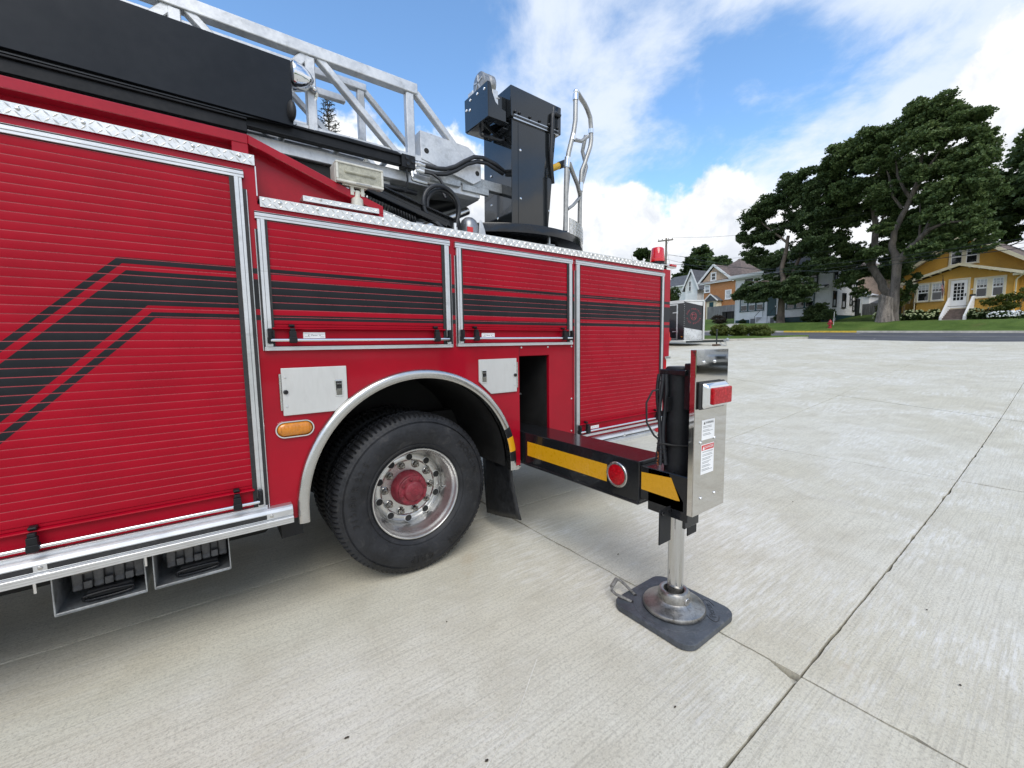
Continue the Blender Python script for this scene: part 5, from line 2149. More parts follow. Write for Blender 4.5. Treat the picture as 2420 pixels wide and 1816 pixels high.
def beacon():
    cx, cy = 3.768, .085
    mb = MB()
    mb.box(3.715, 3.862, .0, .10, 2.2985, 2.309)
    mb.box(3.80, 3.955, -.012, .03, 2.284, 2.2975)
    b = part('beacon_bracket', mb, M_BRUSH, bevel=.003)
    mb = MB()
    mb.lathe([(.070, 2.3095), (.070, 2.336), (.064, 2.344), (.0005, 2.344)], (cx, cy, 0), 'z', 32)
    mb.build('beacon_base', M_BLKS, b, smooth=35)
    mb = MB()
    mb.lathe([(.071, 2.345), (.0715, 2.360), (.060, 2.470), (.055, 2.480), (.044, 2.4855), (.0005, 2.487)], (cx, cy, 0), 'z', 40)
    mb.build('beacon_dome', glassy('beacon_red_plastic', (0.72, 0.004, 0.012), 0.10, 0.30), b, smooth=40)
    mb = MB()
    mb.box(cx - .028, cx + .028, cy - .006, cy + .006, 2.352, 2.43)
    mb.cyl((cx, cy, 2.346), (cx, cy, 2.37), .03, 16)
    mb.build('beacon_mirror', M_CHROME, b)
    mb = MB()
    mb.box(3.862, 3.952, -.018, .02, 2.298, 2.318)
    mb.build('marker_light', M_REDL, b, bevel=.004)


beacon()
# ------------------------------------------------------------------ background: houses, trees, vehicles
def siding_mat(name, col, pitch, depth=.6):
    m = pm(name, col, 0.62, var=0.06, vs_=1.2, dirt=(tuple(c * .7 for c in col), 0.35))
    return m


M_SIDY = siding_mat('yellow_clapboard', (0.58, 0.325, 0.055), .11)
M_SIDW = siding_mat('white_clapboard', (0.85, 0.86, 0.87), .11)
M_TRIMC = pm('cream_trim_paint', (0.70, 0.64, 0.48), 0.6, var=0.06, vs_=2)
M_TRIMW = pm('white_trim_paint', (0.78, 0.79, 0.80), 0.55, var=0.05, vs_=2)
M_TEAL = pm('dark_teal_paint', (0.012, 0.060, 0.075), 0.45, var=0.1)
M_DKTRIM = pm('dark_window_frame', (0.018, 0.024, 0.024), 0.5, var=0.1)
M_GLASS = pm('window_glass', (0.016, 0.018, 0.020), 0.06, var=0.2, vs_=1.5, spec=0.8, rv=0.03)
M_CURT = pm('white_curtain', (0.50, 0.52, 0.54), 0.8, var=0.12, vs_=14)
M_ROOFG = pm('grey_shingle', (0.085, 0.090, 0.10), 0.9, var=0.25, vs_=3, bump=0.5, bs=18)
M_ROOFB = pm('brown_shingle', (0.135, 0.105, 0.095), 0.9, var=0.25, vs_=3, bump=0.5, bs=18)
M_ROOFD = pm('dark_shingle', (0.045, 0.047, 0.050), 0.9, var=0.25, vs_=3, bump=0.5, bs=18)
M_TANS = pm('tan_shingle_siding', (0.50, 0.36, 0.26), 0.8, var=0.15, vs_=4)
M_STEP = pm('weathered_step_wood', (0.15, 0.115, 0.10), 0.85, var=0.25, vs_=5, aniso=(4, 1, 1))
M_FENCE = pm('weathered_grey_boards', (0.17, 0.175, 0.185), 0.9, var=0.25, vs_=2, aniso=(6, 6, .5))
M_BARK = pm('maple_bark', (0.135, 0.108, 0.085), 0.95, var=0.35, vs_=3.5, bump=1.0, bs=14, aniso=(1, 1, .35))
M_BARKL = pm('grey_bark', (0.135, 0.115, 0.098), 0.95, var=0.40, vs_=3.5, bump=1.0, bs=12, aniso=(1, 1, .3))


def brick_mat():
    m = bpy.data.materials.new('orange_brickwork')
    m.use_nodes = True
    t = m.node_tree
    g = G(t)
    b = t.nodes['Principled BSDF']
    pos = g.n('ShaderNodeNewGeometry').outputs['Position']
    x, y, z = g.sep(pos)[0:3]
    along = g.m('ADD', g.m('MULTIPLY', x, U.x), g.m('MULTIPLY', y, U.y))
    br = g.n('ShaderNodeTexBrick')
    br.inputs['Scale'].default_value = 1.0
    br.inputs['Brick Width'].default_value = .22
    br.inputs['Row Height'].default_value = .075
    br.inputs['Mortar Size'].default_value = .008
    br.inputs['Color1'].default_value = (0.42, 0.165, 0.055, 1)
    br.inputs['Color2'].default_value = (0.50, 0.22, 0.075, 1)
    br.inputs['Mortar'].default_value = (0.36, 0.24, 0.15, 1)
    g.link(g.comb(along, z, 0.0), br.inputs['Vector'])
    n = g.noise(pos, 0.8, 4.0, 0.6)
    g.link(g.mix(g.m('MULTIPLY', g.mapr(n, .4, .7), .3), br.outputs['Color'], (0.36, 0.13, 0.045)), b.inputs['Base Color'])
    b.inputs['Roughness'].default_value = .9
    return m


M_BRICK = brick_mat()


def siding(mb, poly, place, pitch=.115, lap=.016):
    """lapped boards over a convex outline; poly in (a,z); place(a,out,z)"""
    z0 = min(p[1] for p in poly)
    z1 = max(p[1] for p in poly)

    def span(z):
        xs = []
        n = len(poly)
        for i in range(n):
            (a, za), (b, zb) = poly[i], poly[(i + 1) % n]
            if abs(zb - za) < 1e-9:
                continue
            if min(za, zb) - 1e-9 <= z <= max(za, zb) + 1e-9:
                xs.append(a + (b - a) * (z - za) / (zb - za))
        return (min(xs), max(xs)) if len(xs) > 1 else None
    k = max(1, int((z1 - z0) / pitch))
    ph = (z1 - z0) / k
    for i in range(k):
        za, zb = z0 + i * ph, z0 + (i + 1) * ph
        s0, s1 = span(za + 1e-4), span(zb - 1e-4)
        if not s0 or not s1:
            continue
        mb.add([place(s0[0], lap, za), place(s0[1], lap, za), place(s1[1], .002, zb), place(s1[0], .002, zb), place(s0[0], 0, za), place(s0[1], 0, za)],
               [(0, 1, 2, 3), (4, 5, 1, 0)])


def window_unit(parent, place, a0, a1, z0, z1, frame_mat, sash_mat=None, fw=.10, mull=(0, 0), meet=True, curtain=None, depth=.07, name='window'):
    """place(a, out, z): a along the wall, out towards the viewer"""
    def bx(mb, x0, x1, o0, o1, y0, y1):
        V = [place(x, o, y) for y in (y0, y1) for (x, o) in ((x0, o0), (x1, o0), (x1, o1), (x0, o1))]
        mb.add(V, [(0, 3, 2, 1), (4, 5, 6, 7), (0, 1, 5, 4), (1, 2, 6, 5), (2, 3, 7, 6), (3, 0, 4, 7)])
    mb = MB()
    bx(mb, a0 - fw, a0, .002, depth, z0 - fw * .8, z1 + fw)
    bx(mb, a1, a1 + fw, .002, depth, z0 - fw * .8, z1 + fw)
    bx(mb, a0, a1, .002, depth, z1, z1 + fw)
    bx(mb, a0 - fw * 1.2, a1 + fw * 1.2, .003, depth + .03, z0 - fw * .8, z0 - .002)
    w = mb.build(name, frame_mat, parent)
    zm = (z0 + z1) / 2
    sm = sash_mat or frame_mat
    mb = MB()
    s = .045
    for (ya, yb, o) in (((z0, zm, .030), (zm, z1, .044)) if meet else ((z0, z1, .036),)):
        bx(mb, a0, a0 + s, o - .02, o, ya, yb)
        bx(mb, a1 - s, a1, o - .02, o, ya, yb)
        bx(mb, a0 + s, a1 - s, o - .02, o, ya, ya + s)
        bx(mb, a0 + s, a1 - s, o - .02, o, yb - s, yb)
    if mull[0] or mull[1]:
        ya, yb = (zm + s, z1 - s) if meet else (z0 + s, z1 - s)
        for i in range(1, mull[0]):
            c = a0 + (a1 - a0) * i / mull[0]
            bx(mb, c - .012, c + .012, .022, .042, ya, yb)
        for j in range(1, mull[1]):
            c = ya + (yb - ya) * j / mull[1]
            bx(mb, a0 + s, a1 - s, .023, .041, c - .012, c + .012)
    mb.build('sash', sm, w)
    mb = MB()
    bx(mb, a0 + .001, a1 - .001, .006, .016, z0 + .001, z1 - .001)
    mb.build('pane', M_GLASS, w)
    if curtain:
        c0, c1 = curtain
        mb = MB()
        n = 10
        za, zb = z0 + (z1 - z0) * c0, z0 + (z1 - z0) * c1
        for i in range(n):
            xa, xb = a0 + s + (a1 - a0 - 2 * s) * i / n, a0 + s + (a1 - a0 - 2 * s) * (i + 1) / n
            oa, ob = (.017, .0195) if i % 2 else (.0195, .017)
            mb.add([place(xa, oa, za), place(xb, ob, za), place(xb, ob, zb), place(xa, oa, zb)], [(0, 1, 2, 3)])
        mb.build('curtain', M_CURT, w)
    return w


def front(T):
    return lambda a, o, z: tuple(W(a, T - o, z))


def side(S, sgn=-1):
    """wall lying along t at s=S; 'out' towards -s"""
    return lambda a, o, z: tuple(W(S + sgn * o, a, z))


def sbox(mb, s0, s1, t0, t1, z0, z1):
    V = [W(s, t, z) for z in (z0, z1) for (s, t) in ((s0, t0), (s1, t0), (s1, t1), (s0, t1))]
    mb.add(V, [(0, 3, 2, 1), (4, 5, 6, 7), (0, 1, 5, 4), (1, 2, 6, 5), (2, 3, 7, 6), (3, 0, 4, 7)])


def sprism(mb, poly, t0, t1):
    """poly in (s,z), from t0 to t1"""
    n = len(poly)
    V = [W(s, t0, z) for s, z in poly] + [W(s, t1, z) for s, z in poly]
    mb.add(V, [tuple(range(n)), tuple(range(2 * n - 1, n - 1, -1))] + [(i, (i + 1) % n, (i + 1) % n + n, i + n) for i in range(n)])


# ---------------- yellow bungalow
def yellow_house():
    T, T2 = 19.5, 20.7
    h = thing('bungalow', 'yellow clapboard bungalow with cream trim and a low gabled front porch', 'house', W(6, T, 2.9))
    mb = MB()
    sprism(mb, [(3.22, 2.7), (8.52, 2.7), (8.52, 6.18), (6.0, 7.02), (3.22, 6.10)], T + .02, T2 + .1)
    sprism(mb, [(2.2, 2.7), (9.9, 2.7), (9.9, 6.90), (6.2, 9.40), (2.2, 6.50)], T2 + .02, T2 + 11)
    wall = mb.build('wall', M_SIDY, h)
    mb = MB()
    siding(mb, [(3.24, 2.9), (8.50, 2.9), (8.50, 6.16), (6.0, 6.98), (3.24, 6.08)], front(T))
    siding(mb, [(2.22, 2.9), (9.88, 2.9), (9.88, 6.86), (6.2, 9.36), (2.22, 6.46)], front(T2))
    sd_ = mb.build('clapboard', M_SIDY, h, fix=False)
    sd_['kind'] = 'stuff'
    # roofs with cream rake boards
    mb = MB()
    def slope(p, q, t0, t1, th):
        (s0, z0), (s1, z1) = p, q
        V = [W(s, t, z + d) for d in (0, th) for (s, z, t) in ((s0, z0, t0), (s1, z1, t0), (s1, z1, t1), (s0, z0, t1))]
        mb.add(V, [(0, 3, 2, 1), (4, 5, 6, 7), (0, 1, 5, 4), (1, 2, 6, 5), (2, 3, 7, 6), (3, 0, 4, 7)])
    slope((10.7, 6.50), (6.2, 9.58), T2 - .55, T2 + 11.3, .06)
    slope((6.2, 9.58), (1.4, 6.03), T2 - .55, T2 + 11.3, .06)
    slope((9.45, 6.14), (6.0, 7.20), T - .45, T2 - .05, .05)
    slope((6.0, 7.20), (2.75, 6.12), T - .45, T2 - .05, .05)
    roof = mb.build('roof', M_ROOFB, h)
    mb = MB()
    def rake(p, q, t, w, th):
        mb.bar(W(p[0], t, p[1] - w / 2), W(q[0], t, q[1] - w / 2), th, w, (0, 0, 1))
    rake((10.72, 6.52), (6.2, 9.62), T2 - .57, .24, .05)
    rake((6.2, 9.62), (1.38, 6.05), T2 - .57, .24, .05)
    rake((9.5, 6.16), (6.0, 7.245), T - .47, .20, .05)
    rake((6.0, 7.245), (2.70, 6.14), T - .47, .20, .05)
    mb.build('rake_board', M_TRIMC, roof)
    mb = MB()
    for (p, q, t0, t1) in (((10.6, 6.42), (6.2, 9.43), T2 - .54, T2), ((6.2, 9.43), (1.5, 5.96), T2 - .54, T2), ((9.4, 6.05), (6.0, 7.10), T - .44, T), ((6.0, 7.10), (2.8, 6.03), T - .44, T)):
        V = [W(s, t, z) for (s, z, t) in ((p[0], p[1], t0), (q[0], q[1], t0), (q[0], q[1], t1), (p[0], p[1], t1))]
        mb.add(V, [(0, 1, 2, 3)])
    sbox(mb, 8.50, 9.40, T - .42, T - .02, 5.98, 6.10)
    sbox(mb, 2.80, 3.22, T - .42, T - .02, 5.90, 6.04)
    mb.build('soffit', M_TRIMC, roof)
    mb = MB()
    for (p, q, t) in (((9.4, 6.0), (6.0, 7.04), T - .30), ((6.0, 7.04), (2.8, 5.98), T - .30)):
        for k in range(1, 6):
            f = k / 6
            s_, z_ = p[0] + (q[0] - p[0]) * f, p[1] + (q[1] - p[1]) * f
            sbox(mb, s_ - .035, s_ + .035, t - .10, T - .02, z_ - .06, z_ + .035)
    mb.build('rafter_tail', M_TRIMC, roof)
    mb = MB()
    sbox(mb, 2.60, 2.76, T - .5, T2, 6.07, 6.16)
    mb.tube([W(2.68, T - .45, 6.05), W(2.72, T - .40, 5.92), W(3.02, T - .14, 5.72), W(3.10, T - .08, 5.60), W(3.10, T - .08, 3.0)], .045, 8)
    mb.build('downspout', M_TRIMC, h, smooth=50)
    mb = MB()
    mb.tube([W(8.62, T - .06, 5.95), W(8.62, T - .06, 3.0)], .04, 8)
    mb.build('downspout', M_TRIMC, h, smooth=50)
    f = front(T)
    for (a0, a1) in ((7.78, 8.46), (6.98, 7.60), (4.52, 5.10), (3.70, 4.26)):
        window_unit(h, f, a0, a1, 4.55, 5.88, M_TRIMC, M_TRIMW, fw=.13, mull=(3, 3), curtain=(.68, .97))
    for (a0, a1) in ((6.35, 6.98), (5.50, 6.12)):
        window_unit(h, front(T2), a0, a1, 7.35, 8.52, M_TRIMC, M_TRIMW, fw=.12, curtain=(.72, .97))
    # front door
    mb = MB()
    for (s0, s1, z0, z1) in ((5.42, 5.54, 3.80, 5.98), (6.52, 6.64, 3.80, 5.98), (5.42, 6.64, 5.98, 6.10)):
        sbox(mb, s0, s1, T - .07, T - .003, z0, z1)
    sbox(mb, 5.36, 6.70, T - .12, T - .003, 3.72, 3.80)
    mb.build('door_frame', M_TRIMC, h)
    mb = MB()
    sbox(mb, 5.56, 6.50, T - .055, T - .004, 3.82, 5.96)
    door = mb.build('door', M_TRIMW, h)
    mb = MB()
    for i in range(3):
        for j in range(5):
            s0 = 5.74 + i * .20
            z0 = 4.42 + j * .27
            V = [W(s, t, z) for z in (z0, z0 + .235) for (s, t) in ((s0, T - .0562), (s0 + .165, T - .0562), (s0 + .165, T - .0556), (s0, T - .0556))]
            m2 = MB()
            m2.add(V, [(0, 3, 2, 1), (4, 5, 6, 7), (0, 1, 5, 4), (1, 2, 6, 5), (2, 3, 7, 6), (3, 0, 4, 7)])
            m2.build('door_pane', M_GLASS, door)
    mb = MB()
    sbox(mb, 5.60, 5.65, T - .10, T - .0555, 4.72, 4.92)
    mb.build('handle', M_DKTRIM, door)
    mb = MB()
    sbox(mb, 5.08, 5.36, T - .14, T - .02, 4.66, 4.80)
    mb.build('letter_box', M_DKTRIM, h)
    mb = MB()
    sbox(mb, 5.18, 5.36, T - .03, T - .017, 5.14, 5.22)
    mb.build('house_number_plate', M_TRIMW, h)
    # steps between white cheek walls
    n = 6
    for i in range(n):
        mb = MB()
        t0 = 17.95 + i * .235
        sbox(mb, 5.24, 6.40, t0, t0 + .30, 2.72, 2.90 + (i + 1) * .140)
        mb.build('step', M_STEP, h)
    for s0 in (5.10, 6.41):
        mb = MB()
        mb.prism([(17.85, 2.72), (18.10, 2.72), (19.42, 3.60), (19.42, 4.64), (19.30, 4.66), (17.85, 3.10)], 'yz', s0, s0 + .13)
        mb.M = MR
        mb.build('stair_cheek', M_TRIMW, h)
    mb = MB()
    mb.tube([W(5.2, 18.9, 3.92), W(6.45, 18.9, 3.95)], .018, 6)
    mb.build('stair_rail', M_DKTRIM, h)
    # flag on a short staff
    fl = thing('flag', 'limp striped flag on a staff beside the yellow house door', 'flag', W(6.85, T - .1, 5.0))
    mb = MB()
    mb.tube([W(6.80, T - .02, 4.9), W(6.86, T - .55, 6.45)], .014, 6)
    mb.build('staff', M_DKTRIM, fl)
    flagm = bpy.data.materials.new('flag_cloth')
    flagm.use_nodes = True
    g = G(flagm.node_tree)
    tcg = g.n('ShaderNodeAttribute', attribute_name='fuv').outputs['Vector']
    fx, fy, fz = g.sep(tcg)[0:3]
    stripe = g.m('GREATER_THAN', g.m('FRACT', g.m('MULTIPLY', fy, 6.5)), .5)
    canton = g.m('MULTIPLY', g.m('LESS_THAN', fx, .42), g.m('GREATER_THAN', fy, .46))
    col = g.mix(canton, g.mix(stripe, (.42, .02, .03), (.62, .60, .60)), (.02, .03, .11))
    g.link(col, flagm.node_tree.nodes['Principled BSDF'].inputs['Base Color'])
    V, F, UV = [], [], []
    for i in range(13):
        for j in range(19):
            u_, v_ = i / 12, j / 18
            p = Vector(W(6.86, T - .52, 6.30)) + Vector((0, 0, -1)) * ((1 - v_) * .55 + u_ * 1.15)
            fold = .16 * math.sin(u_ * 9 + v_ * 2) * (.3 + u_) * .6
            p += U * (fold * .8 - .05 * u_) + N * (.10 * math.cos(u_ * 7 + v_ * 3) * u_ + (1 - v_) * .16)
            V.append(p)
            UV.append((u_, v_, 0))
    for i in range(12):
        for j in range(18):
            F.append((i * 19 + j, i * 19 + j + 1, (i + 1) * 19 + j + 1, (i + 1) * 19 + j))
    mb = MB()
    mb.add(V, F)
    o = mb.build('cloth', flagm, fl, smooth=70, fix=False)
    at = o.data.attributes.new('fuv', 'FLOAT_VECTOR', 'POINT')
    at.data.foreach_set('vector', np.array(UV, dtype=np.float32).ravel())
    # path up to the steps
    structure(sheet('garden_path', [5.2, 6.45], rows(9.3, 17.9, 12), lambda s, t: zs(s - (17.9 - t) * .11, t) + .012, M_WALK, parent=None))


yellow_house()


# ---------------- white two-storey house
def white_house():
    T = 18.5
    S0, S1 = 14.3, 24.1
    T1 = 23.1
    ze = 8.42
    h = thing('farmhouse', 'white two storey clapboard house with dark window frames and a teal front door', 'house', W(19, T, 3.4))
    mb = MB()
    sbox(mb, S0 + .02, 21.0, T + .02, T1 - .02, 2.9, ze)
    sbox(mb, 20.5, S1 - .02, T + .02, T1 + 2, 2.9, 8.52)
    mb.build('wall', M_SIDW, h)
    mb = MB()
    siding(mb, [(S0, 3.85), (S1, 3.85), (S1, ze), (S0, ze)], front(T), .12)
    siding(mb, [(T, 3.85), (T1, 3.85), (T1, ze), (T, ze)], side(S0), .12)
    o = mb.build('clapboard', M_SIDW, h, fix=False)
    o['kind'] = 'stuff'
    mb = MB()
    sbox(mb, S0 - .03, S0 + .10, T - .035, T + .08, 3.2, ze)
    sbox(mb, S1 - .10, S1 + .02, T - .035, T + .02, 3.3, 8.5)
    sbox(mb, S0 - .035, S1, T - .30, T - .24, ze - .02, ze + .16)
    mb.build('corner_board', M_TRIMW, h)
    mb = MB()
    sbox(mb, S0 - .018, S1, T - .019, T + .01, 2.9, 3.84)
    sbox(mb, S0 - .018, S0 + .01, T, T1, 2.9, 3.84)
    mb.build('foundation', M_TEAL, h)
    mb = MB()                                 # hipped roof
    e = .42
    zr, th = 10.3, .10
    P = [W(S0 - e, T - e, ze + .05), W(20.9, T - e, ze + .05), W(20.9, T1 + e, ze + .05), W(S0 - e, T1 + e, ze + .05), W(16.6, (T + T1) / 2, zr), W(18.9, (T + T1) / 2, zr)]
    mb.add(P, [(0, 1, 5, 4), (1, 2, 5), (2, 3, 4, 5), (3, 0, 4), (0, 3, 2, 1)])
    P2 = [Vector(p) - Vector((0, 0, .16)) for p in P[:4]]
    mb.add(P[:4] + P2, [(0, 1, 5, 4), (1, 2, 6, 5), (2, 3, 7, 6), (3, 0, 4, 7), (4, 5, 6, 7)])
    roof = mb.build('roof', M_ROOFD, h)
    mb = MB()                                 # flat-pitched left wing
    V = [W(20.6, T - .55, 8.86), W(24.6, T - .55, 8.80), W(24.6, T1 + 2, 9.25), W(20.6, T1 + 2, 9.3)]
    mb.add(V + [Vector(p) - Vector((0, 0, .10)) for p in V], [(0, 1, 2, 3), (4, 7, 6, 5), (0, 4, 5, 1), (1, 5, 6, 2), (2, 6, 7, 3), (3, 7, 4, 0)])
    mb.build('wing_roof', M_ROOFD, h)
    mb = MB()
    sbox(mb, 20.6, 24.62, T - .60, T - .552, 8.62, 8.88)
    sbox(mb, 24.6, 24.64, T - .60, T1 + 2, 8.62, 8.90)
    sbox(mb, 20.6, 24.60, T - .551, T, 8.52, 8.62)
    mb.build('eaves_board', M_TRIMW, h)
    # porch roof across the front
    for (s0, s1, z) in ((20.3, 24.55, 6.72), (14.6, 17.8, 6.52), (17.81, 20.29, 6.62)):
        mb = MB()
        V = [W(s0, T - .75, z), W(s1, T - .75, z), W(s1, T - .03, z + .22), W(s0, T - .03, z + .22)]
        mb.add(V + [Vector(p) - Vector((0, 0, .08)) for p in V], [(0, 1, 2, 3), (4, 7, 6, 5), (0, 4, 5, 1), (1, 5, 6, 2), (2, 6, 7, 3), (3, 7, 4, 0)])
        mb.build('porch_roof', M_ROOFG, h)
        mb = MB()
        sbox(mb, s0, s1, T - .80, T - .755, z - .14, z + .02)
        sbox(mb, s0, s1, T - .754, T - .03, z - .14, z - .085)
        mb.build('porch_fascia', M_TRIMW, h)
    f = front(T)
    for (a0, a1) in ((22.64, 23.40), (21.72, 22.46), (20.82, 21.54)):
        window_unit(h, f, a0, a1, 4.82, 6.12, M_TEAL, M_TRIMW, fw=.10, curtain=(.52, .96))
    for (a0, a1) in ((17.62, 18.34), (16.74, 17.46), (15.86, 16.58)):
        window_unit(h, f, a0, a1, 4.72, 5.98, M_TEAL, M_TRIMW, fw=.10, curtain=(.5, .9))
    for (a0, a1, z0, z1) in ((15.62, 16.28, 6.95, 8.10), (18.3, 18.95, 6.98, 8.10), (22.2, 22.9, 7.15, 8.25)):
        window_unit(h, f, a0, a1, z0, z1, M_DKTRIM, M_DKTRIM, fw=.08, curtain=(.1, .5))
    g = side(S0)
    for (a0, a1, z0, z1) in ((18.80, 19.22, 7.15, 8.05), (20.28, 20.86, 6.62, 7.92), (21.92, 22.28, 6.98, 8.02), (22.40, 22.74, 5.86, 7.0), (18.72, 19.20, 4.62, 6.02), (20.36, 20.92, 4.55, 5.88), (21.78, 22.12, 4.86, 5.86), (22.36, 22.72, 4.30, 5.24)):
        window_unit(h, g, a0, a1, z0, z1, M_DKTRIM, M_DKTRIM, fw=.07, curtain=(.06, .94) if a0 > 21.5 else (.06, .5))
    mb = MB()
    sbox(mb, S0 - .42, S0 - .02, 18.80, 19.30, 6.88, 7.14)
    sbox(mb, S0 - .36, S0 - .02, 18.86, 19.24, 6.72, 6.879)
    mb.build('air_conditioner', M_ALUW, h)
    mb = MB()
    sbox(mb, S0 - .025, S0 - .019, 18.62, 19.4, 3.14, 3.62)
    w = mb.build('basement_window', M_DKTRIM, h)
    for k in range(2):
        mb = MB()
        sbox(mb, S0 - .03, S0 - .0255, 18.68 + .36 * k, 18.98 + .36 * k, 3.18, 3.58)
        mb.build('pane', M_CURT, w)
    mb = MB()
    sbox(mb, S0 - .7, S0 - .02, T1 - .5, T1 + .4, 5.66, 5.74)
    mb.tube([W(S0 - .62, T1 - .4, 5.62), W(S0 - .62, T1 - .4, 3.3)], .035, 6)
    mb.build('side_porch', M_TRIMW, h)
    mb = MB()
    sbox(mb, S0 - .16, S0 - .05, T1 - .3, T1 + .3, 3.3, 5.5)
    mb.build('side_door', M_DKTRIM, h)
    # front door, stoop
    mb = MB()
    for (s0, s1, z0, z1) in ((19.26, 19.38, 4.1, 6.16), (20.36, 20.48, 4.1, 6.16), (19.26, 20.48, 6.16, 6.30)):
        sbox(mb, s0, s1, T - .08, T - .018, z0, z1)
    mb.build('door_frame', M_TRIMW, h)
    mb = MB()
    sbox(mb, 19.38, 20.36, T - .05, T - .018, 4.10, 6.16)
    d = mb.build('door', M_TEAL, h)
    mb = MB()
    sbox(mb, 19.44, 19.49, T - .09, T - .0505, 5.0, 5.12)
    mb.build('handle', M_CHROME, d)
    for i in range(5):
        mb = MB()
        t0 = 16.95 + i * .26
        sbox(mb, 19.45, 20.75, t0, T - .02 - i * .001, 3.05 + i * .17, 3.30 + i * .17)
        mb.build('step', M_TRIMW, h)
    for (s0, s1) in ((18.75, 19.40), (20.80, 21.55)):
        mb = MB()
        sbox(mb, s0, s1, 17.3, T - .03, 3.0, 4.02)
        ch = mb.build('stoop_pier', M_TRIMW, h)
        mb = MB()
        sbox(mb, s0 + .12, s1 - .12, 17.285, 17.299, 3.22, 3.86)
        mb.build('pier_panel', M_FENCE, ch)
    mb = MB()
    for s0 in (19.42, 20.78):
        mb.tube([W(s0, 16.98, 3.05), W(s0, 16.98, 4.05), W(s0, T - .1, 5.05), W(s0, T - .1, 4.1)], .02, 6)
    mb.build('stoop_rail', M_DKTRIM, h)
    structure(sheet('garden_path', [19.5, 20.7], rows(9.3, 16.95, 10), lambda s, t: zs(s, t) + .012, M_WALK))


white_house()


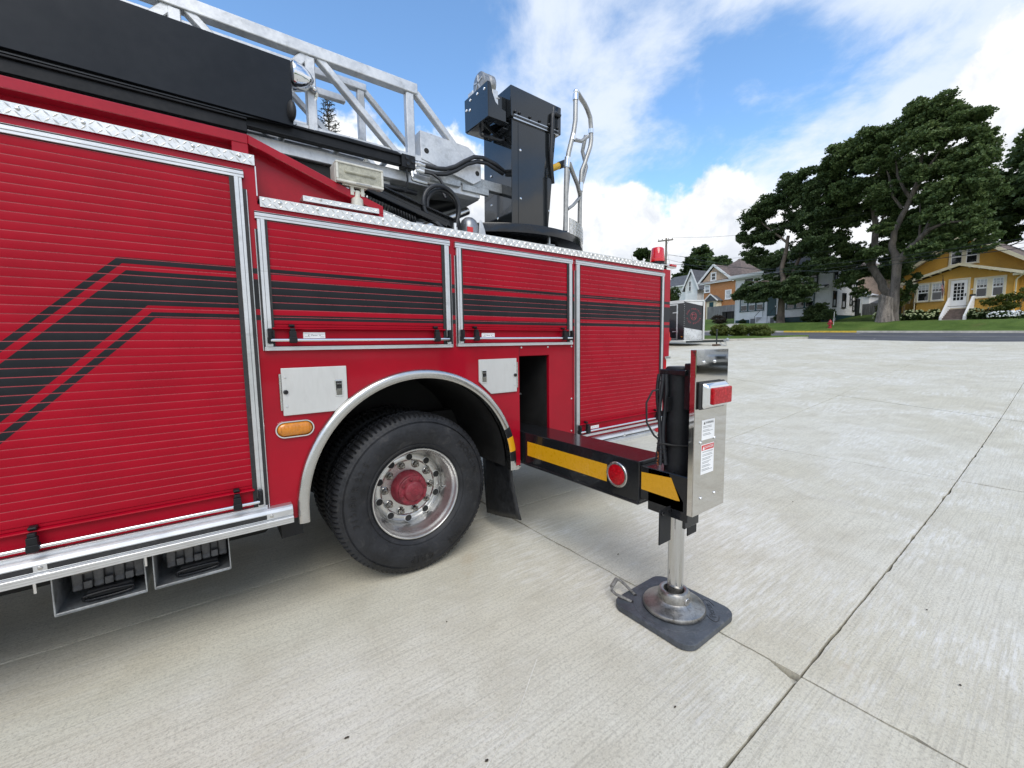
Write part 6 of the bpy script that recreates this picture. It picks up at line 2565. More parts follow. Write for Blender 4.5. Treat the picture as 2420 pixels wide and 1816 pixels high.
# ---------------- houses further back
def back_houses():
    # gabled white house
    T = 32.0
    h = thing('gabled_house', 'white house with grey roof and steep pointed gable, behind the black trailer', 'house', W(42, T, 5))
    mb = MB()
    sprism(mb, [(40.25, 4.6), (42.65, 4.6), (42.65, 10.7), (41.35, 13.05), (40.25, 10.5)], T, T + 4)
    sbox(mb, 42.66, 50, T + 1.2, T + 9, 4.6, 11.3)
    sbox(mb, 38.3, 40.24, T + 1.2, T + 9, 4.6, 10.0)
    mb.build('wall', M_SIDW, h)
    mb = MB()
    def quad(a, b, c, d):
        mb.add([a, b, c, d], [(0, 1, 2, 3)])
        dn = Vector((0, 0, -.12))
        mb.add([a + dn, b + dn, c + dn, d + dn], [(3, 2, 1, 0)])
    quad(W(43.1, T - .3, 10.0), W(41.35, T - .3, 13.3), W(41.35, T + 5, 13.3), W(43.1, T + 5, 10.0))
    quad(W(39.75, T - .3, 9.9), W(41.35, T - .3, 13.3), W(41.35, T + 5, 13.3), W(39.75, T + 5, 9.9))
    quad(W(42.4, T + .9, 11.2), W(50.5, T + .9, 11.2), W(49.5, T + 5, 13.5), W(41.5, T + 5, 13.5))
    quad(W(38.0, T + .9, 9.9), W(40.5, T + .9, 10.1), W(41.35, T + 5, 13.4), W(39, T + 5, 13.0))
    mb.build('roof', M_ROOFG, h)
    mb = MB()
    mb.bar(W(43.1, T - .32, 9.95), W(41.35, T - .32, 13.3), .06, .22, (0, 0, 1))
    mb.bar(W(39.75, T - .32, 9.85), W(41.35, T - .32, 13.3), .06, .22, (0, 0, 1))
    sbox(mb, 42.66, 50.4, T + .85, T + .95, 11.0, 11.2)
    sbox(mb, 38.0, 40.2, T + .85, T + .95, 9.75, 9.95)
    mb.build('fascia', M_TRIMW, h)
    window_unit(h, front(T), 41.5, 41.9, 9.85, 11.4, M_TRIMW, M_TRIMW, fw=.08)
    # brick house
    T = 30.0
    h = thing('brick_house', 'orange brick house with a tan gable, white trim and brown hipped roof', 'house', W(35, T, 5))
    mb = MB()
    sbox(mb, 31.4, 37.4, T, T + 8, 4.6, 10.36)
    mb.build('wall', M_BRICK, h)
    mb = MB()
    sprism(mb, [(32.6, 10.37), (38.0, 10.37), (35.6, 12.75)], T + .02, T + 2)
    gable = mb.build('gable', M_TANS, h)
    mb = MB()
    mb.bar(W(38.45, T - .2, 10.38), W(35.75, T - .2, 12.92), .10, .30, (0, 0, 1))
    mb.bar(W(35.75, T - .2, 12.92), W(32.3, T - .2, 10.18), .10, .30, (0, 0, 1))
    sbox(mb, 31.3, 38.1, T - .25, T - .005, 10.22, 10.50)
    mb.build('gable_trim', M_TRIMW, gable)
    mb = MB()
    P = [W(30.9, T - .3, 10.40), W(38.3, T - .3, 10.40), W(38.3, T + 8.3, 10.40), W(30.9, T + 8.3, 10.40), W(34.4, T + 4, 13.95)]
    mb.add(P, [(0, 1, 4), (1, 2, 4), (2, 3, 4), (3, 0, 4), (0, 3, 2, 1)])
    mb.add([W(38.35, T - .25, 10.45), W(35.75, T - .25, 13.0), W(35.75, T + 3, 13.0), W(38.35, T + 3, 10.45)], [(0, 1, 2, 3)])
    mb.add([W(32.35, T - .25, 10.30), W(35.75, T - .25, 13.0), W(35.75, T + 3, 13.0), W(32.35, T + 3, 10.30)], [(0, 1, 2, 3)])
    mb.build('roof', M_ROOFB, h)
    f = front(T)
    window_unit(h, front(T + .02), 35.46, 36.14, 10.72, 11.72, M_TRIMW, M_TRIMW, fw=.14)
    window_unit(h, f, 32.86, 33.62, 7.66, 8.86, M_TRIMW, M_TRIMW, fw=.12, curtain=(.03, .97))
    window_unit(h, f, 36.45, 37.18, 9.02, 9.98, M_TRIMW, M_TRIMW, fw=.14, curtain=(.3, .9))
    mb = MB()
    sbox(mb, 34.3, 36.0, T - 1.2, T - .01, 4.6, 7.45)
    mb.build('entry_porch', M_TRIMC, h)
    mb = MB()
    sprism(mb, [(34.0, 7.46), (36.3, 7.46), (35.2, 8.38)], T - 1.35, T - .01)
    pr = mb.build('porch_roof', M_ROOFG, h)
    mb = MB()
    mb.bar(W(36.4, T - 1.4, 7.44), W(35.2, T - 1.4, 8.50), .06, .16, (0, 0, 1))
    mb.bar(W(35.2, T - 1.4, 8.50), W(33.9, T - 1.4, 7.44), .06, .16, (0, 0, 1))
    mb.build('porch_trim', M_TRIMW, pr)
    mb = MB()
    sbox(mb, 34.75, 35.45, T - 1.23, T - 1.201, 5.6, 7.3)
    mb.build('door', M_TEAL, h)
    # beige house and white garage behind the white house
    T = 28.0
    h = thing('beige_house', 'beige rendered house partly hidden behind the leaning tree trunk', 'house', W(16, T, 4.5))
    mb = MB()
    sprism(mb, [(14.55, 4.2), (18.5, 4.2), (18.5, 8.6), (16.8, 9.9), (14.55, 8.05)], T, T + 7)
    mb.build('wall', M_TANS, h)
    mb = MB()
    mb.bar(W(14.2, T - .2, 7.85), W(16.8, T - .2, 10.0), .1, .25, (0, 0, 1))
    mb.add([W(14.2, T - .25, 7.9), W(16.8, T - .25, 10.1), W(16.8, T + 7, 10.1), W(14.2, T + 7, 7.9)], [(0, 1, 2, 3)])
    mb.add([W(18.9, T - .25, 8.4), W(16.8, T - .25, 10.1), W(16.8, T + 7, 10.1), W(18.9, T + 7, 8.4)], [(0, 1, 2, 3)])
    mb.build('roof', M_ROOFB, h)
    mb = MB()
    sbox(mb, 14.6, 14.64, T - .02, T - .005, 4.2, 7.0)
    mb.build('corner_board', M_TANS, h)
    g = thing('garage', 'low white garage with a sloping roof edge beside the beige house', 'garage', W(15.6, 26.4, 4.4))
    mb = MB()
    sprism(mb, [(14.45, 4.2), (16.6, 4.2), (16.6, 6.85), (14.45, 5.95)], 25.9, 27.9)
    mb.build('wall', M_SIDW, g)
    mb = MB()
    mb.bar(W(14.2, 25.8, 5.92), W(16.9, 25.8, 7.02), .1, .18, (0, 0, 1))
    mb.add([W(14.2, 25.7, 5.98), W(16.9, 25.7, 7.1), W(16.9, 28, 7.1), W(14.2, 28, 5.98)], [(0, 1, 2, 3)])
    mb.build('roof', M_TRIMW, g)
    sh = thing('garden_shed', 'small grey roofed shed showing over the fence beside the tree stump', 'shed', W(13, 26, 4.4))
    mb = MB()
    sbox(mb, 11.3, 14.0, 25.6, 28, 4.0, 5.05)
    mb.build('wall', M_FENCE, sh)
    mb = MB()
    V = [W(11.1, 25.4, 5.06), W(14.2, 25.4, 5.10), W(13.6, 27, 5.75), W(11.4, 27, 5.75)]
    mb.add(V, [(0, 1, 2, 3)])
    mb.add([W(14.2, 25.4, 5.10), W(13.6, 27, 5.75), W(14.2, 28.2, 5.10)], [(0, 1, 2)])
    mb.build('roof', M_ROOFG, sh)


back_houses()


# ---------------- fences, bin, hydrant
def board_fence(label, s0, s1, T, z0, z1, w=.14):
    f = thing('board_fence', label, 'fence', W((s0 + s1) / 2, T, z0))
    mb = MB()
    s_ = s0
    while s_ < s1:
        d = rng.uniform(0, .02)
        sbox(mb, s_ + .004, min(s1, s_ + w) - .004, T + d, T + d + .022, z0, z1 + rng.uniform(-.012, .012))
        s_ += w
    b = mb.build('boards', M_FENCE, f)
    b['kind'] = 'stuff'
    mb = MB()
    for z in (z0 + .3, z1 - .25):
        sbox(mb, s0, s1, T + .045, T + .085, z, z + .09)
    mb.build('rail', M_FENCE, f)
    s_ = s0
    while s_ <= s1 + .01:
        mb = MB()
        sbox(mb, s_ - .05, s_ + .05, T + .086, T + .19, z0 - .3, z1 + .05)
        mb.build('post', M_FENCE, f)
        s_ += 2.2
    return f


board_fence('weathered grey board fence between the white house and the tree stump', 11.2, 14.25, 24.0, 3.75, 4.98)
board_fence('grey board fence in front of the brick house', 29.6, 34.4, 27.0, 4.4, 6.46)
bn_ = thing('wheelie_bin', 'black wheeled rubbish bin against the grey fence', 'bin', W(30.5, 26.4, 4.6))
for k, s0 in enumerate((29.95, 30.68)):
    mb = MB()
    mb.prism([(s0 + .04, 4.45), (s0 + .58, 4.45), (s0 + .64, 5.45), (s0, 5.45)], 'xz', 26.1, 26.75)
    mb.M = MR
    mb.build('bin_body', M_BLKS, bn_, bevel=.03)
    mb = MB()
    sbox(mb, s0 - .03, s0 + .67, 26.05, 26.8, 5.451, 5.53)
    mb.build('lid', M_BLKS, bn_, bevel=.02)


def hydrant():
    T, s = 11.0, 10.72
    z = zs(s, T)
    M_H = pm('hydrant_red_paint', (0.30, 0.020, 0.025), 0.5, var=0.15)
    h = thing('fire_hydrant', 'small red fire hydrant on the grass verge beyond the street', 'fire hydrant', W(s, T, z))
    p = W(s, T, z)
    mb = MB()
    mb.lathe([(.16, -.05), (.16, .03), (.105, .04), (.105, .40), (.135, .41), (.135, .45), (.12, .47), (.10, .54), (.05, .60), (.03, .61), (.03, .66), (.0005, .66)], p, 'z', 16)
    b = mb.build('barrel', M_H, h, smooth=40)
    mb = MB()
    mb.cyl(p + U * -.20 + Vector((0, 0, .34)), p + U * .20 + Vector((0, 0, .34)), .055, 12)
    mb.build('nozzle', M_H, h, smooth=40)
    mb = MB()
    mb.cyl(p + N * -.18 + Vector((0, 0, .30)), p + Vector((0, 0, .30)), .075, 12)
    mb.build('pumper_nozzle', M_H, h, smooth=40)
    mb = MB()
    mb.tube([p + U * -.24 + Vector((0, 0, .2)), p + U * -.25 + Vector((0, 0, 1.25))], .012, 6)
    mb.build('marker_rod', M_TRIMW, h)


hydrant()


# ---------------- utility pole and wires
M_POLE = pm('weathered_pole_timber', (0.20, 0.17, 0.14), 0.9, var=0.25, vs_=4)


def pole():
    s, T = 30.3, 14.0
    h = thing('utility_pole', 'wooden utility pole with a crossarm, above the red beacon', 'utility pole', W(s, T, zs(s, T)))
    mb = MB()
    mb.tube([W(s, T, zs(s, T) - .5), W(s, T, 14.05)], [.17, .11], 10)
    mb.build('post', M_POLE, h, smooth=50)
    mb = MB()
    mb.bar(W(s + 1.15, T - .15, 13.92), W(s - 1.15, T - .15, 13.62), .11, .14)
    arm = mb.build('crossarm', M_POLE, h)
    mb = MB()
    mb.tube([W(s - .55, T - .15, 13.62), W(s, T - .12, 13.05)], .02, 6)
    mb.build('arm_brace', M_DKTRIM, h)
    for k in (-1.05, -.5, .5, 1.05):
        mb = MB()
        c = W(s + k, T - .15, 13.80 + k * .13)
        mb.lathe([(.03, -.02), (.03, .08), (.055, .09), (.045, .13), (.055, .15), (.03, .19), (.0005, .19)], c, 'z', 8)
        mb.build('insulator', M_DKTRIM, arm)


pole()


def wire(label, pts, r=.014, extra=None):
    P_ = []
    for (a, b) in zip(pts[:-1], pts[1:]):
        for i in range(8):
            f = i / 8
            s = a[0] + (b[0] - a[0]) * f
            t = a[1] + (b[1] - a[1]) * f
            z = a[2] + (b[2] - a[2]) * f
            P_.append(W(s, t, z))
    P_.append(W(*pts[-1]))
    mb = MB()
    mb.tube(P_, r, 5)
    o = mb.build('utility_wire', M_DKTRIM, None, smooth=60)
    tag(o, label, 'wire')
    return o


T_ = 9.4
wire('uppermost of the dark wires crossing in front of the yellow house gable', [(-30, T_, 8.3), (0, T_, 6.93), (6.2, T_, 6.96), (9.4, T_, 7.15), (15.6, T_, 7.55), (30.3, 13.85, 12.2)])
wire('middle of the dark wires crossing in front of the yellow house gable', [(-30, T_, 8.0), (0, T_, 6.68), (5.7, T_, 6.74), (9.5, T_, 6.86), (12.4, T_, 6.95), (18.5, T_, 7.66), (30.3, 13.85, 11.6)])
wire('lowest of the dark wires crossing in front of the yellow house gable', [(-30, T_ + .1, 7.7), (0, T_ + .1, 6.42), (5.7, T_ + .1, 6.52), (9.2, T_ + .1, 6.56), (10.6, T_ + .1, 6.68), (30.3, 13.9, 11.0)], .02)
mb = MB()
mb.tube([W(9.62, T_ + .1, 6.57), W(9.72, T_ + .1, 6.575), W(10.25, T_ + .1, 6.62), W(10.32, T_ + .1, 6.63)], [.03, .075, .085, .05], 10)
sp_ = mb.build('cable_splice', M_DKTRIM, None, smooth=50)
tag(sp_, 'dark cable splice box hanging on the lowest wire in front of the white house', 'splice box')
wire('thin high wire leaving the pole crossarm to the right, crossing the white cloud', [(29.16, 13.85, 13.86), (24, 13.9, 12.75), (20.5, 13.9, 12.16), (10, 13.9, 11.4)], .012)
wire('thin wire from the pole sloping down behind the round tree', [(30.3, 14, 13.0), (38, 24, 10.5)], .012)
wire('thin wire from below the pole crossarm, sagging behind the dark maple crown', [(30.2, 13.9, 12.0), (27.3, 13.9, 11.3), (21.9, 13.9, 10.1), (12, 13.9, 8.9)], .012)


# ---------------- foliage
def leaf_mat(name, a, b, c):
    m = bpy.data.materials.new(name)
    m.use_nodes = True
    t = m.node_tree
    g = G(t)
    bs = t.nodes['Principled BSDF']
    tone = g.n('ShaderNodeAttribute', attribute_name='tone').outputs['Fac']
    pos = g.n('ShaderNodeNewGeometry').outputs['Position']
    n = g.noise(pos, .55, 4.0, .6)
    f = g.m('ADD', g.m('MULTIPLY', tone, .6), g.m('MULTIPLY', n, .5))
    col = g.mix(g.mapr(f, .25, .6), a, b)
    col = g.mix(g.mapr(f, .62, .95), col, c)
    g.link(col, bs.inputs['Base Color'])
    bs.inputs['Roughness'].default_value = .55
    bs.inputs['Specular IOR Level'].default_value = .35
    tr = g.n('ShaderNodeBsdfTranslucent')
    g.link(g.mix(.5, col, c), tr.inputs['Color'])
    mx = g.n('ShaderNodeMixShader')
    mx.inputs[0].default_value = .30
    g.link(bs.outputs[0], mx.inputs[1])
    g.link(tr.outputs[0], mx.inputs[2])
    g.link(mx.outputs[0], t.nodes['Material Output'].inputs['Surface'])
    return m


L_MAPLE = leaf_mat('maple_leaf', (0.052, 0.094, 0.033), (0.098, 0.150, 0.050), (0.170, 0.225, 0.074))
L_DARK = leaf_mat('dark_leaf', (0.040, 0.072, 0.028), (0.070, 0.112, 0.040), (0.120, 0.170, 0.058))
L_MID = leaf_mat('mid_green_leaf', (0.022, 0.046, 0.012), (0.045, 0.078, 0.020), (0.085, 0.125, 0.030))
L_SHRUB = leaf_mat('yellow_green_leaf', (0.050, 0.078, 0.014), (0.105, 0.135, 0.026), (0.180, 0.190, 0.040))
L_SPRUCE = leaf_mat('spruce_needles', (0.008, 0.016, 0.012), (0.016, 0.028, 0.020), (0.03, 0.045, 0.03))
L_FLOWERG = pm('pale_green_flower', (0.42, 0.47, 0.25), 0.8, var=0.25, vs_=12, bump=0.8, bs=40)
L_FLOWERW = pm('white_flower', (0.72, 0.74, 0.76), 0.8, var=0.15, vs_=12)


def leaf_cloud(clumps, n, size, gaps=.35, flat=.5, seed=1, shell=.55, sub=30):
    """leaves spread through ellipsoidal clumps given in street coordinates: (s,t,z, rs,rt,rz[,weight])"""
    r = np.random.default_rng(seed)
    wts = np.array([c[3] * c[4] * c[5] * (c[6] if len(c) > 6 else 1) for c in clumps]) ** .75
    wts = wts / wts.sum()
    out = []
    for c, w in zip(clumps, wts):
        k = int(n * w * 1.6) + 8
        # each clump is made of sprays: smaller tufts scattered through it, with air between them
        ns_ = max(5, int(sub))
        cd = r.normal(size=(ns_, 3))
        cd /= np.linalg.norm(cd, axis=1)[:, None]
        cc = cd * (r.random(ns_)[:, None] ** .45) * .82
        rs = r.uniform(.15, .36, ns_)
        wk = rs ** 2
        pick = r.choice(ns_, size=k, p=wk / wk.sum())
        d = r.normal(size=(k, 3))
        d /= np.linalg.norm(d, axis=1)[:, None]
        rad = np.where(r.random(k) < shell, .66 + .62 * r.random(k) ** 1.9, r.random(k) ** (1 / 3.0))
        p = cc[pick] + d * (rad * rs[pick])[:, None] * np.array([1.1, 1.1, .95])
        q = p * 3.4 + r.random(3) * 10
        nn = np.sin(q[:, 0] * 2.1 + q[:, 1]) * np.sin(q[:, 1] * 1.7 - q[:, 2]) + np.sin(q[:, 2] * 2.6 + q[:, 0] * .7) * .8 + np.sin(q[:, 0] * 5 + q[:, 2] * 4) * .5
        p = p[nn > np.quantile(nn, gaps * .6)]
        p = np.stack([c[0] + p[:, 0] * c[3], c[1] + p[:, 1] * c[4], c[2] + p[:, 2] * c[5]], 1)
        out.append(p)
    P = np.concatenate(out)
    u_, n_ = np.array(U), np.array(N)
    X = np.array(OR)[None] + P[:, :1] * u_ + P[:, 1:2] * n_
    X[:, 2] = P[:, 2]
    m = len(X)
    # orientation: mostly hanging roughly level, turned at random
    nz = r.normal(size=(m, 3)) * (1 - flat * .55)
    nz[:, 2] += flat * 1.3
    nz /= np.linalg.norm(nz, axis=1)[:, None]
    a = r.normal(size=(m, 3))
    a -= nz * (a * nz).sum(1)[:, None]
    a /= np.linalg.norm(a, axis=1)[:, None]
    b = np.cross(nz, a)
    sz = size * r.uniform(.6, 1.35, m)[:, None]
    V = np.empty((m, 4, 3))
    V[:, 0] = X - a * sz * .60
    V[:, 1] = X - b * sz * .42 + nz * sz * .10
    V[:, 2] = X + a * sz * .60 - nz * sz * .06
    V[:, 3] = X + b * sz * .42 + nz * sz * .10
    F = np.arange(m * 4).reshape(m, 4)
    return V.reshape(-1, 3), F, r.random(m)


def tree(name, label, cat, base, limbs, clumps, n, size, leaf, bark=None, gaps=.35, seed=1, group=None, flat=.5, shell=.55):
    """limbs: list of (points in street coords, radii)"""
    root = thing(name, label, cat, W(*base), group)
    mb = MB()
    for pts, rad in limbs:
        P_ = [W(*p) for p in pts]
        # subdivide for a slightly wandering line
        Q, RR = [], []
        lr = random.Random(seed + len(Q) + int(pts[0][2] * 10))
        for i in range(len(P_) - 1):
            for f in (0, .33, .66):
                q = P_[i].lerp(P_[i + 1], f)
                if f:
                    k = rad[i] * .22
                    q = q + Vector((lr.uniform(-k, k), lr.uniform(-k, k), lr.uniform(-k, k)))
                Q.append(q)
                RR.append(rad[i] + (rad[i + 1] - rad[i]) * f)
        Q.append(P_[-1])
        RR.append(rad[-1])
        mb.tube(Q, RR, 10)
    mb.build('trunk', bark or M_BARK, root, smooth=60)
    V, F, tone = leaf_cloud(clumps, n, size, gaps, flat, seed, shell)
    c = mesh_np('crown', V, F, leaf, root, tone)
    c['kind'] = 'stuff'
    return root


def twigs(base, ends, r0=.06, seed=3):
    lr = random.Random(seed)
    out = []
    for e in ends:
        m = tuple((base[i] + e[i]) / 2 + lr.uniform(-.25, .25) + (.3 if i == 2 else 0) for i in range(3))
        out.append(([base, m, e], [r0, r0 * .6, r0 * .2]))
    return out


# big maple beside the stump: broad crown over the yellow house
T = 14.0
b0 = (7.98, T, 2.6)
limbs = [
    ([b0, (7.95, T, 3.4), (7.93, T, 4.8), (7.92, T, 6.6), (7.95, T, 7.6)], [.46, .34, .29, .28, .29]),
    ([(7.98, T, 7.4), (8.30, T, 8.7), (8.25, T + .1, 9.6), (7.85, T + .2, 10.8), (7.48, T + .3, 11.85)], [.27, .22, .195, .175, .16]),
    ([(7.48, T + .3, 11.8), (7.2, T + .3, 12.8), (7.05, T + .2, 14.2), (6.8, T, 16.2)], [.17, .13, .10, .04]),
    ([(7.48, T + .3, 11.8), (7.85, T, 12.6), (8.15, T - .3, 13.6), (8.3, T - .5, 15.0)], [.13, .10, .08, .03]),
    ([(7.3, T + .3, 12.2), (6.7, T, 13.3), (5.9, T - .2, 14.5), (5.3, T - .4, 15.6)], [.12, .09, .06, .03]),
    ([(7.9, T + .1, 11.2), (8.35, T - .2, 12.1), (8.6, T - .4, 13.6), (8.9, T - .5, 14.6)], [.10, .08, .06, .02]),
    ([(7.92, T, 7.3), (7.2, T - .3, 8.0), (6.5, T - .6, 8.6), (5.9, T - .9, 9.1), (5.0, T - 1.2, 9.3), (4.0, T - 1.4, 9.1)], [.27, .22, .18, .14, .09, .04]),
    ([(6.25, T - .7, 8.85), (6.0, T - .6, 9.8), (5.55, T - .5, 10.9), (5.2, T - .4, 12.2)], [.13, .10, .08, .03]),
    ([(6.5, T - .6, 8.7), (6.45, T - .9, 9.8), (6.5, T - 1, 11.0)], [.08, .06, .03]),
]
clumps = [(6.5, T, 17.3, 1.7, 1.7, 1.1), (8.2, T, 16.9, 1.8, 1.8, 1.0), (5.0, T, 16.0, 1.5, 1.7, 1.1), (9.9, T, 16.8, 1.7, 1.8, 1.1), (7.2, T - .5, 18.0, .9, 1.0, .7),
          (11.6, T, 16.6, 1.6, 1.6, 1.2), (13.0, T + .3, 15.9, 1.4, 1.5, 1.2), (4.2, T, 14.6, 1.1, 1.5, 1.0), (6.4, T - .8, 15.2, 1.8, 1.5, 1.1), (9.2, T - .8, 15.0, 1.6, 1.4, 1.0),
          (4.4, T - .5, 12.9, 1.5, 1.7, 1.3), (3.6, T - .5, 11.2, 1.1, 1.6, 1.3), (5.2, T - 1.2, 11.6, 1.4, 1.2, 1.2), (4.3, T - 1, 9.6, 1.5, 1.3, 1.1), (3.4, T - 1, 8.4, 1.0, 1.1, .9), (5.6, T - 1.5, 9.9, 1.2, 1.0, .8),
          (9.3, T + 1.6, 12.6, 1.7, 1.3, 1.2), (6.5, T + 2, 12.2, 1.8, 1.4, 1.4), (8.2, T + 2.2, 10.6, 2.0, 1.3, 1.2), (5.6, T + 2, 9.8, 1.8, 1.3, 1.2), (11.5, T + .6, 13.6, 1.7, 1.5, 1.3), (3.9, T - .6, 7.6, 1.3, .9, .6),
          (8.9, T - .9, 8.2, .8, .8, .45, .6), (7.1, T + 2.4, 8.2, 1.2, 1.0, 1.0), (5.2, T - 1.2, 8.2, 1.1, .8, .6),
          (9.2, T + 2.8, 14.4, 2.0, 1.2, 1.5), (7.0, T + 2.8, 14.2, 2.0, 1.2, 1.5), (4.9, T + 2.2, 13.8, 1.6, 1.2, 1.4), (8.8, T - 1.2, 12.6, 1.1, .7, .8, .6), (6.7, T - 1.2, 13.2, 1.2, .8, .8, .7), (6.0, T - 1.6, 7.7, 1.2, .8, .5), (8.6, T - 1.0, 9.8, .9, .7, .5, .6)]
tree('maple_tree', 'broad green maple with a forked trunk, spreading over the yellow house', 'tree', b0, limbs, clumps, 165000, .165, L_MAPLE, gaps=.66, seed=21, bark=M_BARKL)

# leaning maple behind it
T = 17.0
b0 = (9.25, T, 2.7)
limbs = [
    ([b0, (9.30, T, 3.4), (9.63, T, 5.4), (10.2, T, 6.6), (10.75, T, 7.75), (10.55, T, 9.2), (10.62, T, 10.6), (10.85, T, 12.2), (11.1, T - .1, 13.6)], [.42, .34, .31, .29, .27, .24, .22, .19, .16]),
    ([(10.7, T, 7.5), (11.25, T - .1, 8.7), (12.0, T - .3, 9.5), (13.0, T - .6, 10.0)], [.24, .20, .12, .04]),
    ([(11.1, T - .1, 13.5), (11.6, T - .2, 14.3), (12.4, T - .3, 15.2), (12.9, T - .4, 15.8)], [.15, .12, .08, .03]),
    ([(11.1, T - .1, 13.5), (10.7, T - .1, 14.8), (10.5, T, 16.5)], [.13, .09, .03]),
    ([(10.6, T, 10.4), (9.9, T - .4, 11.6), (9.6, T - .5, 12.8)], [.10, .07, .03]),
]
clumps = [(11.6, T, 16.8, 1.8, 1.8, 1.2), (13.6, T, 16.4, 1.6, 1.6, 1.2), (14.8, T - .2, 15.2, 1.4, 1.5, 1.2), (12.8, T - .6, 14.3, 1.6, 1.4, 1.1), (10.0, T + .8, 15.4, 1.7, 1.5, 1.3), (14.4, T, 12.6, 1.7, 1.5, 1.4),
          (12.7, T - .3, 11.7, 1.5, 1.3, 1.2), (13.8, T - .5, 10.2, 1.5, 1.1, .9), (12.2, T - .8, 9.3, 1.3, .9, .7), (11.6, T + 1.5, 12.8, 1.6, 1.2, 1.3), (10.0, T + 1.6, 11.0, 1.6, 1.2, 1.2), (9.2, T + 1.6, 8.8, 1.4, 1.1, 1.3),
          (11.9, T - .7, 6.6, 1.1, .8, .9), (11.3, T - .4, 5.6, .8, .6, .6), (13.0, T + 1.8, 9.0, 1.6, 1.2, 1.2), (10.6, T + 2, 13.4, 1.8, 1.2, 1.5), (13.6, T + 1.6, 13.6, 1.7, 1.2, 1.4), (9.8, T + 2, 7.2, 1.3, 1.0, 1.1), (12.6, T + 2, 7.4, 1.3, 1.0, .9), (10.8, T - 1, 8.4, 1.0, .7, .6), (10.6, T + 1.4, 9.2, 1.2, 1.0, 1.1), (12.6, T - .9, 8.0, 1.2, .8, .5)]
tree('maple_tree', 'leaning maple with a bent trunk, between the white house and the forked maple', 'tree', b0, limbs, clumps, 110000, .165, L_MAPLE, gaps=.66, seed=33, bark=M_BARKL)

# maple in front of the white house
T = 14.6
b0 = (16.6, T, 2.7)
limbs = [
    ([b0, (16.65, T, 3.4), (16.65, T, 5.0), (16.5, T, 6.2), (16.6, T, 7.2)], [.50, .34, .28, .26, .25]),
    ([(16.6, T, 7.0), (16.75, T, 8.5), (16.45, T, 9.8), (16.3, T, 11.2)], [.24, .20, .17, .13]),
    ([(16.5, T, 6.4), (16.0, T + .3, 7.6), (15.6, T + .6, 9.0), (15.2, T + .6, 11.0)], [.22, .18, .14, .06]),
    ([(16.4, T, 10.6), (17.4, T - .2, 11.6), (18.5, T - .3, 12.7), (19.2, T - .3, 13.6)], [.11, .09, .06, .02]),
    ([(16.5, T, 6.6), (17.8, T - .6, 7.2), (19.4, T - 1, 7.3)], [.13, .09, .03]),
    ([(16.55, T, 6.0), (15.2, T - .7, 6.6), (14.2, T - 1, 6.4)], [.11, .08, .03]),
]
clumps = [(17.6, T, 14.6, 1.6, 1.6, 1.0), (15.6, T, 15.6, 1.6, 1.6, 1.2), (19.3, T, 13.6, 1.4, 1.5, 1.1), (20.3, T, 11.9, 1.1, 1.3, .8), (14.6, T, 14.2, 1.5, 1.5, 1.3), (18.4, T + .3, 11.8, 1.5, 1.4, 1.0, .7),
          (14.2, T, 12.0, 1.6, 1.5, 1.3), (16.0, T + .8, 12.6, 1.6, 1.3, 1.1), (19.5, T, 10.2, 1.2, 1.2, .7, .7), (13.9, T, 10.0, 1.5, 1.4, 1.2), (15.3, T + 1.2, 10.0, 1.5, 1.0, 1.0), (18.0, T + .8, 9.2, 1.4, 1.0, .8, .7),
          (19.4, T - .6, 6.6, 1.4, 1.2, .75), (17.6, T - 1, 6.3, 1.5, 1.1, .8), (15.6, T - 1, 6.3, 1.5, 1.2, .9), (20.5, T - .5, 6.1, .9, .9, .5), (14.3, T - .8, 6.1, 1.1, 1.0, .8), (18.3, T + .6, 7.5, 1.3, 1.0, .6), (15.6, T + .8, 8.0, 1.3, 1.1, .8),
          (18.4, T - 1.3, 5.5, 1.3, .7, .4), (13.4, T, 8.2, 1.2, 1.2, .9), (14.9, T - .9, 5.3, 1.0, .8, .6)]
tree('maple_tree', 'dark maple standing in front of the white house steps', 'tree', b0, limbs, [(c[0], c[1], c[2], c[3] * 1.2, c[4] * 1.15, c[5] * 1.22) for c in clumps], 120000, .165, L_DARK, gaps=.66, seed=45)

# tall cut stump in front of the big maple
def stump():
    s, T = 8.02, 12.9
    z = zs(s, T)
    r = thing('tree_stump', 'tall grey cut trunk stump with a slanted pale top, in front of the forked maple', 'tree stump', W(s, T, z))
    mb = MB()
    pts, rad = [], []
    V, F = [], []
    n, m = 22, 14
    for j in range(m + 1):
        f = j / m
        for i in range(n):
            a = 2 * math.pi * i / n
            R_ = .40 + .20 * (1 - f) ** 3 + .045 * math.sin(3 * a + 1) + .03 * math.sin(7 * a + f * 3) + rng.uniform(-.012, .012)
            zz = z - .1 + f * 1.95
            if j == m:
                zz += .14 * math.cos(a + .6) + rng.uniform(-.03, .03)
            V.append(W(s + R_ * math.cos(a), T + R_ * math.sin(a), zz))
    for j in range(m):
        for i in range(n):
            F.append((j * n + i, j * n + (i + 1) % n, (j + 1) * n + (i + 1) % n, (j + 1) * n + i))
    mb.add(V, F)
    b = mb.build('trunk', pm('stump_bark', (0.17, 0.145, 0.125), 0.95, var=0.45, vs_=5, bump=1.0, bs=14, aniso=(1, 1, .3), dirt=((0.42, 0.40, 0.37), 0.6)), r, smooth=60)
    mb = MB()
    top = V[m * n:(m + 1) * n]
    c = sum((Vector(p) for p in top), Vector()) / n
    mb.add([Vector(p) + Vector((0, 0, .004)) for p in top] + [c + Vector((0, 0, .03))], [(i, (i + 1) % n, n) for i in range(n)])
    mb.build('cut_face', pm('weathered_cut_wood', (0.30, 0.28, 0.26), 0.9, var=0.3, vs_=8), b)


stump()

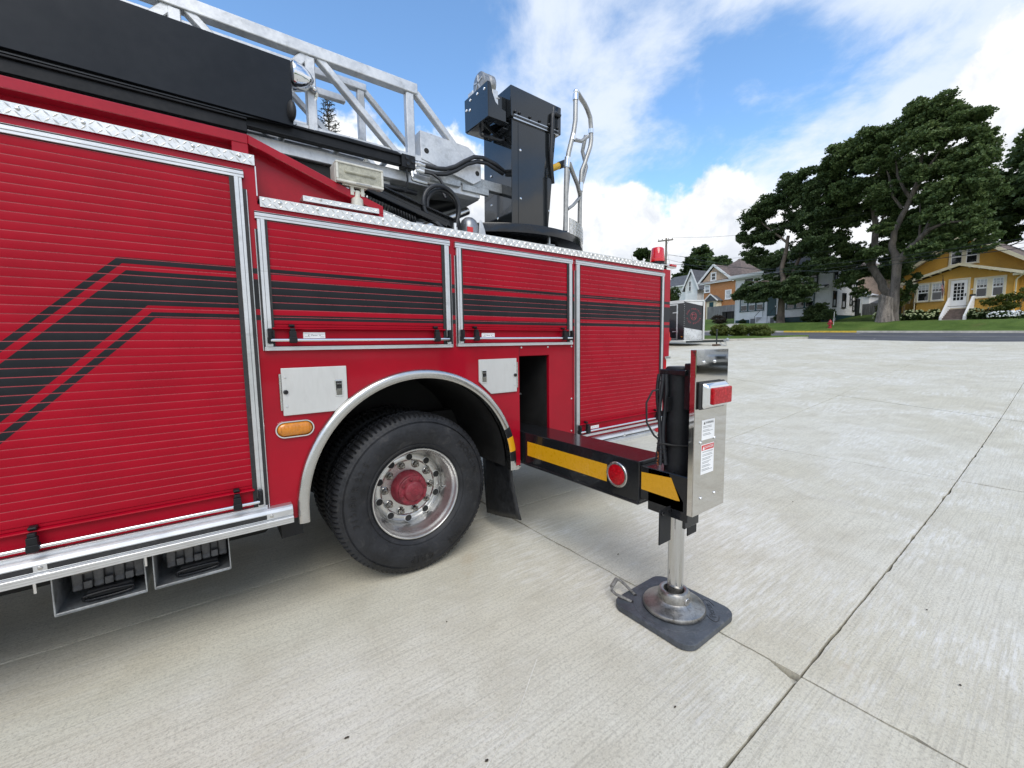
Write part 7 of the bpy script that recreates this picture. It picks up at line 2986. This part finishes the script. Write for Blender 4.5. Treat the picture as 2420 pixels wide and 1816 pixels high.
# trees behind the houses
def simple_tree(label, s, t, z0, ztop, rad, n, size, leaf, seed, name='tree', sq=1.0, group=None, gaps=.34):
    lr = random.Random(seed)
    zc = z0 + (ztop - z0) * .38
    limbs = [([(s, t, z0 - .4), (s + .05, t, z0 + (zc - z0) * .6), (s, t, zc), (s + .2, t, zc + (ztop - zc) * .6)], [.34, .26, .22, .06])]
    ends = [(s + lr.uniform(-1, 1) * rad * .8, t + lr.uniform(-1, 1) * rad * .6, lr.uniform(zc, ztop - .8)) for _ in range(7)]
    limbs += twigs((s, t, zc - .3), ends, .12, seed)
    cl = []
    for k in range(15):
        a = lr.uniform(0, 6.28)
        f = lr.random()
        z = zc + (ztop - zc) * (.05 + .86 * f)
        rr = rad * (1.0 - .55 * f ** 1.8) * lr.uniform(.35, .8)
        q = rad * lr.uniform(.30, .46)
        cl.append((s + rr * math.cos(a), t + rr * math.sin(a) * .8, z, q, q, q * .72 * sq))
    cl.append((s, t, ztop - rad * .3, rad * .42, rad * .42, rad * .32))
    return tree(name, label, 'tree', (s, t, z0), limbs, cl, n, size, leaf, gaps=gaps, seed=seed, group=group)


simple_tree('round green tree rising behind the brick house', 54.2, 50, 6.0, 21.4, 6.2, 15000, .55, L_MID, 61)
simple_tree('small green tree at the far left, beside the red beacon', 65.3, 45, 7.0, 22.9, 3.9, 9000, .55, L_MID, 62)
simple_tree('tall dark tree behind the right half of the yellow house roof', 5.2, 33, 4.6, 20.0, 4.8, 16000, .40, L_MAPLE, 63)
simple_tree('dark tree close behind the yellow house ridge', 8.8, 34, 4.6, 17.5, 4.2, 13000, .40, L_DARK, 64)
simple_tree('dark tree at the right edge of the view, behind the yellow house', 1.2, 31, 4.4, 18.6, 4.6, 15000, .38, L_MAPLE, 65)
simple_tree('bushy tree in the gap between the white house and the yellow house', 11.2, 29, 4.4, 12.6, 3.4, 9000, .34, L_DARK, 66)
simple_tree('low dark tree left of the maple, over the brick house roof', 44.8, 44, 6.0, 16.8, 4.4, 8000, .5, L_DARK, 67)
simple_tree('low dark tree behind the white house roof', 40.0, 45, 6.0, 16.4, 4.4, 8000, .5, L_DARK, 68)
simple_tree('dark tree filling in behind the white house chimney end', 33.0, 42, 6.0, 15.4, 4.4, 8000, .5, L_DARK, 69)


def spruce(x, y, h, label, seed):
    z0 = -.3
    root = thing('spruce_tree', label, 'tree', (x, y, z0))
    lr = np.random.default_rng(seed)
    mb = MB()
    mb.tube([(x, y, z0), (x, y, h * .5), (x, y, h)], [.30, .17, .02], 8)
    V0, F0 = [], []
    quads = []
    k = 0
    z = 3.0
    while z < h - .15:
        f = 1 - (z - 3) / (h - 3)
        L = .25 + 3.0 * f ** .85
        nb_ = 6
        for i in range(nb_):
            a = 2 * math.pi * i / nb_ + k * .7 + lr.uniform(-.2, .2)
            l = L * lr.uniform(.8, 1.15)
            dirv = np.array([math.cos(a), math.sin(a), 0])
            tip = np.array([x, y, z]) + dirv * l + np.array([0, 0, .16 * l + (.12 if f < .2 else -.2 * l * f)])
            p0 = np.array([x, y, z])
            mb.tube([tuple(p0), tuple((p0 + tip) / 2 + np.array([0, 0, -.05])), tuple(tip)], [.03, .022, .008], 4)
            m = int(10 + 26 * l)
            for q in range(m):
                g_ = lr.uniform(.12, 1)
                c = p0 + (tip - p0) * g_
                d = dirv * lr.uniform(.2, .8) + lr.normal(size=3) * .6
                d /= np.linalg.norm(d)
                w = np.cross(d, lr.normal(size=3))
                w /= np.linalg.norm(w)
                le, wd = lr.uniform(.10, .22), .018
                quads.append([c - w * wd, c + w * wd, c + d * le + w * wd * .4, c + d * le - w * wd * .4])
        z += .34 + .16 * f
        k += 1
    mb.build('trunk', M_BARK, root)
    Q = np.array(quads)
    c = mesh_np('crown', Q.reshape(-1, 3), np.arange(len(Q) * 4).reshape(-1, 4), L_SPRUCE, root, lr.random(len(Q)))
    c['kind'] = 'stuff'


spruce(8.1, 29.4, 18.7, 'tall thin spruce seen through the ladder truss', 5)
spruce(9.5, 28.6, 15.9, 'shorter spruce tip seen low through the ladder truss, right of the taller one', 6)


# ---------------- shrubs and flower beds
def shrub(name, label, cat, clumps, n, size, leaf, seed, flowers=None, gaps=.22, base=None, group=None, stems=True):
    s_, t_ = clumps[0][0], clumps[0][1]
    zb = min(c[2] - c[5] for c in clumps)
    r = thing(name, label, cat, W(s_, t_, zb), group)
    V, F, tone = leaf_cloud(clumps, n, size, gaps, .4, seed, .6)
    c = mesh_np('foliage', V, F, leaf, r, tone)
    c['kind'] = 'stuff'
    if stems:
        mb = MB()
        lr = random.Random(seed)
        for k in range(7):
            c0 = clumps[k % len(clumps)]
            mb.tube([W(c0[0] + lr.uniform(-.1, .1), c0[1], zb - .1), W(c0[0] + lr.uniform(-.5, .5) * c0[3], c0[1] + lr.uniform(-.5, .5) * c0[4], c0[2] + c0[5] * .4)], [.02, .008], 5)
        mb.build('stems', M_BARK, r)
    if flowers:
        mat, k, rad = flowers
        lr = random.Random(seed + 9)
        mb = MB()
        for i in range(k):
            c0 = lr.choice(clumps)
            a, e = lr.uniform(2.4, 7.0), lr.uniform(-.35, 1.1)
            p = W(c0[0] + c0[3] * 1.0 * math.cos(a) * math.cos(e), c0[1] - abs(c0[4] * 1.02 * math.sin(a) * math.cos(e)), c0[2] + c0[5] * 1.0 * math.sin(e))
            mb.ball(p, rad * lr.uniform(.75, 1.2), 8, 5, .8)
        f_ = mb.build('flower_heads', mat, r, smooth=60)
        f_['kind'] = 'stuff'
    return r


# yellow-green shrubs on the island
isl = [((9.05, -.62), .85, 'yellow green shrub at the street end of the kerbed island'), ((10.35, -.85), 1.0, 'yellow green shrub in the middle of the island, behind the trailer coupling'), ((11.6, -1.1), 1.0, 'yellow green shrub on the island close behind the trailer nose')]
for k, ((s, t), h_, lab) in enumerate(isl):
    p = OR + U * s + N * t
    z = zl(p.x, p.y) + .12
    shrub('island_shrub', lab, 'shrub', [(s, t, z + h_ * .42, .78, .62, h_ * .52), (s + .35, t + .15, z + h_ * .35, .5, .5, h_ * .42), (s - .4, t - .1, z + h_ * .3, .45, .5, h_ * .38)], 5200, .085, L_SHRUB, 70 + k, group='shrubs on the kerbed island')
# hydrangeas below the yellow house, left and right of the steps
for k, (s, lab) in enumerate(((8.55, 'hydrangea with pale green heads next to the maple trunk'), (7.85, 'hydrangea with pale green heads under the left windows'), (7.1, 'hydrangea with pale green heads just left of the yellow house steps'),
                              (4.75, 'hydrangea with pale green heads just right of the yellow house steps'), (4.05, 'hydrangea with pale green heads under the right windows'), (3.35, 'hydrangea with pale green heads behind the white flowers'))):
    z = zs(s, 18.5)
    shrub('hydrangea', lab, 'shrub', [(s, 18.6, z + .40, .48, .42, .44), (s + .2, 18.3, z + .25, .35, .3, .3)], 1500, .10, L_MID, 90 + k, (L_FLOWERG, 26, .075), group='hydrangeas along the yellow house')
shrub('hydrangea', 'hydrangea with yellow green heads left of the stump', 'shrub', [(9.35, 15.6, zs(9.35, 15.6) + .42, .45, .4, .42), (9.15, 15.4, zs(9.3, 15.4) + .25, .3, .3, .3)], 1300, .10, L_SHRUB, 99, (L_FLOWERG, 16, .075))
shrub('flower_bush', 'low bush covered in white flowers in the corner bed', 'flower bush', [(2.9, 16.6, zs(2.9, 16.6) + .32, .75, .5, .30), (2.2, 16.8, zs(2.2, 16.8) + .34, .6, .5, .30)], 1800, .08, L_DARK, 101, (L_FLOWERW, 150, .05))
shrub('ornamental_shrub', 'loose yellow tinged shrub in front of the right windows', 'shrub', [(3.9, 17.9, 4.05, .62, .5, .34), (3.2, 17.9, 4.2, .6, .5, .5), (2.5, 17.9, 4.3, .65, .5, .62), (3.0, 17.7, 3.6, .8, .5, .4)], 3000, .10, L_SHRUB, 103, gaps=.4)
shrub('yew_bush', 'big dark rounded bush at the right corner of the white house', 'shrub', [(14.6, 16.4, 4.0, 1.2, .9, .85), (13.6, 16.2, 3.7, .9, .8, .65), (15.0, 16.3, 3.5, .9, .8, .5), (14.0, 16.3, 4.55, .7, .6, .4)], 8000, .13, L_DARK, 104)
shrub('reddish_bush', 'sparse reddish brown bush at the left corner of the white house', 'shrub', [(24.3, 15.8, 3.95, .9, .6, .55), (23.6, 15.6, 3.75, .7, .5, .35)], 1800, .11, leaf_mat('reddish_leaf', (.03, .02, .016), (.06, .038, .03), (.08, .075, .035)), 105, gaps=.45)
shrub('small_shrub', 'small dark shrub beside the white house steps', 'shrub', [(18.0, 16.4, 3.75, .36, .34, .42)], 900, .10, L_DARK, 106)
shrub('low_plant', 'low leafy plant under the white house windows', 'plant', [(21.9, 16.6, 3.6, .5, .3, .28)], 500, .10, L_MID, 107)
shrub('cedar_bush', 'tall green cedar bush at the left, beside the rear of the truck', 'shrub', [(38.6, 24.5, 7.6, 1.6, 1.3, 2.6), (37.6, 24.3, 6.4, 1.3, 1.2, 1.6), (39.4, 24.5, 6.6, 1.6, 1.3, 2.2)], 9000, .20, L_MID, 108)
shrub('sapling', 'bright green sapling between the stump and the leaning trunk', 'shrub', [(9.4, 18.2, 4.7, .8, .6, .7), (8.8, 18.0, 5.2, .6, .6, .6), (10.2, 18.4, 4.2, .7, .6, .7)], 2600, .14, L_SHRUB, 109, gaps=.35)
shrub('sapling', 'leafy shoots on the right side of the forked maple trunk', 'shrub', [(7.2, 14.4, 5.3, .45, .4, .6), (6.9, 14.5, 6.1, .4, .4, .3), (7.35, 14.4, 4.6, .3, .3, .4)], 900, .14, L_MID, 110, gaps=.35)


# ---------------- trailer and cars
def trailer():
    z0 = 1.27
    xa, xb, yf, yb_ = 21.5, 23.5, 10.55, 15.4
    yt = 9.98
    zb, zt = 1.62, 3.74
    M_TB = pm('black_trailer_skin', (0.012, 0.013, 0.016), 0.22, var=0.1, vs_=1.2, coat=0.4)
    M_TS = pm('white_trailer_trim', (0.66, 0.67, 0.66), 0.42, 0.3, var=0.06, vs_=3)
    r = thing('cargo_trailer', 'black enclosed cargo trailer with white edge trim and a stone guard, parked by the island', 'trailer', (22.5, 12.5, z0))
    out = [(xa, yb_), (xa, yf), (22.5, yt), (xb, yf), (xb, yb_)]
    mb = MB()
    mb.prism(out, 'xy', zb, zt)
    b = mb.build('body', M_TB, r)
    mb = MB()
    mb.prism([(xa - .02, yb_ + .02), (xa - .02, yf - .012), (22.5, yt - .025), (xb + .02, yf - .012), (xb + .02, yb_ + .02)], 'xy', zt + .001, zt + .07)
    mb.build('roof', M_TS, r)
    mb = MB()
    mb.prism([(xa - .012, yb_), (xa - .012, yf - .006), (22.5, yt - .015), (xb + .012, yf - .006), (xb + .012, yb_)], 'xy', zb - .06, zb - .001)
    mb.box(22.42, 22.58, yt - .035, yt - .012, zb, zt)
    mb.box(xa - .013, xa - .001, yf + .02, yb_, zt - .09, zt)
    mb.build('edge_trim', M_TS, r)
    d = Vector((1.0, yt - yf, 0)).normalized()
    nrm = Vector((d.y, -d.x, 0))

    def nose(a, o, z):
        p = Vector((xa, yf, z)) + d * a + nrm * o
        return tuple(p)

    mb = MB()
    L = math.hypot(1.0, yt - yf)
    mb.add([nose(.03, .006, zb + .01), nose(L - .06, .006, zb + .01), nose(L - .06, .006, zb + .50), nose(.03, .006, zb + .68)], [(0, 1, 2, 3)])
    mb.build('stone_guard', M_STEEL if False else pm('dented_bright_guard', (0.72, 0.73, 0.74), 0.30, 0.85, var=0.15, vs_=3, bump=0.9, bs=5), r)
    mb = MB()
    mb.add([nose(0.0, .004, zt - .02), nose(.30, .004, zt - .02), nose(L - .06, .004, zt - .02), nose(L - .06, .004, zt - .26)], [(0, 1, 2, 3)])
    mb.build('nose_cap', M_TS, r)
    mb = MB()
    for k in range(18):
        c = Vector(nose(.012, .002, zb + .1 + k * .115))
        mb.ball(c, .014, 6, 4)
        c = Vector((22.5, yt - .037, zb + .05 + k * .118))
        mb.ball(c, .012, 6, 4)
    mb.build('rivet', M_TS, r)
    M_TL = pm('faded_red_lettering', (0.30, 0.06, 0.075), 0.5, var=0.1)
    up = Vector((0, 0, 1))
    mb = MB()
    cz = 2.92

    def arc(txt, rad, mid, size, top):
        n = len(txt)
        step = R(14.5)
        for i, ch in enumerate(txt):
            k = i - (n - 1) / 2
            a = R(90) - k * step if top else R(-90) + k * step
            pos = Vector(nose(.56, .007, cz)) + d * (rad * math.cos(a)) + up * (rad * math.sin(a))
            rt = d * math.sin(a) - up * math.cos(a)
            u2 = d * math.cos(a) + up * math.sin(a)
            if not top:
                rt, u2 = -rt, -u2
            if ch != ' ':
                put_text(mb, ch, size, pos, rt, u2)
    arc('SUN PRAIRIE', .40, 0, .125, True)
    arc('FIRE RESCUE', .40, 0, .125, False)
    c = Vector(nose(.56, .008, cz))
    pts = [c + d * (.17 * math.cos(2 * math.pi * i / 24)) + up * (.21 * math.sin(2 * math.pi * i / 24)) for i in range(24)]
    mb.tube(pts, .012, 5, closed=True)
    pts = [c + d * (.09 * math.cos(2 * math.pi * i / 16)) + up * (.11 * math.sin(2 * math.pi * i / 16)) for i in range(16)]
    mb.tube(pts, .012, 5, closed=True)
    for a in range(4):
        an = math.pi / 2 * a + math.pi / 4
        mb.bar(c + d * (.10 * math.cos(an)) + up * (.12 * math.sin(an)), c + d * (.16 * math.cos(an)) + up * (.19 * math.sin(an)), .03, .004, nrm)
    mb.build('crest_lettering', M_TL, b, fix=False)
    # side door, frame and hinges
    mb = MB()
    y0, y1 = 10.92, 11.85
    for (ya, yb2, za, zb2) in ((y0, y0 + .07, zb + .03, zt - .12), (y1, y1 + .07, zb + .03, zt - .12), (y0 + .071, y1 - .001, zt - .19, zt - .12), (y0 + .071, y1 - .001, zb + .03, zb + .10)):
        mb.box(xa - .022, xa - .002, ya, yb2, za, zb2)
    dr = mb.build('door_frame', M_ALU, r)
    mb = MB()
    for z in (zb + .45, zt - .62):
        mb.box(xa - .05, xa - .0225, y0 - .04, y0 + .30, z, z + .05)
        mb.box(xa - .06, xa - .0225, y0 - .04, y0 + .05, z - .04, z + .09)
    mb.build('door_hinge', M_ALU, dr)
    mb = MB()
    mb.box(xa - .02, xa - .002, 10.62, 10.70, zb + .16, zb + .20)
    mb.build('marker_lamp', M_AMB, r)
    # drawbar, coupler, jack and block, wheels
    mb = MB()
    mb.bar((xa + .25, yf, zb - .11), (22.5, 8.95, zb - .09), .06, .11)
    mb.bar((xb - .25, yf, zb - .11), (22.5, 8.95, zb - .09), .06, .11)
    mb.bar((22.5, yt + 1, zb - .105), (22.5, 8.75, zb - .085), .07, .12)
    db = mb.build('drawbar', M_DKTRIM, r)
    mb = MB()
    mb.box(22.44, 22.56, 8.55, 8.80, zb - .11, zb + .02)
    mb.ball((22.5, 8.62, zb - .02), .09, 10, 6)
    mb.build('coupler', M_GALV, db)
    mb = MB()
    mb.cyl((22.5, 9.2, z0 + .10), (22.5, 9.2, zb + .42), .035, 10)
    mb.ball((22.5, 9.2, zb + .50), .055, 10, 6)
    mb.tube([(22.5, 9.2, zb + .44), (22.42, 9.12, zb + .44)], .015, 6)
    mb.build('jack', M_DKTRIM, r)
    mb = MB()
    for k in (-.06, .06):
        mb.tube([(22.5 + k, 8.75, zb - .1), (22.5 + k, 8.68, zb - .34), (22.5 + k, 8.95, zb - .28), (22.5 + k, 9.05, zb - .12)], .014, 6)
    mb.build('safety_chain', M_GALV, r)
    for y in (13.0, 13.9):
        for x in (xa + .02, xb - .24):
            mb = MB()
            mb.lathe([(.0005, 0), (.17, 0), (.19, .02), (.33, .015), (.345, .04), (.345, .18), (.33, .21), (.0005, .21)], (x, y, z0 + .42), 'x', 24)
            mb.build('wheel', M_TYRE, r, smooth=40)
    blk = MB()
    blk.box(22.24, 22.76, 9.08, 9.32, z0 + .0, z0 + .095)
    o = blk.build('timber_block', pm('old_timber', (0.10, 0.062, 0.04), 0.9, var=0.3, vs_=9), None, bevel=.01)
    tag(o, 'short brown timber block under the trailer jack', 'timber block')


trailer()


def car(name, label, paint, loc, yaw):
    """front faces local -Y; origin on the ground under the middle"""
    r = thing(name, label, 'car', loc)
    M = Matrix.Translation(loc) @ Matrix.Rotation(yaw, 4, 'Z')
    hw = .94
    def prof(sec):
        return sec
    # lofted body: stations along y with half width, sill, belt, roof half width and roof height
    ST = [(-2.42, .70, .42, .78, 0, 0), (-2.36, .84, .30, .96, 0, 0), (-2.15, .91, .26, 1.04, 0, 0), (-1.6, .94, .25, 1.10, 0, 0), (-1.05, .95, .25, 1.14, 0, 0), (.4, .95, .25, 1.16, 0, 0), (1.9, .95, .27, 1.16, 0, 0), (2.30, .90, .32, 1.10, 0, 0), (2.40, .78, .45, .95, 0, 0)]
    V, F = [], []
    for (y, w, zl_, zh, _, _) in ST:
        for (fx, fz) in ((-.93, 0), (-1, .16), (-1, .62), (-.97, .86), (-.84, 1.0), (-.4, 1.025), (.4, 1.025), (.84, 1.0), (.97, .86), (1, .62), (1, .16), (.93, 0)):
            V.append((w * fx, y, zl_ + (zh - zl_) * fz))
    k = 12
    for i in range(len(ST) - 1):
        for j in range(k):
            l = (j + 1) % k
            F.append((i * k + j, i * k + l, (i + 1) * k + l, (i + 1) * k + j))
    F += [tuple(range(k)), tuple(range((len(ST) - 1) * k, len(ST) * k))]
    mb = MB(M)
    mb.add(V, F)
    b = mb.build('body', paint, r, smooth=38)
    mb = MB(M)
    V = []
    for (y, w, z) in ((-1.05, .88, 1.13), (-.35, .70, 1.72), (1.75, .72, 1.74), (2.25, .84, 1.14)):
        V += [(-w, y, z), (w, y, z)]
    mb.add(V, [(0, 1, 3, 2), (2, 3, 5, 4), (4, 5, 7, 6), (0, 2, 4, 6), (1, 7, 5, 3)])
    mb.build('cabin_glass', M_GLASS, r)
    mb = MB(M)
    mb.add([(-.69, -.42, 1.70), (.69, -.42, 1.70), (.71, 1.78, 1.72), (-.71, 1.78, 1.72), (-.62, -.30, 1.77), (.62, -.30, 1.77), (.64, 1.70, 1.79), (-.64, 1.70, 1.79)], [(0, 1, 5, 4), (1, 2, 6, 5), (2, 3, 7, 6), (3, 0, 4, 7), (4, 5, 6, 7)])
    for sx in (-1, 1):
        mb.bar((sx * .89, -1.08, 1.12), (sx * .70, -.38, 1.71), .06, .07)
        mb.bar((sx * .93, .45, 1.13), (sx * .72, .40, 1.72), .05, .09)
        mb.bar((sx * .86, 2.27, 1.12), (sx * .72, 1.76, 1.73), .06, .10)
    mb.build('roof', paint, r)
    mb = MB(M)
    mb.box(-.50, .50, -2.455, -2.36, .70, .95)
    gr = mb.build('grille', M_DKTRIM, r, bevel=.03)
    mb = MB(M)
    for z in (.735, .785, .835, .885, .925):
        mb.box(-.48, .48, -2.475, -2.4551, z - .010, z + .010)
    mb.box(-.07, .07, -2.485, -2.456, .79, .87)
    mb.build('grille_bar', M_CHROME, gr)
    for sx in (-1, 1):
        mb = MB(M)
        mb.add([(sx * .53, -2.44, .74), (sx * .83, -2.36, .76), (sx * .88, -2.22, .95), (sx * .54, -2.40, .95), (sx * .53, -2.3, .74), (sx * .80, -2.2, .76), (sx * .82, -2.1, .95), (sx * .54, -2.3, .95)],
               [(0, 1, 2, 3), (0, 4, 5, 1), (3, 2, 6, 7), (1, 5, 6, 2), (0, 3, 7, 4)])
        mb.build('headlight', pm('headlamp_glass', (0.55, 0.58, 0.60), 0.08, 0.3, var=0.2, vs_=12, coat=0.8), r)
        mb = MB(M)
        mb.box(sx * 1.02 - .08, sx * 1.02 + .08, -.98, -.86, 1.12, 1.28)
        mb.build('mirror', paint, r, bevel=.03)
    mb = MB(M)
    mb.box(-.80, .80, -2.475, -2.30, .40, .60)
    bp = mb.build('bumper', paint, r, bevel=.05, seg=2)
    mb = MB(M)
    mb.box(-.55, .55, -2.482, -2.4755, .45, .56)
    mb.build('bumper_intake', M_DKTRIM, bp)
    mb = MB(M)
    mb.box(-.17, .17, -2.498, -2.4825, .47, .57)
    mb.build('number_plate', M_TRIMW, bp)
    mb = MB(M)
    mb.box(-.74, .74, -2.40, -2.2, .24, .3999)
    mb.build('skid_plate', M_DKTRIM, r, bevel=.04)
    for sx in (-1, 1):
        for y in (-1.50, 1.45):
            mb = MB()
            p0 = M @ Vector((sx * .70, y, .36))
            p1 = M @ Vector((sx * .955, y, .36))
            e = (p1 - p0).normalized()
            mb.tube([p0, p0 + e * .02, p1 - e * .03, p1], [.33, .36, .36, .33], 24)
            wv = mb.build('wheel', M_TYRE, r, smooth=40)
            mb = MB()
            mb.tube([p1 - e * .01, p1 + e * .005], [.22, .20], 18)
            mb.build('rim', M_BRUSH, wv, smooth=40)
            mb = MB()
            pts = [M @ Vector((sx * .962, y + .43 * math.cos(a), .36 + .43 * math.sin(a))) for a in [math.pi * i / 14 for i in range(15)]]
            mb.tube(pts, .045, 6)
            mb.build('wheel_arch', M_DKTRIM, b, smooth=50)
    return r


car('parked_car', 'bright red parked car, only its nose showing beside the black trailer', pm('bright_red_car_paint', (0.50, 0.022, 0.018), 0.2, var=0.04, coat=0.8), Vector((19.75, 13.15, 1.17)), 0.0)
car('parked_car', 'silver parked car on the lot, mirrored in the stainless end cover', pm('silver_car_paint', (0.60, 0.63, 0.66), 0.30, 0.45, var=0.04, coat=0.8), Vector((14.8, -9.0, .50)), R(-150))
